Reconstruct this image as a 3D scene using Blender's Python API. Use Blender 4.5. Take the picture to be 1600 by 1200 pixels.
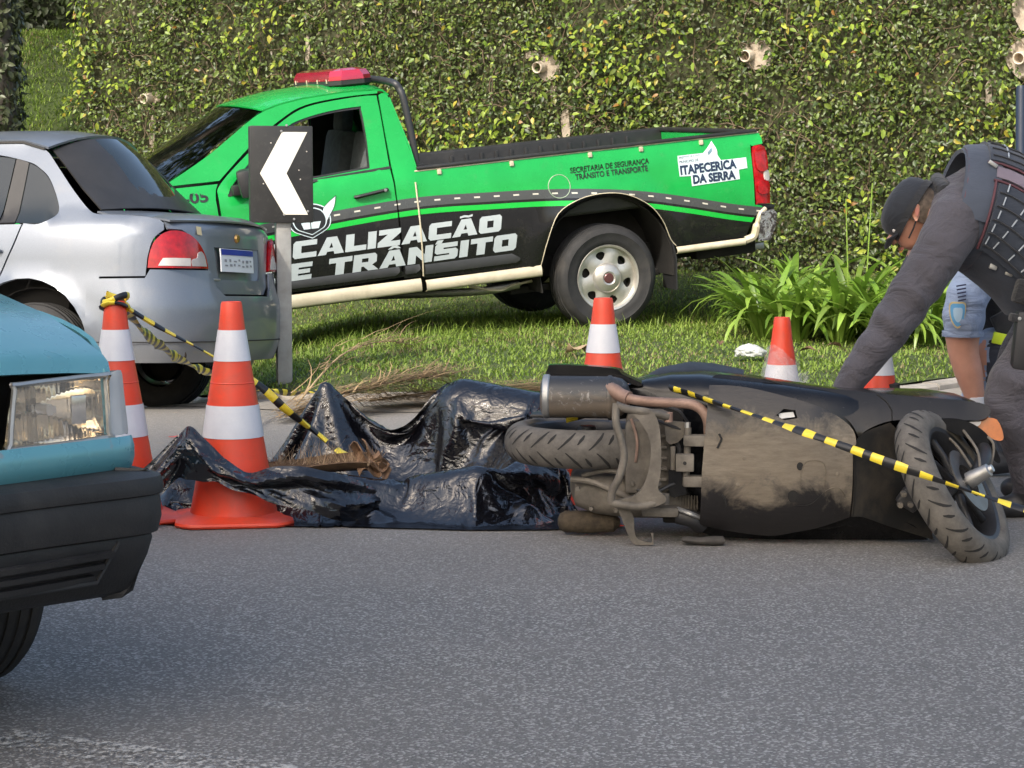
import bpy, bmesh, math, random
import numpy as np
from mathutils import Vector, Matrix, Euler
from mathutils.geometry import delaunay_2d_cdt
for o in list(bpy.data.objects): bpy.data.objects.remove(o)
sc = bpy.context.scene
COL = sc.collection
R = math.radians

# ------------------------------------------------------------ camera
cd = bpy.data.cameras.new('camera'); cam = bpy.data.objects.new('camera', cd); COL.objects.link(cam)
cam.location = (0, 0, 1.1); cam.rotation_euler = (R(90 - 5.26), 0, 0)
cd.sensor_width = 36; cd.lens = 70.9; cd.clip_start = .1; cd.clip_end = 600
sc.camera = cam
# ------------------------------------------------------------ sky and sun
SUN_EL, SUN_AZ = 40, 209          # azimuth clockwise from +Y
w = bpy.data.worlds.new('World'); sc.world = w; w.use_nodes = True
nt = w.node_tree; nt.nodes.clear()
wo = nt.nodes.new('ShaderNodeOutputWorld'); bg = nt.nodes.new('ShaderNodeBackground')
sky = nt.nodes.new('ShaderNodeTexSky'); sky.sky_type = 'NISHITA'; sky.sun_disc = False
sky.sun_elevation = R(SUN_EL); sky.sun_rotation = R(SUN_AZ); sky.air_density = 1.2; sky.dust_density = 4.5; sky.ozone_density = 1.0
bg.inputs[1].default_value = .15
nt.links.new(sky.outputs[0], bg.inputs[0]); nt.links.new(bg.outputs[0], wo.inputs[0])
sd = bpy.data.lights.new('sun', 'SUN'); sun = bpy.data.objects.new('sun', sd); COL.objects.link(sun)
sd.energy = 2.1; sd.angle = R(2.2); sd.color = (1, .94, .84)
az, el = R(SUN_AZ), R(SUN_EL)
tosun = Vector((math.sin(az) * math.cos(el), math.cos(az) * math.cos(el), math.sin(el)))
sun.rotation_euler = tosun.to_track_quat('Z', 'Y').to_euler()
sc.view_settings.view_transform = 'Standard'; sc.view_settings.look = 'None'
sc.view_settings.exposure = .95; sc.view_settings.gamma = 1
sc.render.engine = 'CYCLES'
try:
    sc.cycles.use_denoising = True; sc.cycles.max_bounces = 8; sc.cycles.transparent_max_bounces = 12
    sc.cycles.sample_clamp_indirect = 6
except Exception: pass

# ------------------------------------------------------------ helpers
def lerp(a, b, t): return a + (b - a) * t
def sstep(a, b, x):
    t = np.clip((np.asarray(x, float) - a) / (b - a), 0, 1); return t * t * (3 - 2 * t)
def interp(x, pts):
    return np.interp(x, [p[0] for p in pts], [p[1] for p in pts])
def cinterp(x, pts):
    """smooth (Catmull-Rom) interpolation of sorted (x, y) points"""
    X = [p[0] for p in pts]; Y = [p[1] for p in pts]
    if x <= X[0]: return Y[0]
    if x >= X[-1]: return Y[-1]
    i = max(k for k in range(len(X) - 1) if X[k] <= x)
    def m(k):
        a, b = max(k - 1, 0), min(k + 1, len(X) - 1); return (Y[b] - Y[a]) / (X[b] - X[a])
    h = X[i + 1] - X[i]; t = (x - X[i]) / h
    return (2*t**3 - 3*t*t + 1) * Y[i] + (t**3 - 2*t*t + t) * h * m(i) + (-2*t**3 + 3*t*t) * Y[i+1] + (t**3 - t*t) * h * m(i+1)

def mesh_obj(name, V, F, mat=None, parent=None, smooth=True, fm=None, cols=None, kind=None):
    me = bpy.data.meshes.new(name)
    me.from_pydata([tuple(v) for v in V], [], [tuple(f) for f in F])
    for m in (mat if isinstance(mat, (list, tuple)) else [mat]):
        if m: me.materials.append(m)
    if fm is not None: me.polygons.foreach_set('material_index', fm)
    if smooth is True: me.polygons.foreach_set('use_smooth', [True] * len(me.polygons))
    me.update()
    if isinstance(smooth, (int, float)) and not isinstance(smooth, bool):
        me.polygons.foreach_set('use_smooth', [True] * len(me.polygons)); me.set_sharp_from_angle(angle=R(smooth))
    return link(name, me, parent, kind)
def link(name, me, parent=None, kind=None):
    o = bpy.data.objects.new(name, me); COL.objects.link(o)
    if parent is not None: o.parent = parent
    if kind: o['kind'] = kind
    return o
def tag(o, label=None, cat=None, group=None, kind=None):
    if label: o['label'] = label
    if cat: o['category'] = cat
    if group: o['group'] = group
    if kind: o['kind'] = kind
    return o
def thing(name, label, cat, loc=(0, 0, 0), rot=(0, 0, 0), group=None, mat=None):
    o = bpy.data.objects.new(name, None); COL.objects.link(o); o.empty_display_size = .1
    if mat is not None: o.matrix_world = mat
    else: o.location = loc; o.rotation_euler = rot
    return tag(o, label, cat, group)
def bm_obj(name, bm, mat, parent=None, smooth=35, kind=None):
    bmesh.ops.recalc_face_normals(bm, faces=bm.faces)
    me = bpy.data.meshes.new(name); bm.to_mesh(me); bm.free()
    for m in (mat if isinstance(mat, (list, tuple)) else [mat]):
        if m: me.materials.append(m)
    if smooth:
        me.polygons.foreach_set('use_smooth', [True] * len(me.polygons))
        if smooth is not True: me.set_sharp_from_angle(angle=R(smooth))
    return link(name, me, parent, kind)
def copy_tree(o, parent=None):
    c = o.copy(); COL.objects.link(c); c.parent = parent
    for ch in o.children: copy_tree(ch, c)
    return c

def curve(pts, k=6, closed=True):
    """Catmull-Rom through points; a point with a third item is a sharp corner"""
    n = len(pts); out = []
    P = [Vector(p[:2]) for p in pts]; c = [len(p) > 2 for p in pts]
    rng = range(n if closed else n - 1)
    for i in rng:
        a, b = P[i], P[(i + 1) % n]
        if c[i] and c[(i+1) % n]: out.append(a); continue
        p0 = P[(i - 1) % n] if (closed or i > 0) else a
        p3 = P[(i + 2) % n] if (closed or i < n - 2) else b
        if c[i]: p0 = a - (b - a) * .3
        if c[(i + 1) % n]: p3 = b + (b - a) * .3
        for j in range(k):
            t = j / k
            out.append(.5 * ((2*a) + (b - p0) * t + (2*p0 - 5*a + 4*b - p3) * t*t + (3*a - p0 - 3*b + p3) * t**3))
    if not closed: out.append(P[-1])
    return [(v.x, v.y) for v in out]
def resample(poly, step, closed=True):
    out = []
    n = len(poly)
    for i in range(n if closed else n - 1):
        a, b = Vector(poly[i]), Vector(poly[(i + 1) % n]); m = max(1, int(math.ceil((b - a).length / step)))
        for j in range(m): out.append(tuple(a.lerp(b, j / m)))
    if not closed: out.append(tuple(poly[-1]))
    return out
def inside(pts, poly):
    P = np.asarray(pts); q = np.asarray(poly); x, y = P[:, 0], P[:, 1]; r = np.zeros(len(P), bool)
    x1, y1 = q[:, 0], q[:, 1]; x2, y2 = np.roll(x1, -1), np.roll(y1, -1)
    for a, b, c, d in zip(x1, y1, x2, y2):
        if b == d: continue
        r ^= ((b > y) != (d > y)) & (x < (c - a) * (y - b) / (d - b) + a)
    return r
def fill(outline, holes=(), step=.06):
    loops = [resample(outline, step)] + [resample(h, step) for h in holes]
    V = []; E = []
    for lp in loops:
        s = len(V); V += lp; E += [(s + i, s + (i + 1) % len(lp)) for i in range(len(lp))]
    A = np.array(V); mn, mx = A.min(0), A.max(0)
    gx = np.arange(mn[0] + step * .5, mx[0], step); gy = np.arange(mn[1] + step * .5, mx[1], step)
    if len(gx) and len(gy):
        G = np.array([(a + (.25 * step if j % 2 else -.25 * step), b) for j, b in enumerate(gy) for a in gx])
        ok = inside(G, loops[0])
        for h in loops[1:]: ok &= ~inside(G, h)
        G = G[ok]
        if len(G):
            d = np.min(np.linalg.norm(G[:, None, :] - A[None, :, :], axis=2), axis=1)
            V = V + [tuple(g) for g in G[d > step * .45]]
    r = delaunay_2d_cdt([Vector(v) for v in V], E, [], 0, 1e-6)
    vv = [tuple(v) for v in r[0]]; tt = [tuple(t) for t in r[2]]
    cen = np.array([[sum(vv[i][k] for i in t) / 3 for k in (0, 1)] for t in tt])
    ok = inside(cen, loops[0])
    for h in loops[1:]: ok &= ~inside(cen, h)
    tt = [t for t, f in zip(tt, ok) if f]
    used = sorted({i for t in tt for i in t}); mp = {u: i for i, u in enumerate(used)}
    return [vv[u] for u in used], [tuple(mp[i] for i in t) for t in tt]
def sheet(name, outline, fn, mat, parent=None, holes=(), step=.06, thick=.01, flip=False, smooth=40, fmfn=None):
    """panel: a 2-D outline filled with triangles, mapped to 3-D by fn(u, v), given real thickness behind"""
    P, T = fill(outline, holes, step)
    V = [Vector(fn(*p)) for p in P]
    N = [Vector((0, 0, 0)) for _ in V]
    for a, b, c in T:
        n = (V[b] - V[a]).cross(V[c] - V[a])
        for i in (a, b, c): N[i] += n
    s = -1 if flip else 1
    N = [n.normalized() * s for n in N]
    F = [(t if not flip else t[::-1]) for t in T]; n = len(V)
    if thick:
        cnt = {}
        for t in F:
            for i in range(3): cnt[(t[i], t[(i + 1) % 3])] = 1
        V2 = [v - m * thick for v, m in zip(V, N)]
        F2 = [(c + n, b + n, a + n) for a, b, c in F]
        rim = [(a, a + n, b + n, b) for (a, b) in cnt if (b, a) not in cnt]
        rim = [f[::-1] for f in rim]
        V = V + V2; F = list(F) + F2 + rim
    fm = [fmfn(sum((V[i] for i in f), Vector()) / len(f)) for f in F] if fmfn else None
    return mesh_obj(name, V, F, mat, parent, smooth, fm)
def grid_faces(nu, nv, cu=False, cv=False):
    F = []
    for i in range(nu if cu else nu - 1):
        for j in range(nv if cv else nv - 1):
            a, b = i * nv + j, ((i + 1) % nu) * nv + j
            c, d = ((i + 1) % nu) * nv + (j + 1) % nv, i * nv + (j + 1) % nv
            F.append((a, b, c, d))
    return F
def loft(name, rows, mat, parent=None, cv=False, cu=False, caps=False, smooth=40, flip=False, thick=0, kind=None):
    nu, nv = len(rows), len(rows[0]); V = [Vector(p) for r in rows for p in r]; F = grid_faces(nu, nv, cu, cv)
    if caps: F += [tuple(range(nv))[::-1], tuple((nu - 1) * nv + j for j in range(nv))]
    if flip: F = [f[::-1] for f in F]
    o = mesh_obj(name, V, F, mat, parent, smooth, kind=kind)
    if thick: solid(o, thick)
    return o
def solid(o, t, off=-1):
    """give a sheet real thickness: a second skin offset along the vertex normals, joined round the rim"""
    me = o.data; n = len(me.vertices)
    V = [v.co.copy() for v in me.vertices]; F = [tuple(p.vertices) for p in me.polygons]
    N = [Vector() for _ in V]
    for f in F:
        a = (V[f[2]] - V[f[0]]).cross(V[f[-1]] - V[f[1]])
        for i in f: N[i] += a
    V2 = [v - m_.normalized() * t for v, m_ in zip(V, N)]
    ed = {(f[i], f[(i + 1) % len(f)]) for f in F for i in range(len(f))}
    rim = [(b, b + n, a + n, a) for a, b in ed if (b, a) not in ed]
    mats = list(me.materials); nm = me.name; m2 = bpy.data.meshes.new(nm)
    m2.from_pydata([tuple(v) for v in V + V2], [], F + [tuple(i + n for i in f[::-1]) for f in F] + rim)
    for m_ in mats: m2.materials.append(m_)
    m2.polygons.foreach_set('use_smooth', [True] * len(m2.polygons)); m2.set_sharp_from_angle(angle=R(45)); o.data = m2
def frames(P):
    T = [(P[min(i + 1, len(P) - 1)] - P[max(i - 1, 0)]).normalized() for i in range(len(P))]
    n = Vector((0, 0, 1)) if abs(T[0].z) < .9 else Vector((1, 0, 0)); N = []
    for t in T:
        n = (n - t * n.dot(t)).normalized(); N.append(n.copy())
    return T, N
def tube(name, pts, rad, mat, parent=None, seg=10, caps=True, smooth=45, flat=1.0, up=None, bm_only=False):
    P = [Vector(p) for p in pts]; T, N = frames(P)
    if up is not None:
        N = [(Vector(up) - t * Vector(up).dot(t)).normalized() for t in T]
    rows = []
    for i, p in enumerate(P):
        r = rad[i] if isinstance(rad, (list, tuple)) else rad
        b = T[i].cross(N[i])
        rows.append([p + N[i] * math.cos(a) * r * flat + b * math.sin(a) * r for a in [2 * math.pi * k / seg for k in range(seg)]])
    if bm_only: return rows
    return loft(name, rows, mat, parent, cv=True, caps=caps, smooth=smooth, flip=True)
def smooth3(pts, k=6):
    P = [Vector(p) for p in pts]; out = []
    for i in range(len(P) - 1):
        a, b = P[i], P[i + 1]; p0 = P[max(i - 1, 0)]; p3 = P[min(i + 2, len(P) - 1)]
        for j in range(k):
            t = j / k
            out.append(.5 * ((2*a) + (b - p0) * t + (2*p0 - 5*a + 4*b - p3) * t*t + (3*a - p0 - 3*b + p3) * t**3))
    return out + [P[-1]]
def box(name, size, loc, mat, parent=None, bev=.006, rot=None, seg=2, taper=None):
    bm = bmesh.new(); bmesh.ops.create_cube(bm, size=1)
    for v in bm.verts:
        v.co = Vector((v.co.x * size[0], v.co.y * size[1], v.co.z * size[2]))
        if taper and v.co.z > 0: v.co.x *= taper[0]; v.co.y *= taper[1]
    if bev: bmesh.ops.bevel(bm, geom=bm.edges[:] , offset=bev, segments=seg, affect='EDGES', profile=.6)
    M = Matrix.Translation(Vector(loc))
    if rot is not None: M = M @ (rot.to_4x4() if isinstance(rot, Matrix) else Euler(rot).to_matrix().to_4x4())
    bm.transform(M)
    return bm_obj(name, bm, mat, parent, 35)
def lathe(name, prof, mat, parent=None, axis='Z', seg=32, M=None, smooth=35, closed=False):
    """prof: list of (radius, height)"""
    rows = []
    for r, h in prof:
        row = []
        for k in range(seg):
            a = 2 * math.pi * k / seg; x, y = r * math.cos(a), r * math.sin(a)
            v = Vector({'Z': (x, y, h), 'Y': (x, h, -y), 'X': (h, x, y)}[axis])
            row.append(M @ v if M else v)
        rows.append(row)
    o = loft(name, rows, mat, parent, cv=True, cu=closed, smooth=smooth)
    bm = bmesh.new(); bm.from_mesh(o.data); bmesh.ops.remove_doubles(bm, verts=bm.verts, dist=1e-5)
    bmesh.ops.recalc_face_normals(bm, faces=bm.faces); bm.to_mesh(o.data); bm.free()
    o.data.set_sharp_from_angle(angle=R(smooth))
    return o
def noise1(x, seed=0):
    x = np.asarray(x, float); i = np.floor(x).astype(int); f = x - i; f = f * f * (3 - 2 * f)
    def h(n): v = np.sin(n * 127.1 + seed * 311.7) * 43758.5453; return v - np.floor(v)
    return h(i) * (1 - f) + h(i + 1) * f
def noise2(x, y, seed=0):
    x = np.asarray(x, float); y = np.asarray(y, float)
    ix, iy = np.floor(x), np.floor(y); fx, fy = x - ix, y - iy
    fx = fx * fx * (3 - 2 * fx); fy = fy * fy * (3 - 2 * fy)
    def h(a, b): v = np.sin(a * 127.1 + b * 311.7 + seed * 74.7) * 43758.5453; return v - np.floor(v)
    return lerp(lerp(h(ix, iy), h(ix + 1, iy), fx), lerp(h(ix, iy + 1), h(ix + 1, iy + 1), fx), fy)
def fbm(x, y, seed=0, o=4):
    s = 0; a = .5
    for k in range(o): s = s + a * noise2(x * 2**k, y * 2**k, seed + k); a *= .5
    return s

# ------------------------------------------------------------ materials
class NT:
    def __init__(s, name):
        s.m = bpy.data.materials.new(name); s.m.use_nodes = True; s.t = s.m.node_tree
        s.p = s.t.nodes['Principled BSDF']; s.out = s.t.nodes['Material Output']
    def n(s, typ, **kw):
        o = s.t.nodes.new('ShaderNode' + typ)
        for k, v in kw.items(): setattr(o, k, v)
        return o
    def l(s, a, b): s.t.links.new(a, b)
    def set(s, sock, v):
        if isinstance(v, (int, float, tuple, list)):
            s.p.inputs[sock].default_value = (*v, 1) if isinstance(v, (tuple, list)) and len(v) == 3 else v
        else: s.l(v, s.p.inputs[sock])
    def co(s, kind='Object'): return s.n('TexCoord').outputs[kind]
    def noise(s, scale, detail=4, rough=.6, co=None, dist=0, out='Fac'):
        o = s.n('TexNoise'); o.inputs['Scale'].default_value = scale; o.inputs['Detail'].default_value = detail
        o.inputs['Roughness'].default_value = rough; o.inputs['Distortion'].default_value = dist
        s.l(co if co is not None else s.co(), o.inputs['Vector']); return o.outputs[out]
    def ramp(s, f, stops):
        o = s.n('ValToRGB'); e = o.color_ramp.elements
        while len(e) < len(stops): e.new(.5)
        for i, (p, c) in enumerate(stops):
            e[i].position = p; e[i].color = (c, c, c, 1) if isinstance(c, (int, float)) else (*c, 1)
        s.l(f, o.inputs[0]); return o.outputs[0]
    def mix(s, f, a, b, typ='MIX'):
        o = s.n('Mix', data_type='RGBA', blend_type=typ)
        for k, v in ((0, f), (6, a), (7, b)):
            if isinstance(v, (int, float)): o.inputs[k].default_value = v if k == 0 else (v, v, v, 1)
            elif isinstance(v, (tuple, list)): o.inputs[k].default_value = (*v, 1)
            else: s.l(v, o.inputs[k])
        return o.outputs[2]
    def math(s, op, a, b=0.0, c=None):
        o = s.n('Math', operation=op)
        for k, v in ((0, a), (1, b), (2, c)):
            if v is None: continue
            if isinstance(v, (int, float)): o.inputs[k].default_value = v
            else: s.l(v, o.inputs[k])
        return o.outputs[0]
    def bump(s, h, strength=.3, dist=.01, prev=None):
        o = s.n('Bump'); o.inputs['Strength'].default_value = strength; o.inputs['Distance'].default_value = dist
        s.l(h, o.inputs['Height'])
        if prev is not None: s.l(prev, o.inputs['Normal'])
        s.l(o.outputs[0], s.p.inputs['Normal']); return o.outputs[0]
    def scaled(s, v, co=None):
        o = s.n('Mapping'); o.inputs['Scale'].default_value = v; s.l(co if co is not None else s.co(), o.inputs[0]); return o.outputs[0]
def M(name, col, rough=.5, metal=0, var=.15, vscale=6, bump=0, bscale=60, coat=0, dirt=None, dscale=4, damt=.5, spec=.5, trans=0, alpha=1, emit=0, rvar=.1):
    a = NT(name); col = tuple(col)
    n1 = a.noise(vscale, 5, .6)
    c = a.mix(a.ramp(n1, [(.3, 0.), (.7, 1.)]), tuple(x * (1 - var) for x in col), tuple(min(1, x * (1 + var)) for x in col))
    if dirt:
        n2 = a.noise(dscale, 6, .7, dist=.4)
        c = a.mix(a.ramp(n2, [(.62 - damt * .35, 0.), (.78, damt)]), c, dirt)
    a.set('Base Color', c)
    r = a.noise(vscale * 2.3, 3)
    a.set('Roughness', a.math('ADD', a.math('MULTIPLY', a.math('SUBTRACT', r, .5), rvar * 2), rough))
    a.set('Metallic', metal); a.p.inputs['Specular IOR Level'].default_value = spec
    if coat: a.set('Coat Weight', coat); a.set('Coat Roughness', .06)
    if trans: a.set('Transmission Weight', trans)
    if alpha < 1: a.set('Alpha', alpha)
    if bump: a.bump(a.noise(bscale, 4, .6), bump, .004)
    return a.m
# ============================================================ SETTING
# ---- asphalt
def asphalt():
    a = NT('asphalt'); co = a.co()
    fine = a.noise(230, 3, .7, co); mid = a.noise(60, 4, .7, co); big = a.noise(.7, 5, .6, co)
    streak = a.noise(1.0, 4, .6, a.scaled((.5, 5, 1), co))
    v = a.n('TexVoronoi'); v.inputs['Scale'].default_value = 165; a.l(co, v.inputs['Vector'])
    base = a.mix(a.ramp(fine, [(.32, 0.), (.68, 1.)]), (.080, .077, .072), (.25, .24, .225))
    stone = a.ramp(v.outputs['Color'], [(.66, 0.), (.74, 1.)])
    base = a.mix(a.math('MULTIPLY', stone, .8), base, (.47, .455, .43))
    base = a.mix(a.math('MULTIPLY', a.ramp(mid, [(.35, 1.), (.5, 0.)]), .35), base, (.028, .029, .033))
    base = a.mix(a.ramp(streak, [(.35, .0), (.75, .35)]), base, (.20, .19, .18))
    base = a.mix(a.ramp(big, [(.3, .25), (.6, 0.)]), base, (.07, .068, .066))
    # far road's sunlit paleness put into the colour, with dust, sand near kerb
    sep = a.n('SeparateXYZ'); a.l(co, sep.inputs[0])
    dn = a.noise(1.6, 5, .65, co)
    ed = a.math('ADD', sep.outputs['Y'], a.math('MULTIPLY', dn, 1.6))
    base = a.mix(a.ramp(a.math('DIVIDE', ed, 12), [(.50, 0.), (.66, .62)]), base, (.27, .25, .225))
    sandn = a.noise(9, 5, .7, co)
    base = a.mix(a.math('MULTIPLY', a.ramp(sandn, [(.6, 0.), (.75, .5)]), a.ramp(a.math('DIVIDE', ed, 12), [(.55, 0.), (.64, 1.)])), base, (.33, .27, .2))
    # dark oil speckles
    oil = a.noise(2.3, 5, .7, co)
    base = a.mix(a.ramp(oil, [(.66, 0.), (.72, .35)]), base, (.03, .03, .033))
    a.set('Base Color', base); a.set('Roughness', a.ramp(fine, [(.2, .62), (.8, .88)]))
    h = a.math('ADD', a.math('MULTIPLY', fine, .7), a.math('MULTIPLY', v.outputs['Distance'], .6))
    a.bump(h, .8, .008)
    return a.m
def zfront(x, y): return -.20 * float(sstep(10.3, 12.7, y)) * float(sstep(-.9, -2.2, x))
gx = np.concatenate([np.linspace(-60, -5, 12), np.arange(-4.9, 0.5, .09), np.linspace(.7, 60, 26)]); gy = np.concatenate([np.linspace(-30, 9, 24), np.arange(9.1, 19, .1), np.linspace(19.5, 90, 20)])
rv = [(x, y, zfront(x, y) - .002) for x in gx for y in gy]
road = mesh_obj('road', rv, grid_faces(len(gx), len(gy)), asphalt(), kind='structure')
# ---- verge (raised planted island) outline, counter-clockwise from the left end
EDGE = curve([(-15, 18.0), (-6.5, 17.8), (-4.3, 17.3), (-3.35, 16.4), (-2.72, 14.9), (-2.15, 13.2), (-1.78, 12.2), (-1.46, 11.5), (-1.1, 11.08), (-.5, 10.97), (.4, 11.0), (1.0, 10.99), (1.61, 11.05), (2.2, 11.4), (2.6, 11.85), (3.3, 12.6), (4.8, 13.9), (8, 16)], 5, closed=False)
VERGE = EDGE + [(8, 34), (-15, 34)]
WALL_A, WALL_B = Vector((-4.28, 20.2)), Vector((7.2, 15.4))     # foot line of the ivy wall
def wall_y(x): return WALL_A.y + (x - WALL_A.x) / (WALL_B.x - WALL_A.x) * (WALL_B.y - WALL_A.y)
EA = np.array(EDGE)
def edge_dist(x, y):
    P = np.stack([np.asarray(x, float).ravel(), np.asarray(y, float).ravel()], 1); best = np.full(len(P), 1e9)
    for a, b in zip(EA[:-1], EA[1:]):
        ab = b - a; t = np.clip(((P - a) @ ab) / (ab @ ab), 0, 1); best = np.minimum(best, np.linalg.norm(P - a - t[:, None] * ab, axis=1))
    return best
def ground_z(x, y):
    x = np.atleast_1d(np.asarray(x, float)); y = np.atleast_1d(np.asarray(y, float))
    d = edge_dist(x, y); wd = wall_y(x) - y
    z = .042 + .07 * sstep(0, .5, d) + .05 * sstep(.3, 3.2, d) + .30 * sstep(1.9, .1, wd) * sstep(-3.5, -1, x)
    z = z + 2.9 * sstep(18.3, 24.5, y) * np.maximum(sstep(-4.0, -5.1, x), sstep(20.5, 21.3, y) * sstep(-1.5, -3.0, x))
    z = z - .20 * sstep(-1.0, -2.2, x) * sstep(10.6, 12.8, y) * sstep(22, 16, y)
    return z + .035 * (fbm(x * 1.3, y * 1.3, 3) - .47)
def soil():
    a = NT('lawn_soil'); n = a.noise(14, 6, .7); b = a.noise(1.2, 4, .6)
    c = a.mix(a.ramp(n, [(.35, 0.), (.65, 1.)]), (.025, .042, .008), (.06, .088, .018))
    c = a.mix(a.ramp(b, [(.45, 0.), (.7, .5)]), c, (.055, .06, .022))
    a.set('Base Color', c); a.set('Roughness', .95); a.bump(n, .6, .02); return a.m
P2, T2 = fill(VERGE, (), .19)
zz = ground_z([p[0] for p in P2], [p[1] for p in P2])
lawn = mesh_obj('lawn', [(p[0], p[1], z) for p, z in zip(P2, zz)], T2, soil()); lawn['kind'] = 'structure'
# ---- concrete kerb blocks along the verge, a flush concrete gutter in front
MCON = M('kerb_concrete', (.34, .31, .27), .9, var=.2, vscale=9, bump=.5, bscale=90, dirt=(.12, .10, .075), dscale=6, damt=.6)
kerb = thing('kerb', None, None); kerb['kind'] = 'structure'
def offset_line(line, d):
    out = []
    for i, p in enumerate(line):
        a = Vector(line[max(i - 1, 0)]); b = Vector(line[min(i + 1, len(line) - 1)]); t = (b - a).normalized()
        out.append(Vector(p) + Vector((t.y, -t.x)) * d)
    return out
EL = resample(EDGE, .12, False); OUT = offset_line(EL, .11); INN = EL
seg = 7; random.seed(3)
k = 20
while k + seg < len(EL) - 20:
    rows = []
    h = .040 + random.uniform(-.008, .008)
    for i in range(k, k + seg + 1):
        a, b = INN[i], OUT[i]; a = Vector(a)
        if i == k: a = a.lerp(Vector(INN[i + 1]), .05); b = b.lerp(OUT[i + 1], .05)
        if i == k + seg: a = a.lerp(Vector(INN[i - 1]), .05); b = b.lerp(OUT[i - 1], .05)
        zf = zfront(b.x, b.y); c = b.lerp(a, .12)
        rows.append([(b.x, b.y, zf - .05), (b.x, b.y, zf + h - .012), (c.x, c.y, zf + h), (a.x, a.y, zf + h + .002), (a.x, a.y, zf - .05)])
    loft('kerb_stone', rows, MCON, kerb, caps=True, smooth=30)
    k += seg
G1, G2 = offset_line(EL, .115), offset_line(EL, .62)
def gutter_mat():
    a = NT('gutter_concrete'); n = a.noise(40, 5, .7); b = a.noise(2.2, 5, .65); s = a.noise(160, 2)
    c = a.mix(a.ramp(n, [(.3, 0.), (.7, 1.)]), (.20, .185, .16), (.34, .315, .28))
    c = a.mix(a.ramp(b, [(.4, 0.), (.68, .65)]), c, (.17, .14, .10))
    c = a.mix(a.ramp(s, [(.62, 0.), (.7, .6)]), c, (.1, .09, .08))
    a.set('Base Color', c); a.set('Roughness', .9); a.bump(n, .4, .006); return a.m
gut = loft('gutter', [[(a.x, a.y, zfront(a.x, a.y) + .006), (b.x, b.y, zfront(b.x, b.y) + .003)] for a, b in zip(G1, G2)], gutter_mat(), smooth=True, flip=True)
gut['kind'] = 'structure'
# ---- worn white lane line near the camera and a scuffed patch of paint
def worn_paint():
    a = NT('worn_road_paint'); co = a.co(); n = a.noise(70, 4, .75, co); b = a.noise(6, 4, .6, co)
    f = a.math('ADD', a.math('MULTIPLY', n, .75), a.math('MULTIPLY', b, .35))
    a.set('Base Color', a.mix(a.noise(30, 3, .6, co), (.42, .41, .38), (.62, .61, .57))); a.set('Roughness', .85)
    a.set('Alpha', a.ramp(f, [(.545, 0.), (.61, .7)])); a.m.blend_method = 'HASHED' if hasattr(a.m, 'blend_method') else a.m.blend_method
    return a.m
MPAINT = worn_paint()
ln = [(-3.2, 5.05), (-1.05, 4.04), (-.5, 3.80), (.3, 3.45), (2, 2.7)]
o = loft('lane_marking', [[(x - .025, y - .055, .004), (x + .025, y + .055, .004)] for x, y in ln], MPAINT, smooth=False, flip=True); o['kind'] = 'structure'
ol = curve([(-.56, 4.33), (-.47, 4.30), (-.40, 4.27), (-.41, 4.24), (-.5, 4.25)], 5)
sc_ = sheet('paint_scuff', ol, lambda u, v: (u, v, .004), MPAINT, thick=0, step=.03); sc_['kind'] = 'structure'
tag(sc_, kind='structure')

# ---- scatter of leaves / blades as one vectorised mesh
def scatter(name, tmplV, tmplF, pos, rot, scale, cols, mat, parent=None, kind='stuff'):
    """tmplV (n,3); pos (m,3); rot (m,3,3); scale (m,) or (m,3)"""
    tv = np.asarray(tmplV); m = len(pos); n = len(tv)
    sc3 = scale[:, None, None] if scale.ndim == 1 else scale[:, None, :]
    V = np.einsum('mij,mnj->mni', rot, tv[None] * sc3) + pos[:, None, :]
    V = V.reshape(-1, 3)
    fl = np.concatenate([np.asarray(f) for f in tmplF]); ln_ = np.array([len(f) for f in tmplF])
    L = (fl[None, :] + (np.arange(m) * n)[:, None]).ravel()
    me = bpy.data.meshes.new(name)
    me.vertices.add(m * n); me.vertices.foreach_set('co', V.ravel().astype(np.float32))
    me.loops.add(len(L)); me.loops.foreach_set('vertex_index', L.astype(np.int32))
    lt = np.tile(ln_, m); st = np.concatenate([[0], np.cumsum(lt)[:-1]])
    me.polygons.add(len(lt)); me.polygons.foreach_set('loop_start', st.astype(np.int32)); me.polygons.foreach_set('loop_total', lt.astype(np.int32))
    me.polygons.foreach_set('use_smooth', np.ones(len(lt), bool))
    me.update(calc_edges=True)
    if cols is not None:
        ca = me.color_attributes.new('tint', 'FLOAT_COLOR', 'POINT')
        c4 = np.concatenate([np.repeat(cols, n, 0), np.ones((m * n, 1))], 1)
        ca.data.foreach_set('color', c4.ravel().astype(np.float32))
    me.materials.append(mat)
    return link(name, me, parent, kind)
def rot_from(axis_y, normal):
    """rotation whose local Y is the leaf's length and local Z its normal"""
    y = axis_y / np.linalg.norm(axis_y, axis=1, keepdims=True)
    n = normal - y * np.sum(normal * y, 1, keepdims=True); n /= np.linalg.norm(n, axis=1, keepdims=True)
    x = np.cross(y, n); return np.stack([x, y, n], axis=2)
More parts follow.
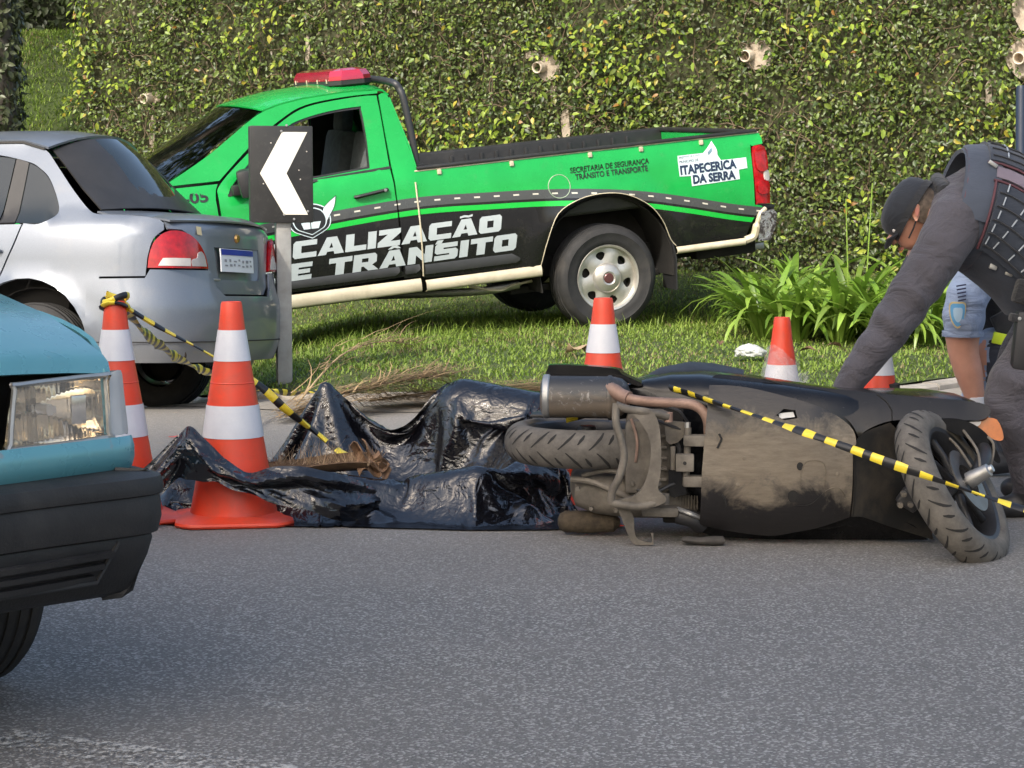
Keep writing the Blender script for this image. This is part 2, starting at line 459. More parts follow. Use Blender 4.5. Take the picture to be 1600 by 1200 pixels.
def leaf_mat(name, rough=.45, transl=.25, attr=True, col=(.06, .1, .02), spec=.4):
    a = NT(name)
    if attr:
        c = a.n('Attribute', attribute_name='tint').outputs['Color']
    else:
        oi = a.n('ObjectInfo'); c = a.mix(oi.outputs['Random'], tuple(x * .7 for x in col), tuple(x * 1.5 for x in col))
    n = a.noise(30, 3); c2 = a.mix(n, a.mix(.35, c, (0, 0, 0)), c)
    a.set('Base Color', c2); a.set('Roughness', rough); a.p.inputs['Specular IOR Level'].default_value = spec
    tr = a.n('BsdfTranslucent'); a.l(c2, tr.inputs['Color']); mx = a.n('MixShader'); mx.inputs[0].default_value = transl
    a.l(a.p.outputs[0], mx.inputs[1]); a.l(tr.outputs[0], mx.inputs[2]); a.l(mx.outputs[0], a.out.inputs['Surface'])
    return a.m
rg = np.random.default_rng(11)

# ---- ivy wall
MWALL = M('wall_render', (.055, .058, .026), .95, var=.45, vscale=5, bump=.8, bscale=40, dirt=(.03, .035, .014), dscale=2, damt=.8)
wdir = (WALL_B - WALL_A).normalized(); wn = Vector((wdir.y, -wdir.x))     # faces the camera
wall = thing('retaining_wall', 'tall pale rendered retaining wall hidden under ivy behind the green pickup', 'wall', (WALL_A.x, WALL_A.y, 0))
WL = (WALL_B - WALL_A).length; ang = math.atan2(wdir.y, wdir.x)
wall.rotation_euler = (0, 0, ang)
box('wall_body', (WL, .4, 5.0), (WL / 2, .2, 2.0), MWALL, wall, .01)
def wl(px_s, z, off=0):                     # wall-local s, height -> world
    p = WALL_A + wdir * px_s + wn * off; return Vector((p.x, p.y, z))
MPVC = M('drain_pvc', (.62, .53, .42), .6, var=.15, dirt=(.25, .2, .14), dscale=20)
MMORTAR = M('pale_mortar', (.40, .34, .27), .95, var=.25, vscale=20, bump=.6, bscale=60, dirt=(.2, .16, .1), dscale=9)
PIPES = []
# ---- drain pipes with the bare mortar round them (s along wall, height, patch size)
BARE = []
for s, z, r in ((.84, 2.08, .05), (4.96, 2.28, .11), (6.88, 2.33, .12), (9.18, 2.25, .16)):
    M0 = Matrix.Translation((s, 0, z)) @ Euler((R(8), 0, R(-12))).to_matrix().to_4x4()
    pp = lathe('drain_pipe', [(.040, .1), (.040, -.135), (.046, -.14), (.052, -.135), (.052, .1)], MPVC, wall, 'Y', 24, M0)
    random.seed(int(s * 10)); cx = s + .05
    ol = curve([(cx + (r + .04 * random.random()) * math.cos(a) * random.uniform(.85, 1.1), z + r * math.sin(a) * random.uniform(.85, 1.3)) for a in [k * math.pi / 5 for k in range(10)]], 3)
    sheet('mortar_patch', ol, lambda u, v: (u, -.045 + .03 * (fbm(u * 9, v * 9, 2) - .5), v), MMORTAR, wall, step=.04, thick=.05)
    BARE.append((cx, z, r * .95, r))
BARE += [(5.17, 1.78, .05, .16), (5.05, 2.02, .03, .08), (.84, 1.75, .035, .18), (2.57, 2.5, .025, .16), (9.2, 2.6, .13, .16), (4.84, 2.38, .07, .04), (8.9, 1.95, .03, .12)]
MSTREAK = MMORTAR
for cx, z, rx, rz in BARE[4:]:
    ol = curve([(cx + rx * math.cos(a) * random.uniform(.6, 1.2), z + rz * math.sin(a) * random.uniform(.7, 1.2)) for a in [k * math.pi / 5 for k in range(10)]], 3)
    sheet('mortar_patch', ol, lambda u, v: (u, -.035 + .03 * (fbm(u * 9, v * 9, 2) - .5), v), MMORTAR, wall, step=.05, thick=.04)

# ---- ivy covering the wall
LEAFV = [(0, 0, 0), (-.25, .30, .06), (0, .34, 0), (.25, .30, .06), (-.22, .68, .05), (0, .72, -.02), (.22, .68, .05), (0, 1.05, -.1)]
LEAFF = [(0, 2, 1), (0, 3, 2), (1, 2, 5, 4), (2, 3, 6, 5), (4, 5, 7), (5, 6, 7)]
MIVY = leaf_mat('ivy_leaf', .38, .2); MIVYB = leaf_mat('ivy_leaf_bright', .4, .25)
ivy = thing('ivy', 'dense creeping ivy covering the whole retaining wall behind the pickup', 'ivy', (WALL_A.x, WALL_A.y, 0), (0, 0, ang))
def bare(s, z):
    k = np.ones_like(s)
    for cx, cz, rx, rz in BARE:
        d = ((s - cx) / rx)**2 + ((z - cz) / rz)**2; k *= sstep(.55, 1.25, d + .6 * (noise2(s * 14, z * 14, 5) - .5))
    return k
def bulge(s, z): return .05 + .16 * fbm(s * 1.1, z * 1.1, 7) + .10 * (fbm(s * 4, z * 4, 9) - .4)
bigmask = lambda s, z: fbm(s * .9 + 3, z * 1.2, 21, 3) + .35 * (fbm(s * 5, z * 5, 22) - .5)
def ivy_field(n, s0, s1, z0, z1, size, big, seed):
    g = np.random.default_rng(seed)
    s = g.uniform(s0, s1, n); z = g.uniform(z0, z1, n)
    left = np.where(z > 1.9, -.1, -.1 - (1.9 - z) * .25)        # ragged left end of the cover
    keep = (g.random(n) < bare(s, z)) & (s > left + .25 * (noise1(z * 5, 4) - .5))
    bmv = bigmask(s, z)
    keep &= g.random(n) < (sstep(.40, .56, bmv) * .92 + .08 if big else 1 - .35 * sstep(.45, .6, bmv))
    thin = fbm(s * 2.1 + 9, z * 2.1, 33)
    if not big: keep &= g.random(n) < .42 + .58 * sstep(.3, .46, thin)
    s, z, bmv = s[keep], z[keep], bmv[keep]; m = len(s)
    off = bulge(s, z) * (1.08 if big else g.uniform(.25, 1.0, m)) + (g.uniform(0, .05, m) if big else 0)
    off = off * sstep(.15, .9, z + .2) + .06 * (z < 1)
    pos = np.stack([s, -off, z], 1)
    nrm = np.stack([g.normal(-.1, .55, m), -np.ones(m), g.normal(.45, .5, m)], 1)
    ax = np.stack([g.normal(0, .75, m), -.35 + g.normal(0, .35, m), g.normal(-.55, .5, m)], 1)
    sz = size * g.uniform(.6, 1.35, m)
    t = g.random((m, 1)); u = g.random((m, 1))
    if big:
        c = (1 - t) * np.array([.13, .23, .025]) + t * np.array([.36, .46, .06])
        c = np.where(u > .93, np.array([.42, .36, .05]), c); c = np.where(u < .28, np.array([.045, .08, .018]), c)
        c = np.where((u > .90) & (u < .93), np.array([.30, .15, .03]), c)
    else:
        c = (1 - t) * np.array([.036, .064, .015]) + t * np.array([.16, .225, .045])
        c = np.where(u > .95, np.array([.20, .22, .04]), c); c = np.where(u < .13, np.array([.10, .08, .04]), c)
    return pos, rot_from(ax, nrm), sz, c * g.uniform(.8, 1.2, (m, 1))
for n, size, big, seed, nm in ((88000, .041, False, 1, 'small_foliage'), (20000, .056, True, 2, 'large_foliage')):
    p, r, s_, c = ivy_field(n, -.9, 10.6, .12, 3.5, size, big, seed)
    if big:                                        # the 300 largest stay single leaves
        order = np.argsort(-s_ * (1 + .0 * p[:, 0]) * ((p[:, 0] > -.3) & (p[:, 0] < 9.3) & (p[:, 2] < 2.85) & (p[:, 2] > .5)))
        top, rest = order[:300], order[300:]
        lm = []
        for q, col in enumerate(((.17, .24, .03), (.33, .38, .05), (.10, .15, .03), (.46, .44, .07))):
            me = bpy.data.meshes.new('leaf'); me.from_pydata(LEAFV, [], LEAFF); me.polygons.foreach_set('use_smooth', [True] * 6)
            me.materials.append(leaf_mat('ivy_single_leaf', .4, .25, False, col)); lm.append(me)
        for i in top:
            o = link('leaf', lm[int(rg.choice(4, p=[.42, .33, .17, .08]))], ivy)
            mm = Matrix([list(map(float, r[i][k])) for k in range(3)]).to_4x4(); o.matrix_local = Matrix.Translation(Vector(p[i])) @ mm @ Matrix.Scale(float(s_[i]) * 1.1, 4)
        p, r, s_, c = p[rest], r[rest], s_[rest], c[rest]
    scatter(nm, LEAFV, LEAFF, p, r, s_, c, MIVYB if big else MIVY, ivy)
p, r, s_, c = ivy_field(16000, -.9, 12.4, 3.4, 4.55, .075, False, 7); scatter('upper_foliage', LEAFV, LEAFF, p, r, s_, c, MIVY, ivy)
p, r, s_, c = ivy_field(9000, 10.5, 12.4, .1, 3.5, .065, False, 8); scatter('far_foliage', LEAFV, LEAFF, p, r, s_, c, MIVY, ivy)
# woody stems of the ivy
MTWIG = M('ivy_stem', (.13, .095, .06), .9, var=.3)
rows_ = []; bmT = bmesh.new(); g = np.random.default_rng(5)
tv, tf = [], []
for q in range(420):
    s0, z0 = g.uniform(-.2, 10.3), g.uniform(.1, 3.2); a = g.normal(1.5, .9); pts = []
    for j in range(6):
        pts.append(Vector((s0, -float(bulge(np.array([s0]), np.array([z0]))[0]) * .75 - .015, z0))); s0 += math.cos(a) * .07; z0 += math.sin(a) * .07; a += g.normal(0, .45)
    rr = tube('', pts, float(g.uniform(.0025, .006)), None, bm_only=True, seg=4)
    b = len(tv); tv += [v for row in rr for v in row]; tf += [tuple(i + b for i in f) for f in grid_faces(len(rr), 4, False, True)]
mesh_obj('stems', tv, tf, MTWIG, ivy, kind='stuff')

# ---- lawn grass
BL = [(-.5, 0, 0), (.5, 0, 0), (-.4, .35, .55), (.4, .35, .55), (0, 1.0, .85)]
BF = [(0, 1, 3, 2), (2, 3, 4)]
MGRASS = leaf_mat('grass_blade', .5, .3)
def grass(name, n, poly, seed, hmin, hmax, wid, dry=.12, dens=None):
    g = np.random.default_rng(seed); A = np.array(poly); mn, mx = A.min(0), A.max(0)
    P = g.uniform(mn, mx, (n, 2)); P = P[inside(P, poly)]
    if dens is not None: P = P[g.random(len(P)) < dens(P[:, 0], P[:, 1])]
    m = len(P); z = ground_z(P[:, 0], P[:, 1])
    tuft = fbm(P[:, 0] * 2.2, P[:, 1] * 2.2, 8)
    h = g.uniform(hmin, hmax, m) * (.55 + .9 * tuft)
    yaw = g.uniform(0, 2 * math.pi, m); lean = g.uniform(.35, 1.35, m)
    c, s = np.cos(yaw), np.sin(yaw); cl, sl = np.cos(lean), np.sin(lean)
    # blade template bends in local y/z: x width, y forward, z up
    rot = np.zeros((m, 3, 3)); rot[:, 0, 0] = c; rot[:, 1, 0] = s
    rot[:, 0, 1] = -s * sl; rot[:, 1, 1] = c * sl; rot[:, 2, 1] = .05; rot[:, 2, 2] = .22 + .65 * cl
    sc3 = np.stack([g.uniform(.7, 1.3, m) * wid, h, h], 1)
    t = g.random((m, 1)) * .75 + .25 * fbm(P[:, 0:1] * 3, P[:, 1:2] * 3, 4)
    col = (1 - t) * np.array([.12, .22, .022]) + t * np.array([.36, .48, .09])
    u = g.random((m, 1)); dr = dry * (.4 + 2.2 * sstep(.42, .62, fbm(P[:, 0:1] * 1.7 + 5, P[:, 1:2] * 1.7, 14)))
    col = np.where(u < dr, np.array([.30, .25, .12]) * g.uniform(.6, 1.2, (m, 1)), col)
    return scatter(name, BL, BF, np.stack([P[:, 0], P[:, 1], z - .004], 1), rot, sc3, col, MGRASS)
front = [p for p in EDGE if p[1] < 16.5]
vis = front + [(5.5, 16.3), (5.5, 17), (-3.2, 20)]
gr = grass('grass', 150000, vis, 3, .028, .060, .0085, dens=lambda x, y: np.where(np.abs(y - wall_y(x)) < 4.9, 1.0, 1.0) * (np.abs(x) < .30 * y + .3) * np.where(y > wall_y(x) - .2, 0, 1))
tag(gr, 'short mown green lawn grass around the pickup and along the kerb', 'grass', kind='stuff')
gr2 = grass('long_grass', 5200, [(-1.6, 12.4), (-1.0, 12.6), (1.9, 14.6), (2.3, 15.6), (1.2, 16.6), (-2.5, 15.5)], 5, .09, .18, .006, dry=.05)
tag(gr2, 'longer uncut grass tufts underneath and behind the pickup', 'grass', kind='stuff')

# ---- strap-leaved clumps in front of the wall on the right
def strap_leaf(L, droop, wd, seed):
    random.seed(seed); n = 8; V = []; F = []
    for i in range(n + 1):
        t = i / n; ang_ = R(78) - droop * t**1.4
        if i == 0: x = z = 0.0
        else: x += math.cos(ang_) * L / n; z += math.sin(ang_) * L / n
        ww = wd * (.55 + .9 * math.sin(math.pi * min(1, t * .62 + .1))) * (1 if t < .8 else max(.12, math.sqrt(max(0, (1 - t) / .2))))
        V += [(x, -ww, z + ww * .35), (x, 0, z), (x, ww, z + ww * .35)]
    for i in range(n):
        a = i * 3; F += [(a, a + 1, a + 4, a + 3), (a + 1, a + 2, a + 5, a + 4)]
    me = bpy.data.meshes.new('leaf'); me.from_pydata(V, [], F); me.polygons.foreach_set('use_smooth', [True] * len(F)); return me
MAG = [leaf_mat('strap_leaf', .35, .3, False, c, .5) for c in ((.15, .27, .03), (.25, .38, .06))]
SL = []
for q in range(10):
    me = strap_leaf(.52 + .045 * (q % 5), .75 + .19 * q, .0115 + .0022 * (q % 3), q); me.materials.append(MAG[q % 2]); SL.append(me)
AG = [(1.72, 13.75, 1.05, 'leftmost arching strap-leaved clump beside the pickup rear bumper'),
      (1.92, 13.6, 1.0, 'bright strap-leaved clump directly behind the plastic-wrapped cone'),
      (2.05, 14.3, 1.1, 'tall strap-leaved clump against the wall between bumper and officer'),
      (2.2, 13.5, 1.0, 'strap-leaved clump with drooping front leaves right of the wrapped cone'),
      (2.38, 13.9, 1.15, 'upright strap-leaved clump just left of the bending officer head'),
      (2.50, 13.35, 1.0, 'strap-leaved clump half hidden behind the bending officer arm'),
      (2.80, 13.6, 1.0, 'strap-leaved clump seen between the officer arm and blue sleeve'),
      (2.95, 14.4, 1.1, 'strap-leaved clump hidden behind the bending officer shoulder'),
      (3.30, 14.0, 1.0, 'strap-leaved clump behind the officer in the pale blue shirt'),
      (1.85, 14.5, .95, 'strap-leaved clump at the wall foot below the pickup bumper')]
for q, (x, y, s0, lab) in enumerate(AG):
    random.seed(100 + q)
    t = thing('strap_leaf_plant', lab, 'plant', (x, y, float(ground_z(x, y)[0]) - .02), (0, 0, random.uniform(0, 6)), 'strap-leaved clumps along the wall')
    for k in range(62):
        o = link('leaf', random.choice(SL), t); r_ = random.uniform(.0, .07); a = k * 2.4 + random.uniform(-.3, .3)
        o.location = (r_ * math.cos(a), r_ * math.sin(a), 0); o.rotation_euler = (random.uniform(-.25, .25), random.uniform(-.2, .25), a)
        o.scale = [s0 * random.uniform(.75, 1.2)] * 3
    if q in (4, 7):
        for k in range(2):
            hgt = random.uniform(.95, 1.15); b = random.uniform(-.06, .06)
            tube('flower_stalk', [(b, 0, 0), (b * 1.5, .01, hgt * .5), (b * 2, .02, hgt)], [.006, .005, .004], MAG[1], t, 6)
# ---- bank and dark hedge beyond the left end of the wall
MHEDGE = leaf_mat('hedge_leaf', .5, .15)
hedge = thing('hedge', 'dark shaded hedge at the top left beyond the wall end', 'hedge', (-6.6, 26, 2.6))
g = np.random.default_rng(8); m = 13000
pos = np.stack([g.uniform(-3.5, 3.2, m), g.uniform(-.5, .5, m), g.uniform(.6, 4.4, m)], 1); pos[:, 1] += -.35 + .5 * fbm(pos[:, 0] * 1.5, pos[:, 2] * 1.5, 3)
nr = np.stack([g.normal(0, .6, m), -np.ones(m), g.normal(.5, .5, m)], 1); axv = g.normal(0, 1, (m, 3)); axv[:, 2] -= .5
scatter('foliage', LEAFV, LEAFF, pos, rot_from(axv, nr), g.uniform(.06, .13, m), np.array([.03, .045, .014]) * g.uniform(.6, 1.6, (m, 1)), MHEDGE, hedge)
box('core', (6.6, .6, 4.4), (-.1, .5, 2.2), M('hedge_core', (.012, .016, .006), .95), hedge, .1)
pil = thing('ivy_pillar', 'pale ivy-clad tree trunk at the extreme left edge beyond the wall', 'tree', (-5.22, 20.3, 0))
tube('trunk', smooth3([(0, 0, -.2), (.02, 0, 1.8), (-.05, 0, 4.0), (.1, 0, 6.2)]), [.27] * 10 + [.22] * 9, M('bark', (.13, .11, .09), .95, var=.4, vscale=12, bump=.8, bscale=30), pil, 14)
m = 5200; th = g.uniform(0, 2 * math.pi, m); zz_ = g.uniform(0, 4.6, m); rr_ = .29 + .06 * g.random(m)
pos = np.stack([rr_ * np.cos(th), rr_ * np.sin(th), zz_], 1); nr = np.stack([np.cos(th) + g.normal(0, .4, m), np.sin(th) + g.normal(0, .4, m), g.normal(.4, .4, m)], 1); axv = g.normal(0, .6, (m, 3)); axv[:, 2] -= .8
scatter('crown', LEAFV, LEAFF, pos, rot_from(axv, nr), g.uniform(.05, .10, m), np.array([.10, .12, .06]) * g.uniform(.4, 1.5, (m, 1)), MIVY, pil)
m = 5000; cl = g.normal(0, 1, (m, 3)) * np.array([1.1, 1.1, .75]) + np.array([.1, .2, 6.6])
scatter('crown', LEAFV, LEAFF, cl, rot_from(g.normal(0, 1, (m, 3)), g.normal(0, 1, (m, 3)) + np.array([0, 0, 1.])), g.uniform(.12, .24, m), np.array([.05, .08, .02]) * g.uniform(.5, 1.5, (m, 1)), MIVY, pil)
bank = grass('bank_grass', 60000, [(-8.5, 18.2), (-4.4, 18.0), (-4.2, 20.7), (-3.2, 21), (-3.2, 27), (-9, 27), (-9, 18.2)], 9, .05, .12, .012, dry=.1)
tag(bank, 'shaded grassy bank beyond the left end of the ivy wall', 'grass', kind='stuff')

# ---- street trees behind the camera: their crowns shade the near half of the road
MTREE = leaf_mat('tree_leaf', .45, .2); MBARK = M('tree_bark', (.12, .09, .06), .95, var=.4, vscale=14, bump=.8, bscale=25)
def street_tree(lab, x, y, h, rx, ry, rz, n, seed):
    t = thing('street_tree', lab, 'tree', (x, y, 0), group='street trees behind the camera'); g = np.random.default_rng(seed)
    tube('trunk', smooth3([(0, 0, -.1), (.1, .05, h * .3), (-.05, .1, h * .55), (.1, 0, h * .9)], 5), [lerp(.26, .07, k / 15) for k in range(16)], MBARK, t, 12)
    for k in range(7):
        a = k * .9 + g.random(); e = Vector((math.cos(a) * rx * .75, math.sin(a) * ry * .75, h * g.uniform(.75, 1.1)))
        tube('limb', smooth3([(0, .05, h * .45), tuple(e * .45 + Vector((0, 0, h * .3))), tuple(e)], 4), [lerp(.11, .03, q / 8) for q in range(9)], MBARK, t, 8)
    cl = g.normal(0, 1, (60, 3)); cl /= np.linalg.norm(cl, axis=1, keepdims=True); cl *= g.uniform(.25, 1, (60, 1))**.4
    c0 = cl[g.integers(0, 60, n)] * np.array([rx, ry, rz]) + g.normal(0, 1, (n, 3)) * np.array([.55, .55, .4]) + np.array([0, 0, h])
    nr = g.normal(0, 1, (n, 3)); nr[:, 2] += 1.0; ax = g.normal(0, 1, (n, 3))
    scatter('crown', LEAFV, LEAFF, c0, rot_from(ax, nr), g.uniform(.16, .30, n), np.array([.045, .075, .018]) * g.uniform(.6, 1.5, (n, 1)), MTREE, t)
street_tree('broad leafy street tree on the left behind the camera shading the road', -8.6, -8.3, 13.2, 3.6, 3.2, 1.9, 11000, 1)
street_tree('second leafy street tree behind the camera, right of the first', -4.2, -8.3, 13.4, 3.8, 3.1, 1.9, 11000, 2)
# ============================================================ lettering
GL = {
 'C': ([[(0,.14),(.12,0),(1.25,0),(1.25,.3),(.44,.3),(.44,.7),(1.25,.7),(1.25,1),(.12,1),(0,.86)]], [], 1.3),
 'A': ([[(0,0),(.44,0),(.50,.17),(.84,.17),(.90,0),(1.4,0),(.98,1),(.44,1)]], [[(.60,.38),(.80,.38),(.71,.68)]], 1.45),
 'L': ([[(0,0),(1.12,0),(1.12,.3),(.45,.3),(.45,1),(0,1)]], [], 1.17),
 'I': ([[(0,0),(.45,0),(.45,1),(0,1)]], [], .52),
 'Z': ([[(0,0),(1.22,0),(1.22,.3),(.70,.3),(1.22,.74),(1.22,1),(.04,1),(.04,.7),(.52,.7),(0,.27)]], [], 1.28),
 'O': ([[(0,.14),(.12,0),(1.13,0),(1.25,.14),(1.25,.86),(1.13,1),(.12,1),(0,.86)]], [[(.45,.3),(.80,.3),(.80,.7),(.45,.7)]], 1.32),
 'D': ([[(0,0),(1.08,0),(1.25,.18),(1.25,.82),(1.08,1),(0,1)]], [[(.45,.3),(.80,.3),(.80,.7),(.45,.7)]], 1.32),
 'E': ([[(0,0),(1.15,0),(1.15,.27),(.45,.27),(.45,.38),(1.05,.38),(1.05,.62),(.45,.62),(.45,.73),(1.15,.73),(1.15,1),(0,1)]], [], 1.22),
 'F': ([[(0,0),(.45,0),(.45,.33),(1.05,.33),(1.05,.6),(.45,.6),(.45,.72),(1.15,.72),(1.15,1),(0,1)]], [], 1.2),
 'T': ([[(.37,0),(.82,0),(.82,.7),(1.2,.7),(1.2,1),(0,1),(0,.7),(.37,.7)]], [], 1.24),
 'R': ([[(0,0),(.44,0),(.44,.27),(.56,.27),(.82,0),(1.35,0),(1.0,.33),(1.22,.48),(1.22,.86),(1.1,1),(0,1)]], [[(.44,.52),(.78,.52),(.78,.74),(.44,.74)]], 1.36),
 'N': ([[(0,0),(.42,0),(.42,.5),(.9,0),(1.3,0),(1.3,1),(.88,1),(.88,.5),(.42,1),(0,1)]], [], 1.37),
 'S': ([[(0,0),(1.12,0),(1.25,.13),(1.25,.52),(1.12,.64),(.46,.64),(.46,.73),(1.2,.73),(1.2,1),(.12,1),(0,.87),(0,.48),(.12,.37),(.79,.37),(.79,.28),(0,.28)]], [], 1.32),
}
GL['Ç'] = (GL['C'][0] + [[(.52,-.05),(.86,-.05),(.74,-.27),(.40,-.27)]], [], 1.3)
GL['Ã'] = (GL['A'][0] + [[(.36,1.07),(.62,1.11),(.84,1.07),(1.06,1.11),(1.06,1.24),(.84,1.19),(.62,1.24),(.36,1.19)]], GL['A'][1], 1.45)
GL['Â'] = (GL['A'][0] + [[(.36,1.07),(.56,1.07),(.71,1.14),(.86,1.07),(1.06,1.07),(.84,1.25),(.58,1.25)]], GL['A'][1], 1.45)
def block_text(txt, fn, h, w, mat, parent, u0=0, gap=.06, space=.5, shear=0, name='letter'):
    u = u0
    for ch in txt:
        if ch == ' ': u += space * w; continue
        polys, holes, adv = GL[ch]
        V, F = [], []
        for i, p in enumerate(polys):
            a, b = fill([(u + (x + shear * y) * w, y * h) for x, y in p], [[(u + (x + shear * y) * w, y * h) for x, y in q] for q in (holes if i == 0 else [])], .07)
            F += [tuple(k + len(V) for k in t) for t in b]; V += [fn(*q) for q in a]
        mesh_obj(name, V, F, mat, parent, True)
        u += (adv + gap) * w
    return u
def font_text(txt, fn, size, mat, parent, name='lettering', bold=0., sx=1., align='LEFT', spacing=1.):
    cu = bpy.data.curves.new('txt', 'FONT'); cu.body = txt; cu.size = size; cu.align_x = align; cu.offset = bold; cu.resolution_u = 3; cu.space_character = spacing
    o = bpy.data.objects.new('txt', cu); COL.objects.link(o)
    dg = bpy.context.evaluated_depsgraph_get(); me = o.evaluated_get(dg).to_mesh()
    V = [fn(v.co.x * sx, v.co.y) for v in me.vertices]; F = [tuple(p.vertices) for p in me.polygons]
    o.evaluated_get(dg).to_mesh_clear(); bpy.data.objects.remove(o); bpy.data.curves.remove(cu)
    return mesh_obj(name, V, F, mat, parent, False)

# ============================================================ shared materials
MBLK = M('black_plastic', (.022, .022, .024), .5, var=.3, vscale=8, bump=.15, bscale=200)
MRUB = M('rubber', (.020, .020, .021), .75, var=.3, vscale=10, bump=.3, bscale=80, dirt=(.09, .08, .065), dscale=5, damt=.35)
MDARK = M('underside_dark', (.014, .013, .012), .9, var=.4)
MCHROME = M('chrome', (.75, .75, .76), .16, 1, var=.08, dirt=(.3, .28, .25), dscale=14, damt=.4)
MSTEEL = M('grey_steel', (.42, .42, .41), .45, .8, var=.15, dirt=(.2, .17, .13), dscale=12, damt=.4)
MCREAM = M('cream_paint', (.60, .54, .40), .35, var=.1, coat=.4, dirt=(.22, .17, .1), dscale=5, damt=.5)
MRED = M('red_lens', (.36, .004, .008), .12, var=.35, coat=.4, vscale=25)
MCLEAR = M('clear_lens', (.55, .52, .50), .1, var=.2, coat=.8)
def glass(name, col=(.012, .016, .016), tr=.0, rough=.03):
    a = NT(name); a.set('Base Color', col); a.set('Roughness', a.ramp(a.noise(3, 4), [(.3, rough), (.8, rough + .05)])); a.set('Coat Weight', .6)
    a.p.inputs['IOR'].default_value = 1.5
    if tr:
        t = a.n('BsdfTransparent'); t.inputs[0].default_value = (.62, .66, .64, 1); mx = a.n('MixShader'); fr = a.n('Fresnel'); fr.inputs[0].default_value = 1.5
        f = a.math('ADD', a.math('MULTIPLY', fr.outputs[0], 1.0), 1 - tr); g_ = a.n('BsdfGlossy'); g_.inputs['Roughness'].default_value = .03
        a.l(f, mx.inputs[0]); a.l(t.outputs[0], mx.inputs[1]); a.l(g_.outputs[0], mx.inputs[2]); a.l(mx.outputs[0], a.out.inputs['Surface'])
    return a.m
MGLASS = glass('dark_glass'); MWIN = glass('window_glass', tr=.98)
def wheel(parent, c, r=.36, wid=.22, rim=.215, mat_rim=None, holes=5, out=1, name='wheel', hub=.075):
    """wheel with its axle along local Y; out=+1: face to +Y"""
    e = bpy.data.objects.new(name, None); COL.objects.link(e); e.parent = parent; e.location = c; e.empty_display_size = .05
    if out < 0: e.rotation_euler = (0, 0, math.pi)
    w2 = wid / 2
    prof = [(rim - .012, -w2 * .8), (rim + .012, -w2 * .92), (lerp(rim, r, .5), -w2 * 1.04), (r - .028, -w2 * .97), (r - .006, -w2 * .8), (r, -w2 * .45), (r + .002, 0), (r, w2 * .45), (r - .006, w2 * .8), (r - .028, w2 * .97),
            (lerp(rim, r, .62), w2 * 1.05), (lerp(rim, r, .6), w2 * 1.03), (lerp(rim, r, .3), w2 * 1.02), (rim + .014, w2 * .95), (rim + .004, w2 * .86), (rim - .012, w2 * .75)]
    lathe('tyre', prof, MRUB, e, 'Y', 56, smooth=40)
    for k in (-.5, -.17, .17, .5):      # tread grooves as proud ribs between
        lathe('tread_rib', [(r - .004, w2 * (k - .12)), (r + .006, w2 * (k - .11)), (r + .006, w2 * (k + .11)), (r - .004, w2 * (k + .12))], MRUB, e, 'Y', 56, smooth=30)
    mr = mat_rim or MSTEEL
    lathe('rim', [(rim - .02, -w2 * .7), (rim - .03, w2 * .45), (rim - .014, w2 * .72), (rim - .010, w2 * .90), (rim + .003, w2 * .93), (rim + .009, w2 * .87), (rim + .004, w2 * .80)], mr, e, 'Y', 48, smooth=50)
    ol = [(math.cos(a) * (rim - .016), math.sin(a) * (rim - .016)) for a in [2 * math.pi * k / 40 for k in range(40)]]
    hs = []
    for k in range(holes):
        a0 = 2 * math.pi * (k + .3) / holes; hp = []
        for q in range(14):
            t = 2 * math.pi * q / 14; rr = rim * .70 + rim * .13 * math.sin(t); aa = a0 + (.20 + .06 * math.sin(t)) * math.cos(t); hp.append((rr * math.cos(aa), rr * math.sin(aa)))
        hs.append(hp)
    def fn(x, z):
        q = math.hypot(x, z) / rim; a = math.atan2(z, x); sp = .5 + .5 * math.cos(holes * (a - 2 * math.pi * .3 / holes))
        return (x, w2 * (.62 + .10 * math.sin(min(1, q) * math.pi) - .10 * sp * (q > .35) * math.sin(min(1, max(0, (q - .35) / .6)) * math.pi)), z)
    sheet('wheel_disc', ol, fn, mr, e, hs, rim * .11, .012, flip=True, smooth=60)
    lathe('hub_cap', [(hub * 1.25, w2 * .68), (hub * 1.15, w2 * .84), (hub, w2 * .92), (hub * .55, w2 * 1.0), (hub * .5, w2 * .97), (0, w2 * .97)], mr, e, 'Y', 28, smooth=50)
    lathe('hub_badge', [(hub * .42, w2 * .98), (hub * .36, w2 * 1.02), (0, w2 * 1.03)], M('badge', (.12, .05, .05), .3, .3), e, 'Y', 20)
    lathe('brake_drum', [(0, w2 * .3), (rim * .75, w2 * .3), (rim * .75, -w2 * .6)], MDARK, e, 'Y', 24)
    return e
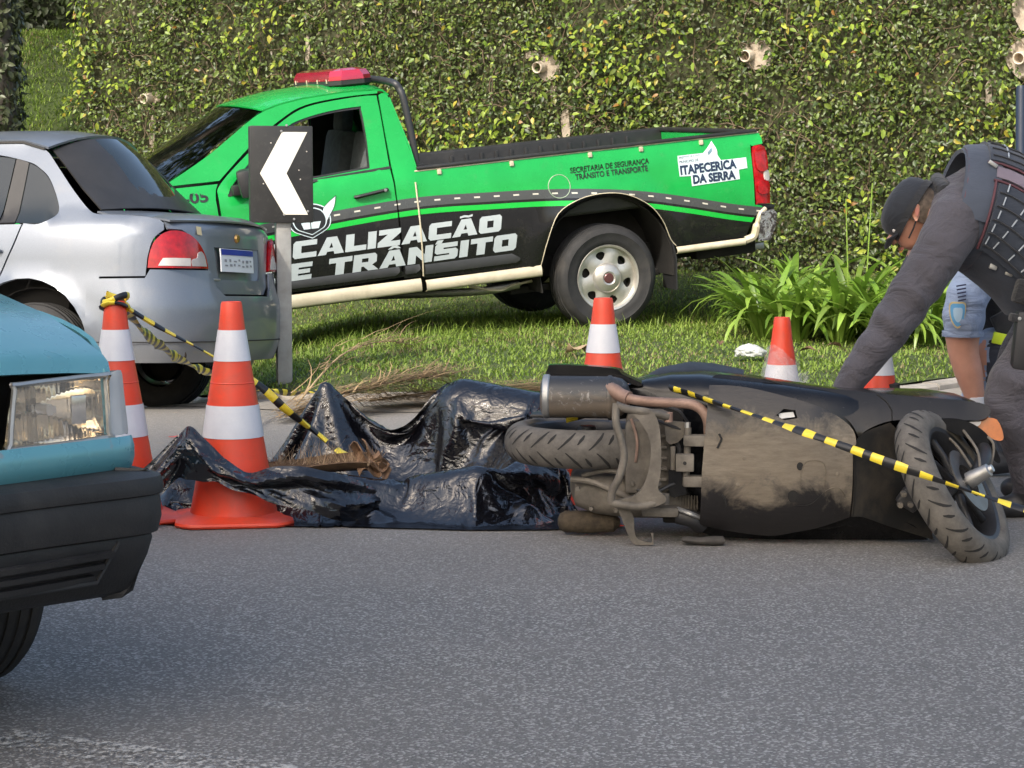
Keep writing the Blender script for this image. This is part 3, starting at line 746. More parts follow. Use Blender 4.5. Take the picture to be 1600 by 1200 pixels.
# ============================================================ GREEN PICKUP (local x forward, y to its left = towards the road, z up)
truck = thing('pickup_truck', 'green and black single-cab traffic patrol pickup parked on the grass', 'pickup', (.684, 14.634, .15), (R(-2.5), R(6.3), R(200)))
CY = -.85
def mir(y): return 2 * CY - y
def tside(x, z):
    zz = min(max(z, .3), 1.3); y = .045 - .055 * ((zz - .92) / .40)**2
    d = math.hypot(x + .06, (z - .42)) - .60
    y += .028 * math.exp(-(d / .05)**2) * (1 if z > .45 else 0)
    y += .012 * math.exp(-((z - 1.215) / .03)**2)
    if z > 1.3: y -= .012 + (z - 1.3) * .22
    if x > 3.2: y -= .10 * ((x - 3.2) / .9)**2
    return y
def truck_paint():
    a = NT('patrol_paint'); co = a.co(); sp = a.n('SeparateXYZ'); a.l(co, sp.inputs[0])
    x = a.math('DIVIDE', a.math('ADD', sp.outputs['X'], 1.6), 5.9)
    fc = a.n('FloatCurve'); cv = fc.mapping.curves[0]
    pts = [(-1.6, .70), (-1.21, .768), (-.65, .905), (-.35, .972), (-.05, 1.02), (.32, 1.06), (.83, 1.092), (1.28, 1.113), (1.5, 1.110), (2.06, 1.079), (2.5, 1.05), (3.2, 1.0), (4.3, .93)]
    while len(cv.points) < len(pts): cv.points.new(.5, .5)
    for p, (u, v) in zip(cv.points, pts): p.location = ((u + 1.6) / 5.9, v / 1.5)
    fc.mapping.update(); a.l(x, fc.inputs['Value'])
    d = a.math('SUBTRACT', a.math('MULTIPLY', fc.outputs[0], 1.5), sp.outputs['Z'])
    nz = a.noise(2.5, 4); G = a.mix(a.ramp(nz, [(.35, 0.), (.65, 1.)]), (.006, .32, .055), (.010, .385, .070))
    def stepn(v): return a.math('GREATER_THAN', d, v)
    c = a.mix(stepn(0), G, (.07, .075, .078))
    dash = a.math('LESS_THAN', a.math('FRACT', a.math('DIVIDE', a.math('ADD', sp.outputs['X'], 8.02), .146)), .30)
    dd = a.math('LESS_THAN', a.math('ABSOLUTE', a.math('SUBTRACT', d, .030)), .0055)
    c = a.mix(a.math('MULTIPLY', dash, dd), c, (.62, .60, .52))
    c = a.mix(stepn(.066), c, (.013, .013, .014)); c = a.mix(stepn(.084), c, (.015, .50, .06)); c = a.mix(stepn(.120), c, (.013, .013, .014))
    dust = a.ramp(a.noise(7, 6, .7), [(.58, 0.), (.8, .12)]); c = a.mix(dust, c, (.25, .23, .18))
    a.set('Base Color', c); a.set('Roughness', a.ramp(a.noise(9, 4), [(.3, .2), (.8, .34)])); a.set('Coat Weight', .45); a.set('Coat Roughness', .03); a.p.inputs['Specular IOR Level'].default_value = .3
    return a.m
MTP = truck_paint()
def S(u, v): return (u, tside(u, v), v)
def Sf(u, v): return (u, mir(tside(u, v)), v)
MSEAM = M('seam_dark', (.02, .02, .02), .8)
bedo = curve([(1.335, .545, 1), (1.335, 1.288, 1), (.2, 1.293, 1), (-1.335, 1.296, 1), (-1.352, 1.26), (-1.35, 1.215, 1), (-1.262, 1.205), (-1.25, 1.19), (-1.248, .79), (-1.255, .772, 1), (-1.31, .755), (-1.29, .72), (-1.23, .66), (-1.19, .575), (-1.17, .542, 1),
   (-.605, .542, 1), (-.585, .56), (-.558, .60), (-.493, .745), (-.39, .868), (-.222, .962), (-.039, .991), (.152, .97), (.325, .885), (.405, .71), (.45, .56), (.461, .523, 1)], 4)
cabr = curve([(1.485, .56, 1), (1.487, 1.1), (1.49, 1.34), (1.497, 1.6), (1.50, 1.835, 1), (1.47, 1.845), (1.435, 1.82), (1.40, 1.68), (1.345, 1.46), (1.318, 1.29), (1.345, .9), (1.362, .56, 1)], 4)
dooro = curve([(2.70, .57), (2.712, .62, 1), (2.715, 1.0, 1), (2.725, 1.25), (2.69, 1.355), (2.42, 1.575), (2.2, 1.725), (2.02, 1.802), (1.75, 1.832), (1.54, 1.835), (1.515, 1.80), (1.508, 1.56), (1.505, 1.34), (1.498, 1.1), (1.503, .8), (1.505, .62), (1.53, .57)], 4)
winh = curve([(2.655, 1.275, 1), (2.615, 1.335), (2.43, 1.51), (2.23, 1.65), (2.10, 1.715), (1.88, 1.757), (1.66, 1.770), (1.640, 1.75), (1.634, 1.55), (1.645, 1.345, 1)], 4)
feno = curve([(2.735, .58, 1), (2.737, 1.0), (2.747, 1.25), (2.715, 1.352, 1), (3.02, 1.352, 1), (3.3, 1.315), (3.75, 1.235), (4.1, 1.13, 1), (4.14, .75, 1), (3.78, .66, 1), (3.74, .74), (3.58, .91), (3.30, .99), (3.02, .91), (2.87, .74), (2.83, .56, 1)], 4)
pilo = curve([(3.02, 1.372, 1), (2.70, 1.372, 1), (2.44, 1.588), (2.21, 1.738), (2.03, 1.815), (1.75, 1.845), (1.51, 1.848, 1), (1.50, 1.868, 1), (1.75, 1.872), (2.07, 1.858), (2.30, 1.808), (2.45, 1.735), (2.75, 1.545), (3.06, 1.385, 1)], 4)
for fn, fl in ((S, True), (Sf, False)):
    bs = sheet('bed_side', bedo, fn, MTP, truck, step=.07, thick=.018, flip=fl)
    sheet('cab_corner', cabr, fn, MTP, truck, step=.07, thick=.015, flip=fl)
    dr = sheet('door', dooro, fn, MTP, truck, [winh], .07, .02, flip=fl)
    sheet('fender', feno, fn, MTP, truck, step=.08, thick=.015, flip=fl)
    sheet('roof_pillar', pilo, fn, MTP, truck, step=.08, thick=.03, flip=fl)
    near = fn is S
    q = .022 if near else -.022
    wf = lambda u, v: (fn(u, v)[0], fn(u, v)[1] - q * .55, fn(u, v)[2])
    # rubber seal ring round the glass, glass only in the front quarter pane (the door window is wound down)
    big = [(x, z) for x, z in winh]
    cx, cz = 2.02, 1.53
    inn = [(cx + (x - cx) * .965 - .004, cz + (z - cz) * .93) for x, z in winh]
    sheet('window_seal', winh, lambda u, v: (u, fn(u, v)[1] - q * .35, v), MBLK, dr, [inn], .1, .02, flip=fl)
    sheet('quarter_glass', [(2.63, 1.28), (2.60, 1.34), (2.47, 1.465), (2.455, 1.29)], lambda u, v: (u, fn(u, v)[1] - q * .6, v), MGLASS, dr, step=.06, thick=.004, flip=fl)
    tube('window_divider', [(2.455, fn(2.455, 1.28)[1] - q * .5, 1.28), (2.462, fn(2.46, 1.48)[1] - q * .5, 1.48)], .012, MBLK, dr, 6)
    sheet('belt_strip', [(2.66, 1.262), (1.50, 1.328), (1.50, 1.346), (2.66, 1.280)], lambda u, v: (u, fn(u, v)[1] + q * .3, v), MBLK, dr, step=.1, thick=.012, flip=fl)
    for x0, x1, z0, z1 in ((2.80, 1.37, .455, .548), (1.335, .466, .452, .530), (-.60, -1.16, .484, .535)):
        yy = (.03 if near else mir(.03)); sg = 1 if near else -1
        prof = [(-.05, z0 - .005), (-.012, z0), (.0, z0 + .012), (.002, lerp(z0, z1, .6)), (-.006, z1 - .01), (-.018, z1)]
        par = truck
        loft('sill_strip', [[(xx, yy + sg * p, z) for p, z in prof] for xx in np.linspace(x0, x1, 5)], MCREAM, par, smooth=50, flip=not near, thick=.004)
    # grey rubbing moulding low on the door and bed
    for x0, x1, z0, z1 in ((2.70, 1.52, .588, .648), (1.475, 1.37, .588, .648), (1.33, .62, .570, .640)):
        ol = curve([(x0, z0, 1), (x0, z1, 1), (x1 + (.0 if x1 > 1 else .06), z1, 1), (x1, lerp(z0, z1, .4)), (x1 + .03, z0, 1)], 3)
        sheet('side_moulding', ol, lambda u, v: (u, fn(u, v)[1] + q * .7 * math.sin(math.pi * min(1, max(0, (v - z0) / (z1 - z0)) * .8 + .2)), v), M('moulding_grey', (.045, .047, .05), .45), truck, step=.05, thick=.012, flip=fl)
for y_, s_ in ((-.045, 1), (mir(-.045), -1)):
    io = curve([(2.74, .60, 1), (2.75, 1.33, 1), (2.44, 1.60), (2.2, 1.75), (2.02, 1.825), (1.75, 1.85), (1.42, 1.845, 1), (1.36, 1.45), (1.36, .60, 1)], 3)
    sheet('cab_inner_frame', io, lambda u, v: (u, (tside(u, v) - .034) if s_ > 0 else mir(tside(u, v) - .034), v), MDARK, truck, [[(2.02 + (x - 2.02) * 1.01, 1.53 + (z - 1.53) * 1.01) for x, z in winh]], .1, .01, flip=s_ > 0)
    sheet('arch_back', [(.6, .45), (.55, .98), (-.65, .98), (-.7, .5)], lambda u, v: (u, -.45 if s_ > 0 else mir(-.45), v), MDARK, truck, step=.3, thick=.01)
# thin cream-coloured body edge seen along the seams and arch
def seam_line(pts, r=.005, par=None, m=None, off=.004):
    return tube('panel_edge', [(u, tside(u, v) + off, v) for u, v in pts], r, m or MCREAM, par or truck, 6)
seam_line(resample([(1.345, 1.22), (1.345, .56)], .1, False), .006)
seam_line([(u, v) for u, v in curve([(.461, .523), (.45, .56), (.405, .71), (.325, .885), (.152, .97), (-.039, .991), (-.222, .962), (-.39, .868), (-.493, .745), (-.558, .60), (-.60, .545)], 4, False)], .0035)
seam_line([(1.335, 1.292), (.2, 1.297), (-1.335, 1.299)], .006, off=.0)
for x in (1.16, .62, .02, -.38, -.86): box('rail_clip', (.028, .02, .035), (x, tside(x, 1.27) + .008, 1.272), MCREAM, truck, .004)
# roof, windshield, rear cab wall, bonnet
def cross(x, ze, crown, n=11, fx=0, y_in=.0, p=2.4):
    y0 = tside(x, ze) - y_in; y1 = mir(y0); r = []
    for k in range(n):
        t = k / (n - 1); s_ = abs(2 * t - 1)
        r.append((x + fx * (1 - s_**2), lerp(y0, y1, t), ze + crown * (1 - s_**p)))
    return r
loft('roof', [cross(x, z, c, 15, f) for x, z, c, f in ((2.33, 1.800, .045, .10), (2.2, 1.832, .05, .06), (2.05, 1.855, .055, .03), (1.75, 1.872, .058, .0), (1.55, 1.872, .055, -.01), (1.47, 1.858, .045, -.02), (1.435, 1.825, .03, -.03))], MTP, truck, flip=True, thick=.012)
loft('windscreen', [cross(x, z, c, 15, f, .015) for x, z, c, f in ((3.07, 1.375, .0, .20), (2.85, 1.505, .01, .17), (2.6, 1.652, .02, .14), (2.345, 1.792, .042, .105))], glass('windscreen_glass', tr=.9), truck, flip=True, thick=.006)
loft('wiper_cowl', [cross(x, z, c, 11, f) for x, z, c, f in ((3.16, 1.345, .01, .22), (3.07, 1.368, .0, .20))], MBLK, truck, flip=True, thick=.01)
loft('bonnet', [cross(x, z, c, 13, f) for x, z, c, f in ((4.1, 1.128, .03, .05), (3.9, 1.205, .05, .06), (3.5, 1.285, .06, .12), (3.17, 1.345, .045, .22))], MTP, truck, flip=True, thick=.012)
loft('rear_cab_wall', [cross(x, z, 0, 9, f) for x, z, f in ((1.432, 1.81, -.03), (1.34, 1.45, -.03), (1.318, 1.28, -.02), (1.36, .6, 0))], MTP, truck, flip=True, thick=.01)
loft('rear_window', [[(lerp(1.345, 1.405, t) - .05, lerp(-.25, -1.45, k / 6), lerp(1.40, 1.70, t)) for k in range(7)] for t in (0, .5, 1)], MGLASS, truck, thick=.006)
box('cab_floor', (1.9, 1.5, .06), (2.3, CY, .62), MDARK, truck, .01)
MSEAT = M('seat_cloth', (.10, .115, .12), .9, var=.25, vscale=20, bump=.3, bscale=150)
for y in (-.45, -1.22):
    box('seat_cushion', (.5, .48, .16), (1.85, y, .92), MSEAT, truck, .05)
    box('seat_back', (.15, .47, .66), (1.56, y, 1.26), MSEAT, truck, .06, (0, R(-14), 0))
    box('headrest', (.10, .26, .19), (1.47, y, 1.66), MSEAT, truck, .04, (0, R(-10), 0))
box('dashboard', (.5, 1.46, .36), (2.78, CY, 1.18), MBLK, truck, .06)
lathe('steering_wheel', [(.17, -.012), (.185, 0), (.17, .012), (.16, 0)], MBLK, truck, 'Z', 28, Matrix.Translation((2.42, -.47, 1.24)) @ Euler((0, R(-62), 0)).to_matrix().to_4x4(), closed=True)
tube('steering_column', [(2.42, -.47, 1.24), (2.7, -.47, 1.12)], .03, MBLK, truck, 8)
# load bed, liner and tailgate
MLINER = M('bed_liner', (.020, .020, .021), .45, var=.25, vscale=4, bump=.3, bscale=90, dirt=(.10, .09, .08), dscale=5, damt=.3)
ln_ = thing('bed_liner', None, None); ln_.parent = truck
for k_ in ('label', 'category'):
    if k_ in ln_: del ln_[k_]
box('liner_floor', (2.62, 1.5, .04), (0, CY, .86), MLINER, ln_, .01)
for yy, s_ in ((-.075, 1), (mir(-.075), -1)):
    box('liner_wall', (2.62, .03, .46), (0, yy, 1.085), MLINER, ln_, .012)
    box('liner_cap', (2.64, .085, .022), (0, yy + s_ * .045, 1.311), MLINER, ln_, .009)
    for k in range(18):
        x = 1.15 - k * .125
        if k not in (3, 4): box('liner_rib', (.028, .016, .15), (x, yy - s_ * .018, 1.205), MLINER, ln_, .006)
box('liner_front', (.03, 1.5, .46), (1.29, CY, 1.085), MLINER, ln_, .012)
tg = box('tailgate', (.05, 1.52, .52), (-1.30, CY, 1.03), MTP, truck, .015)
box('tailgate_cap', (.07, 1.56, .03), (-1.30, CY, 1.306), MLINER, tg, .012)
box('tailgate_handle', (.02, .16, .06), (-1.33, CY, 1.12), MBLK, tg, .01)
# roll bar behind the cab
tube('roll_bar', smooth3([(1.285, -.085, 1.28), (1.30, -.09, 1.5), (1.325, -.105, 1.75), (1.345, -.13, 1.86), (1.38, -.22, 1.915), (1.40, CY, 1.945), (1.38, mir(-.22), 1.915), (1.345, mir(-.13), 1.86), (1.325, mir(-.105), 1.75), (1.285, mir(-.085), 1.28)], 5), .026, M('satin_black_tube', (.03, .032, .036), .4), truck, 12)
for yy in (-.085, mir(-.085)): box('roll_bar_foot', (.09, .07, .015), (1.285, yy, 1.328), MBLK, truck, .004)
# light bar
MLB = M('beacon_red', (.36, .008, .035), .16, var=.12, coat=1, vscale=10)
lb = thing('light_bar', None, None); lb.parent = truck
lb.location = (1.63, -.86, 1.955)
oct_ = lambda hx, hy, c: [(hx, -hy + c), (hx, hy - c), (hx - c, hy), (-hx + c, hy), (-hx, hy - c), (-hx, -hy + c), (-hx + c, -hy), (hx - c, -hy)]
def octl(nm, levels, mat): 
    return loft(nm, [[(x, y, z) for x, y in oct_(hx, hy, .07)] for hx, hy, z in levels], mat, lb, cv=True, caps=True, smooth=30)
octl('beacon_base', [(.14, .55, -.045), (.155, .57, -.03), (.155, .57, .0)], MBLK)
lens = octl('beacon_lens', [(.152, .567, .002), (.15, .565, .03), (.13, .54, .068), (.09, .50, .082)], MLB)
for y in (-.42, -.1, .2, .45):
    box('lens_clip', (.006, .016, .03), (-.158, y, .0), MCREAM, lens, .002); box('lens_clip', (.006, .016, .03), (.158, y, .0), MCREAM, lens, .002)
for y in (.50, -.50):
    box('bracket', (.20, .09, .035), (-.02, y, -.075), MBLK, lb, .008); box('bracket_foot', (.05, .12, .012), (-.06, y + (.12 if y > 0 else -.12), -.105), MBLK, lb, .004, (R(-14 if y > 0 else 14), 0, 0))
    tube('bracket_bolt', [(-.02, y, -.06), (-.02, y, -.04)], .012, M('rust', (.25, .10, .05), .8), lb, 8)
# handles, mirror, fuel flap
def put(u, v, o=0): return (u, tside(u, v) + o, v)
hd = tube('door_handle', smooth3([put(1.79, 1.163, .006), put(1.76, 1.166, .022), put(1.66, 1.178, .026), put(1.58, 1.188, .022), put(1.555, 1.19, .004)]), .0165, MBLK, truck, 8, flat=.8)
lathe('lock', [(.011, 0), (.011, .03), (.0, .032)], MSTEEL, hd, 'Y', 12, Matrix.Translation(put(1.575, 1.19, .01)))
fo = [(.285 + .083 * math.cos(a), 1.075 + .083 * math.sin(a)) for a in [2 * math.pi * k / 28 for k in range(28)]]
sheet('fuel_flap', fo, lambda u, v: (u, tside(u, v) + .003, v), MTP, truck, step=.04, thick=.01, flip=True)
tube('fuel_flap_gap', [put(*p, .002) for p in fo + fo[:2]], .0035, M('gap_pale', (.32, .42, .3), .6), truck, 5)
mi = box('mirror', (.10, .22, .19), (2.56, .14, 1.345), MBLK, truck, .035, (0, R(8), R(-12)))
box('mirror_arm', (.07, .08, .07), (2.60, .03, 1.30), MBLK, mi, .015)
box('mirror_glass', (.006, .18, .15), (2.508, .135, 1.345), MCHROME, mi, .002, (0, R(8), R(-12)))
# tail lamps
for near in (True, False):
    f = (lambda y: y) if near else mir
    lt = sheet('tail_lamp', curve([(-1.264, 1.195), (-1.262, .80), (-1.28, .782), (-1.375, .770), (-1.392, .79), (-1.385, 1.0), (-1.378, 1.17), (-1.365, 1.192)], 3), lambda u, v: (u, f(tside(u, v) - .002 - 3.5 * max(0, -1.30 - u)**2), v), MRED, truck, step=.03, thick=.04, flip=near)
    sheet('reverse_lens', curve([(-1.345, 1.015), (-1.345, .95), (-1.388, .945), (-1.388, 1.01)], 3), lambda u, v: (u, f(tside(u, v) + .008 - 3.5 * max(0, -1.30 - u)**2), v), MCLEAR, lt, step=.03, thick=.02, flip=near)
    for z0, z1 in ((1.03, 1.18), (.855, .935)):
        sheet('lens_bulge', curve([(-1.285, z0), (-1.285, z1), (-1.372, z1), (-1.380, z0)], 4), lambda u, v: (u, f(tside(u, v) + .012 - 3.5 * max(0, -1.30 - u)**2), v), MRED, lt, step=.03, thick=.02, flip=near)
# rear bumper: chrome-scuffed end caps, cream trim, tow hitch
def scuffed():
    a = NT('scuffed_chrome'); n = a.noise(16, 6, .75, dist=1.2); c = a.mix(a.ramp(n, [(.42, 0.), (.52, 1.)]), (.62, .62, .63), (.035, .03, .03)); a.set('Base Color', c)
    a.set('Metallic', a.ramp(n, [(.42, 1.), (.52, .1)])); a.set('Roughness', .25); a.bump(n, .6, .01); return a.m
rows = []
for y in np.linspace(.05, mir(.05), 9):
    e = 1 - abs((y - CY) / .90)**6; dx = -.12 * e; a = -1.40 + dx
    rows.append([(a + .11, y, .715), (a + .0, y, .72), (a - .02, y, .69), (a - .005, y, .60), (a + .05, y, .50), (a + .15, y, .50)])
bp = loft('rear_bumper', rows, scuffed(), truck, cv=True, caps=True, smooth=50)
box('bumper_step', (.12, 1.6, .03), (-1.40, CY, .735), MBLK, bp, .01)
tube('bumper_trim', smooth3([put(-1.17, .515, .004), put(-1.24, .54, .008), put(-1.262, .62, .006), put(-1.29, .70, .004), put(-1.34, .735, -.01)]), [.030] * 13 + [.018] * 12, MCREAM, truck, 8)
tube('tow_bar', [(-.8, CY, .42), (-1.45, CY + .0, .44), (-1.56, CY, .44)], .035, MBLK, truck, 10)
box('hitch', (.08, .10, .05), (-1.40, -.28, .43), MSTEEL, truck, .01); box('bumper_bracket', (.5, .12, .12), (-1.1, -.25, .45), MDARK, truck, .02)
lathe('tow_ball', [(0, -.02), (.02, -.01), (.025, .02), (.015, .04), (0, .045)], MSTEEL, truck, 'Z', 14, Matrix.Translation((-1.55, CY, .48)))
# mud flap behind the rear wheel, inner arch, chassis
for yy in (-.02, mir(-.02)):
    loft('mud_flap', [[(x, yy + d * (1 if yy > -.8 else -1), z) for d in (-.20, -.1, .0, .03)] for x, z in ((-.515, .78), (-.56, .62), (-.59, .45), (-.575, .22))], MBLK, truck, thick=.012)
    arc = [(math.cos(a) * .53 - .06, math.sin(a) * .53 + .43) for a in np.linspace(-.2, math.pi + .2, 18)]
    loft('inner_arch', [[(x, yy, z), (x, yy + (-.42 if yy > -.8 else .42), z)] for x, z in arc], MDARK, truck, thick=.006)
    box('chassis_rail', (5.0, .09, .15), (1.2, -.45 if yy > -.8 else mir(-.45), .47), MDARK, truck, .01)
    box('leaf_spring', (1.2, .07, .05), (0, -.33 if yy > -.8 else mir(-.33), .33), MDARK, truck, .01)
box('fuel_tank', (.9, .5, .25), (.8, -.95, .48), MDARK, truck, .05)
tube('axle', [(0, -.1, .36), (0, -1.6, .36)], .06, MDARK, truck, 10)
tube('exhaust', smooth3([(1.8, -1.0, .38), (.9, -.35, .36), (.55, -.25, .38)]), .03, MSTEEL, truck, 8)
tube('brake_cable', smooth3([(.95, -.2, .42), (.75, -.15, .37), (.62, -.18, .39), (.45, -.2, .40)]), .010, MCREAM, truck, 6)
box('cab_underside', (2.2, 1.5, .1), (2.4, CY, .50), MDARK, truck, .02)
box('splash_panel', (.04, 1.4, .5), (3.95, CY, .75), MDARK, truck, .02)
MALU = M('wheel_silver', (.58, .56, .52), .35, .7, var=.1, dirt=(.3, .25, .18), dscale=8, damt=.5)
wheel(truck, (-.05, -.11, .372), .382, .25, .236, MALU, 6, 1, hub=.09)
wheel(truck, (-.05, mir(-.11), .372), .382, .25, .236, MALU, 6, -1, hub=.09)
wheel(truck, (3.30, -.115, .36), .362, .235, .222, MALU, 6, 1, hub=.085)
wheel(truck, (3.30, mir(-.115), .36), .362, .235, .222, MALU, 6, -1, hub=.085)
# nose
box('grille', (.05, 1.1, .22), (4.12, CY, .95), MBLK, truck, .02)
for y in (-.18, mir(-.18)): box('headlamp', (.06, .26, .17), (4.10, y, .98), MCLEAR, truck, .03)
rows = [[(4.28 - .25 * abs((y - CY) / .85)**3, y, z) for z in (.42, .48, .62, .72, .74)] for y in np.linspace(.0, mir(0), 11)]
loft('front_bumper', rows, MBLK, truck, thick=.02, smooth=50)
# lettering
MLET = M('letter_grey', (.50, .56, .58), .45, var=.05)
f1 = lambda u, v: (2.69 - u, tside(2.69 - u, .79 + v) + .0045, .787 + u * .012 + v)
block_text('FISCALIZAÇÃO', f1, .118, .134, MLET, truck, 0, .02, .4, .14)
f2 = lambda u, v: (2.50 - u, tside(2.50 - u, .64 + v) + .0045, .640 + u * .013 + v)
block_text('DE TRÂNSITO', f2, .118, .138, MLET, truck, 0, .04, .75, .14)
MTXT = M('letter_black', (.015, .016, .018), .4)
def tf(x0, z0, sl=0): return lambda u, v: (x0 - u, tside(x0 - u, z0 + v) + .0045, z0 + v + u * sl)
font_text('SECRETARIA DE SEGURANÇA', tf(.19, 1.158, .01), .056, MTXT, truck, bold=.0012, sx=.82, spacing=1.02)
font_text('TRÂNSITO E TRANSPORTE', tf(.155, 1.108, .01), .056, MTXT, truck, bold=.0012, sx=.83, spacing=1.02)
MNAVY = M('letter_navy', (.015, .03, .07), .4); MPALE = M('sticker_white', (.62, .74, .78), .45, var=.08)
def tf2(x0, z0, off=.006): return lambda u, v: (x0 - u, tside(x0 - u, z0 + v) + off, z0 + v + u * .006)
sheet('sticker_backing', [(-.655, 1.115), (-.655, 1.195), (-.86, 1.195), (-.93, 1.255), (-.985, 1.155), (-1.0, 1.128), (-1.205, 1.128), (-1.205, 1.050), (-1.135, 1.045), (-1.135, .975), (-.745, .965), (-.745, 1.04), (-.655, 1.045)], lambda u, v: (u, tside(u, v) + .0035, v), MPALE, truck, step=.05, thick=.0, flip=True)
font_text('ITAPECERICA', tf2(-.662, 1.058), .088, MNAVY, truck, bold=.004, sx=.86)
font_text('DA SERRA', tf2(-.755, .983), .084, MNAVY, truck, bold=.004, sx=.90)
font_text('PREFEITURA DO', tf2(-.665, 1.168), .026, MNAVY, truck, sx=.9); font_text('MUNICÍPIO DE', tf2(-.665, 1.14), .026, MNAVY, truck, sx=.9)
sheet('sticker_emblem', curve([(-.86, 1.17, 1), (-.945, 1.275, 1), (-.975, 1.19), (-.96, 1.14), (-.90, 1.125)], 4), lambda u, v: (u, tside(u, v) + .0065, v), M('emblem_white', (.78, .84, .86), .4), truck, step=.03, thick=0, flip=True)
sheet('sticker_emblem', curve([(-.895, 1.195, 1), (-.935, 1.235, 1), (-.93, 1.20), (-.905, 1.175)], 4), lambda u, v: (u, tside(u, v) + .008, v), M('emblem_blue', (.20, .33, .42), .4), truck, step=.03, thick=0, flip=True)
font_text('T-05', tf(3.045, 1.245, .008), .098, MTXT, truck, bold=.0025, sx=1.35)
# traffic department crest on the door
wing = curve([(2.02, 1.01, 1), (2.025, 1.10), (1.99, 1.14), (1.925, 1.185, 1), (1.945, 1.12), (1.985, 1.06)], 4)
shield = curve([(2.27, 1.05), (2.245, .985), (2.19, .955), (2.12, .925, 1), (2.05, .957), (2.0, .99), (1.985, 1.05), (2.02, 1.12), (2.12, 1.15), (2.22, 1.12)], 4)
for pol, k0, m_, o_ in ((shield, 1.06, MPALE, .004), (shield, 1.0, MTXT, .0052), (shield, .84, MPALE, .0062), (shield, .78, MTXT, .0072), (wing, 1.1, MTXT, .005), (wing, 1.0, MPALE, .0064)):
    cx = sum(p[0] for p in pol) / len(pol); cz = sum(p[1] for p in pol) / len(pol)
    sheet('crest', [(cx + (x - cx) * k0, cz + (z - cz) * k0) for x, z in pol], lambda u, v, o_=o_: (u, tside(u, v) + o_, v), m_, truck, step=.05, thick=0, flip=True)
sheet('crest', [(2.175, .985), (2.07, .985), (2.05, 1.03), (2.19, 1.03)], lambda u, v: (u, tside(u, v) + .0085, v), MPALE, truck, step=.05, thick=0, flip=True)
sheet('crest', [(2.128, .985), (2.122, .985), (2.122, 1.03), (2.128, 1.03)], lambda u, v: (u, tside(u, v) + .0095, v), MTXT, truck, step=.05, thick=0, flip=True)
# ============================================================ SILVER SEDAN (local origin under its left rear wheel, x forward, y left)
car = thing('sedan_car', 'silver four-door sedan driving away on the left with round red tail lamps', 'car', (-2.525, 10.51, -.02), (R(3.0), R(.8), R(163.2)))
def silver_paint():
    a = NT('silver_paint'); fl = a.noise(900, 2, .5); c = a.mix(a.ramp(fl, [(.35, 0.), (.65, 1.)]), (.125, .145, .18), (.18, .205, .245))
    d = a.ramp(a.noise(5, 6, .7), [(.55, 0.), (.8, .25)]); sp = a.n('SeparateXYZ'); a.l(a.co(), sp.inputs[0])
    low = a.ramp(a.math('ADD', sp.outputs['Z'], a.math('MULTIPLY', a.noise(6, 5, .7), .25)), [(.42, .35), (.62, 0.)])
    c = a.mix(a.math('MAXIMUM', d, low), c, (.27, .25, .22)); a.set('Base Color', c)
    a.set('Metallic', .3); a.set('Roughness', .34); a.set('Coat Weight', .6); a.set('Coat Roughness', .07); return a.m
MSIL = silver_paint(); SYC = -.70
PLAN = curve([(3.35, -.35), (3.3, -.12), (3.0, .03), (2.4, .085), (1.2, .105), (.2, .105), (-.3, .09), (-.60, .045), (-.765, -.045), (-.85, -.20), (-.895, -.42), (-.912, -.70), (-.895, -.98), (-.85, -1.20), (-.765, -1.355), (-.60, -1.445), (-.3, -1.49), (.2, -1.505)], 10, False)
PA = np.array(PLAN); PL = np.concatenate([[0], np.cumsum(np.linalg.norm(np.diff(PA, axis=0), axis=1))])
i0 = int(np.argmin(np.abs(PA[:, 0]) + (PA[:, 1] < -.5) * 9)); PL = PL - PL[i0] + PA[i0, 0] * 1.0
TC = float(PL[np.argmin(np.abs(PA[:, 1] + .70) + (PA[:, 0] > 0) * 9)])     # centre of the tail
def B(t, z, o=0.0):
    x = float(np.interp(t, PL, PA[:, 0])); y = float(np.interp(t, PL, PA[:, 1]))
    e = .02; dx = float(np.interp(t + e, PL, PA[:, 0]) - np.interp(t - e, PL, PA[:, 0])); dy = float(np.interp(t + e, PL, PA[:, 1]) - np.interp(t - e, PL, PA[:, 1]))
    n = Vector((-dy, dx)); n = -n if False else n; n.normalize(); n = Vector((-n.x, -n.y))
    p = cinterp(z, [(.24, -.05), (.30, -.02), (.40, 0), (.55, .004), (.68, -.002), (.72, -.010), (.85, -.018), (.95, -.035), (1.0, -.055), (1.03, -.09), (1.42, -.29)])
    d = math.hypot(t - .05, z - .29) - .385
    if t < .6 and z < .75: p += .022 * math.exp(-(d / .035)**2)
    n = -n
    return Vector((x + n.x * (p + o), y + n.y * (p + o), z))
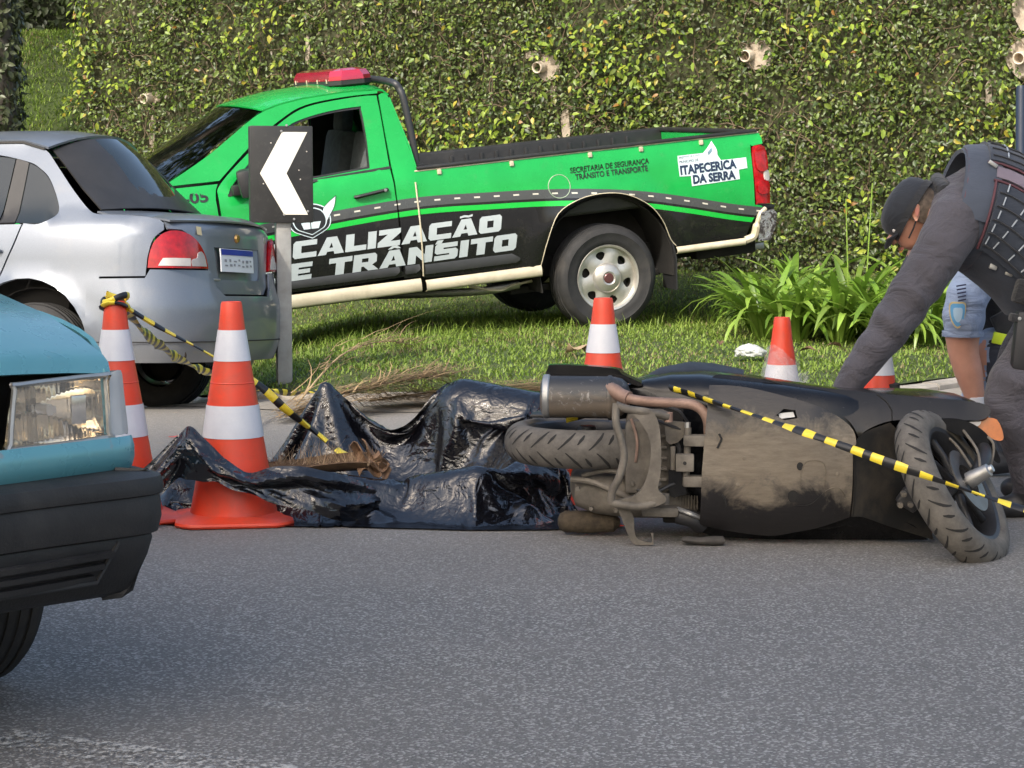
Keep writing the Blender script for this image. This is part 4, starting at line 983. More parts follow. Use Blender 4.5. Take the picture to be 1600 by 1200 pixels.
# orientation check: outward must point away from the centre line
if (B(0, .5, .1) - B(0, .5)).y < 0:
    _B = B
    def B(t, z, o=0.0):
        q0 = _B(t, z, 0); q = _B(t, z, 1); c0 = _B(t, .5, 0); 
        x = float(np.interp(t, PL, PA[:, 0])); y = float(np.interp(t, PL, PA[:, 1]))
        return Vector((2 * x - q0.x, 2 * y - q0.y, z)) - (q - q0) * o
def Bf(t, z, o=0.0):
    b = B(t, z, o); return Vector((b.x, 2 * SYC - b.y, b.z))
Q = lambda x, z, *c: (-x, z, *c)
arch = [(.05 + .345 * math.cos(a), .29 + .345 * math.sin(a)) for a in np.linspace(0, math.pi, 16)]
quarter = curve([Q(.115, .68, 1), Q(.06, .80), Q(.02, .887), Q(-.015, .99, 1), Q(-.10, .985), Q(-.17, 1.02), Q(-.188, 1.075), Q(-.10, 1.218), Q(-.02, 1.285), Q(.08, 1.328), Q(.35, 1.375), Q(.9, 1.39, 1), Q(.9, 1.425, 1), Q(.35, 1.43), Q(.12, 1.428), Q(-.02, 1.388), Q(-.116, 1.30), Q(-.248, 1.165), Q(-.37, 1.055), Q(-.43, 1.035, 1), Q(-.6, 1.028, 1), Q(-.72, 1.02, 1), (.79, 1.008, 1), (.815, .99, 1), (.812, .955, 1), (.748, .908), (.718, .83), (.708, .765, 1), (.702, .715, 1), (.46, .712, 1)], 4)
quarter += [(.05 + .36 * math.cos(a), .33 + .375 * math.sin(a)) for a in np.linspace(.0, math.pi * .75, 12)]
MSEALB = M('window_black', (.03, .028, .026), .4, var=.2)
bump_top = [(.40, .70), (.70, .704), (.725, .748), (1.11, .748), (1.15, .66), (1.21, .615)]
T2 = lambda t: 2 * TC - t
bl_ = [(.398, .33), (.42, .30), (.46, .27), (TC, .265), (T2(.46), .27), (T2(.42), .30), (T2(.398), .33)]
bumper = bl_ + [(T2(t), z) for t, z in bump_top] + [(t, z) for t, z in bump_top[::-1]]
def bfun(t, z): return B(t, z, .018 + .022 * float(sstep(.68, .56, z)) * float(sstep(.42, .8, min(t, T2(t)))))
sheet('rear_bumper', bumper, bfun, MSIL, car, step=.05, thick=.012, flip=False)
tube('bumper_seam', [B(t, .375, .044) for t in np.linspace(.43, T2(.43), 40)], .003, MDARK, car, 5)
for fn, fl, nr in ((B, True, True), (Bf, False, False)):
    sheet('quarter_panel', quarter, fn, MSIL, car, step=.05, thick=.012, flip=not fl)
    qw = curve([Q(.04, .995, 1), Q(-.10, .99), Q(-.165, 1.022), Q(-.182, 1.075), Q(-.095, 1.213), Q(-.018, 1.28), Q(.06, 1.318, 1)], 4)
    sheet('quarter_window', qw, lambda t, z: fn(t, z, -.010), MGLASS, car, step=.06, thick=.005, flip=not fl)
    sheet('window_pillar', [Q(.13, .993), Q(.04, .995), Q(.06, 1.318), Q(.14, 1.345)], lambda t, z: fn(t, z, -.004), MSEALB, car, step=.06, thick=.01, flip=not fl)
    sheet('rear_door_window', curve([Q(.14, .993, 1), Q(.15, 1.345, 1), Q(.5, 1.375), Q(.86, 1.385, 1), Q(.86, .985, 1)], 3), lambda t, z: fn(t, z, -.010), MGLASS, car, step=.08, thick=.005, flip=not fl)
    rd = sheet('rear_door', curve([Q(.125, .68, 1), Q(.07, .80), Q(.03, .887), Q(-.005, .985, 1), Q(.9, .975, 1), Q(.92, .33, 1), Q(.46, .33, 1), Q(.40, .45), Q(.27, .60)], 4), fn, MSIL, car, step=.08, thick=.015, flip=not fl)
    tube('door_handle', smooth3([fn(-.10, .845, .01), fn(-.12, .85, .035), fn(-.20, .855, .035), fn(-.23, .85, .01)], 4), .011, MSIL, rd, 8)
    fd = sheet('front_door', curve([Q(.93, .33, 1), Q(.91, .975, 1), Q(2.0, .95, 1), Q(2.05, .6), Q(2.0, .33, 1)], 3), fn, MSIL, car, step=.12, thick=.015, flip=not fl)
    sheet('front_door_window', curve([Q(.90, .985, 1), Q(.90, 1.385, 1), Q(1.3, 1.36), Q(1.65, 1.2), Q(1.95, .97, 1)], 3), lambda t, z: fn(t, z, -.010), MGLASS, car, step=.1, thick=.005, flip=not fl)
    sheet('front_fender', curve([Q(2.01, .33, 1), Q(2.06, .6), Q(2.01, .945, 1), Q(2.6, .90), Q(3.15, .78, 1), Q(3.2, .5, 1), Q(2.84, .42, 1), Q(2.77, .54), Q(2.49, .66), Q(2.2, .54), Q(2.12, .33, 1)], 3), fn, MSIL, car, step=.1, thick=.015, flip=not fl)
    sheet('sill', [Q(2.1, .22), Q(.45, .22), Q(.42, .335), Q(2.1, .335)], lambda t, z: fn(t, z, -.01), MSIL, car, step=.1, thick=.02, flip=not fl)
    # tail lamp
    lo = curve([(.714, .757, 1), (.724, .83), (.755, .90), (.82, .945), (.91, .945), (1.0, .905), (1.07, .83), (1.10, .757, 1)], 5)
    lp = sheet('tail_lamp', lo, lambda t, z: fn(t, z, .014 + .022 * math.sin(math.pi * min(1, max(0, (t - .714) / .386)))), MRED, car, step=.03, thick=.03, flip=not fl)
    for pol, m_ in ((curve([(.765, .768, 1), (.785, .800), (.805, .808), (.94, .808, 1), (.94, .768, 1)], 3), MCLEAR), (curve([(.95, .768, 1), (.95, .80), (.99, .812), (1.0, .835), (1.03, .845), (1.06, .82), (1.078, .768, 1)], 3), M('lamp_grey', (.45, .42, .42), .15, coat=1))):
        sheet('lamp_lens', pol, lambda t, z: fn(t, z, .017 + .022 * math.sin(math.pi * min(1, max(0, (t - .714) / .386)))), m_, lp, step=.03, thick=.004, flip=not fl)
# boot lid: rear face and deck in one
lh = [(1.215, .625), (1.155, .668), (1.115, .752), (1.10, .80), (1.082, .84), (1.012, .915), (.922, .957), (.83, .96), (.82, 1.005)]
lid = lh + [(T2(t), z) for t, z in lh[::-1]]
rec = curve([(TC - .31, .872, 1), (TC - .29, .72), (TC - .26, .70, 1), (TC + .20, .70, 1), (TC + .23, .72), (TC + .25, .872, 1)], 3)
bl = sheet('boot_lid', lid, lambda t, z: B(t, z, .012 * math.exp(-((z - .955) / .03)**2)), MSIL, car, [rec], .04, .012, flip=False)
sheet('plate_recess', rec, lambda t, z: B(t, z, -.035 + .03 * float(sstep(.2, .27, abs(t - TC + .03)))), MSIL, bl, step=.05, thick=.006, flip=False)
MPW = M('plate_white', (.72, .74, .76), .4, var=.04); MPB = M('plate_blue', (.01, .03, .30), .4)
pz = lambda t, z, o=0: B(t, z, .008 + o)
pl = sheet('number_plate', [(TC - .26, .745), (TC + .13, .742), (TC + .13, .865), (TC - .26, .868)], pz, MPW, bl, step=.06, thick=.006, flip=False)
sheet('plate_band', [(TC - .256, .834), (TC + .126, .832), (TC + .126, .862), (TC - .256, .865)], lambda t, z: pz(t, z, .003), MPB, pl, step=.06, thick=.0, flip=False)
MSMUDGE = M('plate_character', (.28, .29, .31), .5)
random.seed(12)
for k in range(7):      # motion-smeared characters, not legible
    for q in range(2):
        a0 = TC - .225 + k * .049 + random.uniform(-.004, .004); z0 = .772 + q * .026 + random.uniform(-.004, .006); w0 = random.uniform(.018, .036); h0 = random.uniform(.006, .014)
        sheet('plate_character', [(a0, z0), (a0 + w0, z0 - .002), (a0 + w0, z0 + h0), (a0, z0 + h0 + .001)], lambda t, z: pz(t, z, .003), MSMUDGE, pl, step=.06, thick=0)
lathe('boot_emblem', [(.0, .014), (.02, .012), (.026, .0)], M('gold_badge', (.55, .33, .12), .25, .9), bl, 'X', 18, Matrix.Translation(B(TC - .06, .925, .006)) @ Euler((0, R(180), 0)).to_matrix().to_4x4())
sheet('old_sticker', [(1.03, .935), (1.07, .93), (1.075, .975), (1.035, .978)], lambda t, z: B(t, z, .014), M('sticker_yellowed', (.46, .40, .25), .7), bl, step=.05, thick=0, flip=False)
tube('model_badge', [B(t, .70, .004) for t in (1.13, 1.16, 1.21)], .006, MSTEEL, bl, 6)
box('lock_bezel', (.012, .03, .03), B(T2(1.1), .93, .005), MSTEEL, bl, .005)
def ccross(x, ze, crown, n=15, fx=0, yin=0.0, p=2.2, hw=None):
    y0 = float(B(-x, ze).y) - yin if hw is None else SYC + hw
    return [(x + fx * (1 - abs(2 * k / (n - 1) - 1)**2), lerp(y0, 2 * SYC - y0, k / (n - 1)), ze + crown * (1 - abs(2 * k / (n - 1) - 1)**p)) for k in range(n)]
deck = []
for x, z, c, f, yi in ((-.385, 1.052, .022, -.08, .01), (-.45, 1.036, .03, -.09, .02), (-.58, 1.030, .03, -.11, .02), (-.70, 1.018, .026, -.13, .03), (-.77, 1.004, .012, -.115, .02)):
    deck.append(ccross(x, z, c, 17, f, yi))
loft('boot_deck', deck, MSIL, bl, thick=.01)
def rear_glass():
    return glass('rear_screen_glass', (.014, .018, .016))
rw = [(-.385, 1.060, .03, -.10), (-.25, 1.175, .06, -.12), (-.12, 1.300, .085, -.12), (-.02, 1.388, .095, -.10)]
loft('rear_screen_seal', [ccross(x, z - .004, c, 15, f, .045) for x, z, c, f in rw], MSEALB, car, flip=False, thick=.008)
loft('rear_screen', [ccross(x, z + .004, c, 15, f, .095) for x, z, c, f in [(-.355, 1.088, .032, -.10), (-.25, 1.178, .06, -.12), (-.12, 1.302, .085, -.12), (-.035, 1.378, .094, -.10)]], rear_glass(), car, thick=.006)
loft('roof', [ccross(x, z, c, 17, f, -.0) for x, z, c, f in ((-.02, 1.390, .095, -.10), (.12, 1.430, .085, -.05), (.35, 1.436, .085, 0), (.8, 1.432, .085, 0), (1.2, 1.40, .07, .03), (1.4, 1.36, .045, .06))], MSIL, car, thick=.012)
tube('roof_gutter', [B(-x, z, .003) for x, z in ((.9, 1.428), (.35, 1.432), (.12, 1.43), (-.02, 1.39))], .007, MSEALB, car, 6)
loft('windscreen', [ccross(x, z, c, 13, f, .02) for x, z, c, f in ((1.4, 1.36, .045, .06), (1.75, 1.16, .03, .10), (2.1, .945, .01, .14))], MGLASS, car, flip=True, thick=.006)
loft('bonnet', [ccross(x, z, c, 13, f, .0) for x, z, c, f in ((2.08, .95, .02, .14), (2.6, .90, .035, .10), (3.1, .79, .03, .08))], MSIL, car, flip=True, thick=.01)
loft('nose', [[(3.16 - .3 * abs((y - SYC) / .8)**3, y, z) for z in (.25, .4, .6, .78)] for y in np.linspace(.02, -1.42, 13)], MSIL, car, thick=.02)
box('interior_floor', (2.6, 1.3, .1), (.9, SYC, .32), MDARK, car, .02); box('interior_core', (1.9, 1.25, .5), (.75, SYC, .66), MDARK, car, .1)
box('underbody', (1.0, 1.2, .16), (-.35, SYC, .36), M('rusty_underside', (.045, .032, .022), .9, var=.4), car, .04)
for y in (0., -1.4):
    arc = [(math.cos(a) * .37 - .05, math.sin(a) * .36 + .30) for a in np.linspace(0, math.pi, 14)]
    sg = -1 if y == 0 else 1
    loft('wheel_liner', [[(x, y + sg * .0, z), (x, y + sg * .28, z)] for x, z in arc], MDARK, car, thick=.005)
tube('silencer', [(-.55, -1.0, .30), (-.8, -1.0, .28)], .07, MSTEEL, car, 12)
MWH = M('wheel_cover', (.45, .44, .42), .45, .4, var=.1)
wheel(car, (-.05, -.02, .285), .288, .18, .175, MWH, 7, 1); wheel(car, (-.05, -1.45, .25), .288, .18, .175, MWH, 7, -1)
wheel(car, (2.44, -.02, .285), .288, .18, .175, MWH, 7, 1); wheel(car, (2.44, -1.38, .285), .288, .18, .175, MWH, 7, -1)
# ============================================================ TEAL HATCHBACK in the left foreground (x forward, y left; origin below its left front corner)
teal = thing('hatchback_car', 'faded teal hatchback nose with square headlight entering from the left', 'car', (-.73, 4.17, 0), (0, 0, R(-45)))
TYC = -.80
def teal_paint():
    a = NT('teal_paint'); n = a.noise(3, 5, .6); c = a.mix(a.ramp(n, [(.3, 0.), (.7, 1.)]), (.085, .27, .32), (.125, .34, .385))
    ch = a.noise(16, 6, .75); c = a.mix(a.ramp(ch, [(.64, 0.), (.70, .5)]), c, (.30, .20, .18)); c = a.mix(a.ramp(a.noise(60, 4), [(.6, 0.), (.75, .3)]), c, (.2, .3, .3))
    a.set('Base Color', c); a.set('Roughness', a.ramp(a.noise(12, 4), [(.3, .22), (.8, .4)])); a.set('Coat Weight', .5); a.set('Coat Roughness', .1); a.set('Metallic', .2); return a.m
MTEAL = teal_paint()
MBUMP = M('bumper_plastic', (.014, .014, .015), .55, var=.25, vscale=5, bump=.25, bscale=160, dirt=(.07, .065, .06), dscale=4, damt=.4)
# plan of the nose: distance along the front from the left corner (0) to the right one (-1.6)
def fx(y):       # how far the front face is set back at lateral y
    e = max(0, min(1, abs((y - TYC) / .80))); return -.05 * e**2 - .022 * max(0, (e - .93) / .07)**2
def N(y, z, o=0): return (fx(y) + o, y, z)
# bumper: swept profile round the nose and back along both sides
bpts = [(-.62, .030), (-.45, .040), (-.25, .044), (-.12, .040), (-.025, .018), (.010, -.02), (.018, -.10)] + [(fx(y) + .035, y) for y in (-.3, -.55, -.8, -1.05, -1.3)] + [(.018, -1.50), (.010, -1.58), (-.025, -1.618), (-.12, -1.64), (-.25, -1.644), (-.62, -1.63)]
bpl = [(p[0], p[1]) for p in curve([(a, b) for a, b in bpts], 4, False)]
prof = [(-.10, .535), (-.03, .533), (-.004, .525), (.002, .505), (.0, .490), (-.008, .486), (-.006, .478), (-.004, .44), (-.012, .408), (-.026, .402), (-.024, .394), (-.034, .36), (-.07, .285), (-.09, .272), (-.13, .268)]
rows = []
for i, p in enumerate(bpl):
    a = Vector(bpl[max(i - 1, 0)]); b = Vector(bpl[min(i + 1, len(bpl) - 1)]); t = (b - a).normalized(); n = Vector((-t.y, t.x)) * -1
    if n.dot(Vector(p) - Vector((-.6, TYC))) < 0: n = -n
    rows.append([(p[0] + n.x * o, p[1] + n.y * o, z) for o, z in prof])
bmp = loft('front_bumper', rows, MBUMP, teal, smooth=38, thick=.006)
bm_ = bmp
# lower air intake: recess frame and slats set into the bumper skirt
for k, z in enumerate((.382, .358, .334)):
    y0 = -.125 - k * .018
    loft('intake_slat', [[(fx(y) + .030 + d - k * .012, y, z + h) for d, h in ((.0, .0), (.016, -.002), (.012, -.014), (.0, -.012))] for y in np.linspace(y0, -1.6 - y0, 9)], MBUMP, bmp, cv=True, caps=True, smooth=30)
tube('intake_rim', [N(-.105, .396, .030), N(-.155, .318, .018), N(-.4, .316, -.002), N(-.8, .316, -.002), N(-1.2, .316, -.002), N(-1.445, .318, .018), N(-1.495, .396, .030)], .006, MBUMP, bmp, 6)
# body-colour strip under the lamps
so = lambda z: -.045 + .012 * math.sin(math.pi * (z - .54) / .06)
loft('front_panel', [[N(y, z, so(z)) for z in (.535, .546, .56, .58, .592, .598)] for y in np.concatenate([[-.012, -.02, -.03], np.linspace(-.06, -1.54, 14), [-1.57, -1.58, -1.588]])], MTEAL, teal, thick=.01, smooth=50)
box('shadow_gap_panel', (.03, 1.5, .24), (-.20, TYC, .62), MDARK, teal, .01)
# headlamps
def lamp_glass():
    a = NT('headlamp_glass'); a.set('Base Color', (1, .97, .93)); a.set('Roughness', .04); a.set('Transmission Weight', .92); a.p.inputs['IOR'].default_value = 1.25
    wv = a.n('TexWave'); wv.wave_type = 'BANDS'; wv.bands_direction = 'Y'; wv.inputs['Scale'].default_value = 26; wv.inputs['Distortion'].default_value = .6; a.l(a.co(), wv.inputs['Vector']); a.bump(wv.outputs['Fac'], .10, .004); return a.m
MREF = M('reflector', (.92, .84, .72), .10, 1, var=.1, bump=.35, bscale=16); MHG = lamp_glass()
MWHITEL = M('corner_lens', (.55, .54, .53), .25, var=.08, coat=.8)
for sg in (1, -1):
    yy = (lambda y: y) if sg > 0 else (lambda y: -1.6 - y)
    hp = [(-.074, .606), (-.070, .733), (-.295, .728), (-.315, .60)]
    hp = curve([(a, b) for a, b in [(-.078, .604), (-.071, .615), (-.069, .722), (-.077, .733), (-.288, .728), (-.299, .718), (-.318, .612), (-.310, .60)]], 3)
    hl = sheet('headlamp', hp, lambda u, v: (fx(yy(u)) - .046 - .10 * (v - .6) + .010 * math.sin(math.pi * min(1, max(0, (u + .318) / .249))), yy(u), v), MHG, teal, step=.03, thick=.008, flip=sg < 0)
    rw_ = []
    for s_ in (1.0, .97, .8, .55, .3, .1):
        dep = {1.0: -.055, .97: -.075, .8: -.105, .55: -.13, .3: -.145, .1: -.15}[s_]
        rw_.append([(fx(-.19) + dep, yy(-.193 + (a + .193) * s_), .667 + (b - .667) * s_) for a, b in hp])
    loft('reflector_bowl', rw_, MREF, hl, cv=True, smooth=60)
    tube('bulb', [(fx(-.19) - .14, yy(-.19), .667), (fx(-.19) - .09, yy(-.19), .667)], .012, MCLEAR, hl, 10)
    box('bulb_shield', (.012, .035, .06), (fx(-.19) - .075, yy(-.135), .665), MCHROME, hl, .004)
    tube('lamp_rim', [(fx(yy(u)) - .043 - .10 * (v - .6), yy(u), v) for u, v in hp + hp[:1]], .006, MSTEEL, hl, 6)
    sheet('corner_lamp', curve([(-.060, .604, 1), (-.058, .735, 1), (-.012, .738), (-.004, .70), (.002, .61), (-.006, .604, 1)], 3), lambda u, v: (fx(yy(u)) - .050 - .10 * (v - .6), yy(u), v), MWHITEL, teal, step=.02, thick=.03, flip=sg < 0)
# radiator grille with slats between the lamps
gr_ = box('grille', (.03, .92, .125), (-.125, TYC, .665), MDARK, teal, .005)
for z in (.612, .637, .662, .687, .712): box('grille_slat', (.03, .93, .011), (-.098, TYC, z), MBLK, gr_, .004)
# bonnet and wings
def hz(x, y):
    e = abs((y - TYC) / .80)
    return .752 + .115 * min(1, -(x + .09) / .9) ** .8 - .012 * (e**6) if x < -.09 else .752 - .02 * ((x + .09) / .03)**2
hood = []
for x in (-.068, -.074, -.09, -.12, -.17, -.3, -.5, -.75, -1.0):
    r_ = []
    for y in np.linspace(-.055, -1.545, 15):
        f = fx(y); z = .732 if x == -.068 else (.752 if x == -.074 else (.764 if x == -.09 else .767 + .165 * (1 - math.exp(-(-x - .10) / .35))))
        r_.append((x + f, y, z + .018 * (1 - ((y - TYC) / .75)**4)))
    hood.append(r_)
loft('bonnet', hood, MTEAL, teal, thick=.01, smooth=45, flip=True)
def ty(x, z):     # left side surface
    y = .0 - .02 * ((min(z, .8) - .5) / .3)**2
    if z > .8: y -= (z - .8) * .55 if z < .86 else .033 + (z - .86) * .30
    if x > -.25: y -= .10 * ((x + .25) / .2)**2
    return y
TS = lambda u, v: (u, ty(u, v), v); TSf = lambda u, v: (u, -1.6 - ty(u, v), v)
wing_o = curve([(-.085, .605, 1), (-.10, .745, 1), (-.14, .768), (-.3, .84), (-.6, .885), (-1.0, .925, 1), (-1.32, .93, 1), (-1.30, .6), (-1.32, .25, 1), (-1.0, .25, 1), (-.97, .40), (-.86, .56), (-.66, .62), (-.46, .56), (-.36, .42), (-.34, .30, 1), (-.13, .30, 1), (-.11, .5, 1)], 4)
door_o = curve([(-1.335, .25, 1), (-1.315, .6), (-1.335, .93, 1), (-2.45, .93, 1), (-2.47, .6), (-2.45, .25, 1)], 4)
back_o = curve([(-2.47, .25, 1), (-2.485, .6), (-2.47, .93, 1), (-3.4, .95), (-3.75, .9, 1), (-3.78, .35, 1), (-3.4, .3, 1), (-3.32, .45), (-3.1, .6), (-2.88, .58), (-2.75, .42), (-2.72, .25, 1)], 4)
win_o = curve([(-1.35, .945, 1), (-1.75, 1.28), (-1.9, 1.33, 1), (-3.0, 1.33), (-3.2, 1.22), (-3.35, .96, 1)], 4)
for fn, fl in ((TS, True), (TSf, False)):
    sheet('wing', wing_o, fn, MTEAL, teal, step=.07, thick=.012, flip=fl); sheet('door', door_o, fn, MTEAL, teal, step=.12, thick=.012, flip=fl)
    sheet('quarter_panel', back_o, fn, MTEAL, teal, step=.12, thick=.012, flip=fl); sheet('side_window', win_o, fn, MGLASS, teal, step=.12, thick=.006, flip=fl)
def tcr(x, z, cr, f=0): 
    y0 = ty(x, z); return [(x + f * (1 - abs(2 * k / 10 - 1)**2), lerp(y0, -1.6 - y0, k / 10), z + cr * (1 - abs(2 * k / 10 - 1)**2.2)) for k in range(11)]
loft('windscreen', [tcr(-1.05, .935, .02, .08), tcr(-1.45, 1.13, .03, .06), tcr(-1.8, 1.325, .03, .04)], MGLASS, teal, flip=True, thick=.006)
loft('roof', [tcr(-1.8, 1.335, .04, .04), tcr(-2.2, 1.355, .045), tcr(-2.9, 1.35, .045), tcr(-3.2, 1.30, .04, -.03)], MTEAL, teal, flip=True, thick=.012)
loft('tailgate', [tcr(-3.2, 1.29, .03, -.03), tcr(-3.6, .98, .02, -.06), tcr(-3.75, .9, .01, -.07), tcr(-3.8, .35, 0, -.06)], MTEAL, teal, flip=True, thick=.012)
box('floor_pan', (3.3, 1.4, .1), (-2.0, TYC, .32), MDARK, teal, .03); box('engine_bay', (.9, 1.2, .3), (-.75, TYC, .5), MDARK, teal, .05)
wheel(teal, (-.66, -.115, .285), .287, .175, .175, None, 8, 1); wheel(teal, (-.66, -1.485, .285), .287, .175, .175, None, 8, -1)
wheel(teal, (-3.08, -.115, .285), .287, .175, .175, None, 8, 1); wheel(teal, (-3.08, -1.485, .285), .287, .175, .175, None, 8, -1)
# ============================================================ TRAFFIC CONES
MORG = M('cone_orange', (.78, .062, .022), .42, var=.08, vscale=5, dirt=(.30, .10, .07), dscale=7, damt=.55)
def band_mat():
    a = NT('reflective_band'); v = a.n('TexVoronoi'); v.inputs['Scale'].default_value = 120; a.l(a.co(), v.inputs['Vector'])
    n = a.noise(5, 5, .6); c = a.mix(a.ramp(n, [(.35, 0.), (.7, 1.)]), (.60, .61, .66), (.78, .78, .80)); c = a.mix(a.ramp(v.outputs['Distance'], [(.0, .0), (.5, .15)]), c, (.55, .56, .6))
    a.set('Base Color', c); a.set('Roughness', .35); return a.m
MBAND = band_mat()
CP = [(.750, .035), (.655, .0455), (.55, .062), (.40, .087), (.29, .103), (.16, .125), (.04, .147)]
def cone_r(z): return float(np.interp(-z, [-p[0] for p in CP], [p[1] for p in CP]))
def make_cone(lab, loc, k=1.0, bands=((.655, .55), (.40, .29)), rz=0., lean=(0, 0), grp='orange and white traffic cones'):
    t = thing('traffic_cone', lab, 'traffic cone', loc, (lean[0], lean[1], rz), grp)
    zs = [.04, .10, .16, .22, .29, .34, .395, .40, .48, .55, .56, .62, .655, .70, .742]
    prof = [(cone_r(z) * 1.0, z) for z in zs] + [(.033, .750), (.026, .748), (.024, .735), (.03, .6)]
    lathe('cone_body', [(r * k, z * k) for r, z in prof], MORG, t, 'Z', 40, smooth=50)
    lathe('seam_ring', [((cone_r(.475) + .000) * k, .478 * k), ((cone_r(.475) + .002) * k, .475 * k), ((cone_r(.475) + .0) * k, .472 * k)], MORG, t, 'Z', 40)
    for a, b in bands:
        lathe('white_band', [((cone_r(z) + .0022) * k, z * k) for z in np.linspace(a, b, 5)], MBAND, t, 'Z', 40)
    # square flange with clipped corners, dished up to the body
    def ring(h, z, c):
        pts = []
        for q in range(40):
            a = 2 * math.pi * q / 40; ca, sa = math.cos(a), math.sin(a); m = max(abs(ca), abs(sa)); sq = 1 / m; r = h * min(sq, 1.24) if c else h
            pts.append((r * ca * k, r * sa * k, z * k))
        return pts
    loft('base_flange', [ring(.196, 0.001, 1), ring(.200, .008, 1), ring(.197, .016, 1), ring(.170, .022, 1), ring(.150, .032, 0), ring(.147, .045, 0)], MORG, t, cv=True, smooth=40)
    return t
cone_front = make_cone('orange cone with two white bands and black plastic wrapped round its foot', (-.955, 6.86, 0), rz=.15)
cone_left = make_cone('orange cone on the left with striped tape tied round its tip', (-1.355, 6.88, 0), rz=.5)
make_cone('orange cone behind the scooter exhaust in front of the pickup wheel', (.336, 7.42, -.015), rz=.2)
cw = make_cone('short orange cone with a white sleeve wrapped in clear plastic', (1.022, 7.62, 0), .87, bands=((.545, .20),), rz=.1)
make_cone('orange cone half hidden behind the bending officer forearm', (1.30, 7.12, 0), .87, rz=.7)
def film(name, alpha=.22):
    a = NT(name); n = a.noise(14, 5, .7, dist=.8); a.set('Base Color', (.8, .82, .84)); a.set('Roughness', .12); a.bump(n, .9, .02)
    a.set('Alpha', a.ramp(n, [(.4, alpha * .35), (.75, min(1, alpha * 1.8))])); return a.m
MFILM = film('clear_film')
rows = []
for z in np.linspace(.60, .06, 12):
    rows.append([((cone_r(z) * .87 + .007 + .012 * noise2(math.cos(a) * 3 + 9, z * 14 + math.sin(a) * 3, 3)) * math.cos(a), (cone_r(z) * .87 + .007 + .012 * noise2(math.cos(a) * 3 + 9, z * 14 + math.sin(a) * 3, 3)) * math.sin(a), z * .87 + .03 * math.sin(a * 2) * (z > .55)) for a in np.linspace(0, 2 * math.pi, 36, endpoint=False)])
loft('plastic_wrap', rows, MFILM, cw, cv=True)
loft('plastic_wrap', [[(.055 + .05 * u, -.03 + .02 * math.sin(u * 7), .44 - .1 * v + .03 * u - .01 * math.sin(v * 6 + u * 3)) for v in np.linspace(0, 1, 6)] for u in np.linspace(0, 1, 7)], MFILM, cw)

# ============================================================ STRIPED BARRIER TAPE
MYEL = M('tape_yellow', (.80, .62, .04), .4, var=.1, coat=.3); MTBK = M('tape_black', (.016, .016, .017), .35, var=.2)
def tape(lab, pts, r=.012, pitch=.075, seed=0, flat=.45, name='barrier_tape', duty=.5):
    P = smooth3(pts, 30); L = [0]
    for a, b in zip(P[:-1], P[1:]): L.append(L[-1] + (b - a).length)
    n = max(8, int(L[-1] / (pitch / 6))); out = []
    LL = np.array(L); PP = np.array([tuple(p) for p in P])
    ts = np.linspace(0, L[-1], n); Q = [Vector([float(np.interp(t, LL, PP[:, k])) for k in range(3)]) for t in ts]
    T, N = frames(Q); rows = []
    for i, q in enumerate(Q):
        tw = ts[i] * 4 + 2 * noise1(ts[i] * 2.2, seed); b = T[i].cross(N[i]); rr = r * (.75 + .5 * noise1(ts[i] * 12, seed + 2))
        n1 = N[i] * math.cos(tw) + b * math.sin(tw); n2 = b * math.cos(tw) - N[i] * math.sin(tw)
        rows.append([q + n1 * math.cos(a) * rr + n2 * math.sin(a) * rr * (flat + .35 * noise1(ts[i] * 9, seed + 5)**2) for a in [2 * math.pi * k / 8 for k in range(8)]])
    F = grid_faces(n, 8, False, True); fm = []
    for i in range(n - 1): fm += [0 if ((ts[i] / pitch + .2 * noise1(ts[i] * 5, seed)) % 1) < duty else 1] * 8
    return tag(mesh_obj(name, [v for r_ in rows for v in r_], F, [MYEL, MTBK], None, 50, fm), lab, 'tape', 'yellow and black barrier tapes')
tape('thick striped tape from the left cone tip down to the black plastic', [(-1.335, 6.89, .738), (-1.22, 6.97, .655), (-1.08, 7.06, .565), (-.91, 7.12, .45), (-.80, 7.15, .345), (-.70, 7.22, .255), (-.60, 7.2, .18), (-.50, 7.16, .155)], .016, .088, 1, .3)
tape('thinner striped tape running from the left cone towards the kerb', [(-1.335, 6.90, .73), (-1.36, 7.6, .57), (-1.40, 8.7, .385), (-1.32, 9.8, .20), (-1.16, 10.5, .085), (-1.05, 10.85, .06)], .019, .115, 4, .3)
wr = tape('striped tape wound round the tip of the left cone', [(-1.355 + .043 * math.cos(a), 6.88 + .043 * math.sin(a), .722 + .010 * a / 3 + .01 * math.sin(a * 1.7)) for a in np.linspace(0, 15, 40)], .013, .09, 7, name='tape_knot')
tape('striped tape stretched diagonally across the belly of the scooter', [(.18, 6.62, .37), (.30, 6.66, .40), (.40, 6.66, .478), (.475, 6.58, .487), (.545, 6.46, .483), (.628, 6.345, .462), (.79, 6.22, .417), (.962, 6.06, .368), (1.215, 5.90, .286), (1.475, 5.83, .203), (1.74, 5.79, .12), (1.95, 5.80, .01)], .0125, .078, 9, .3)

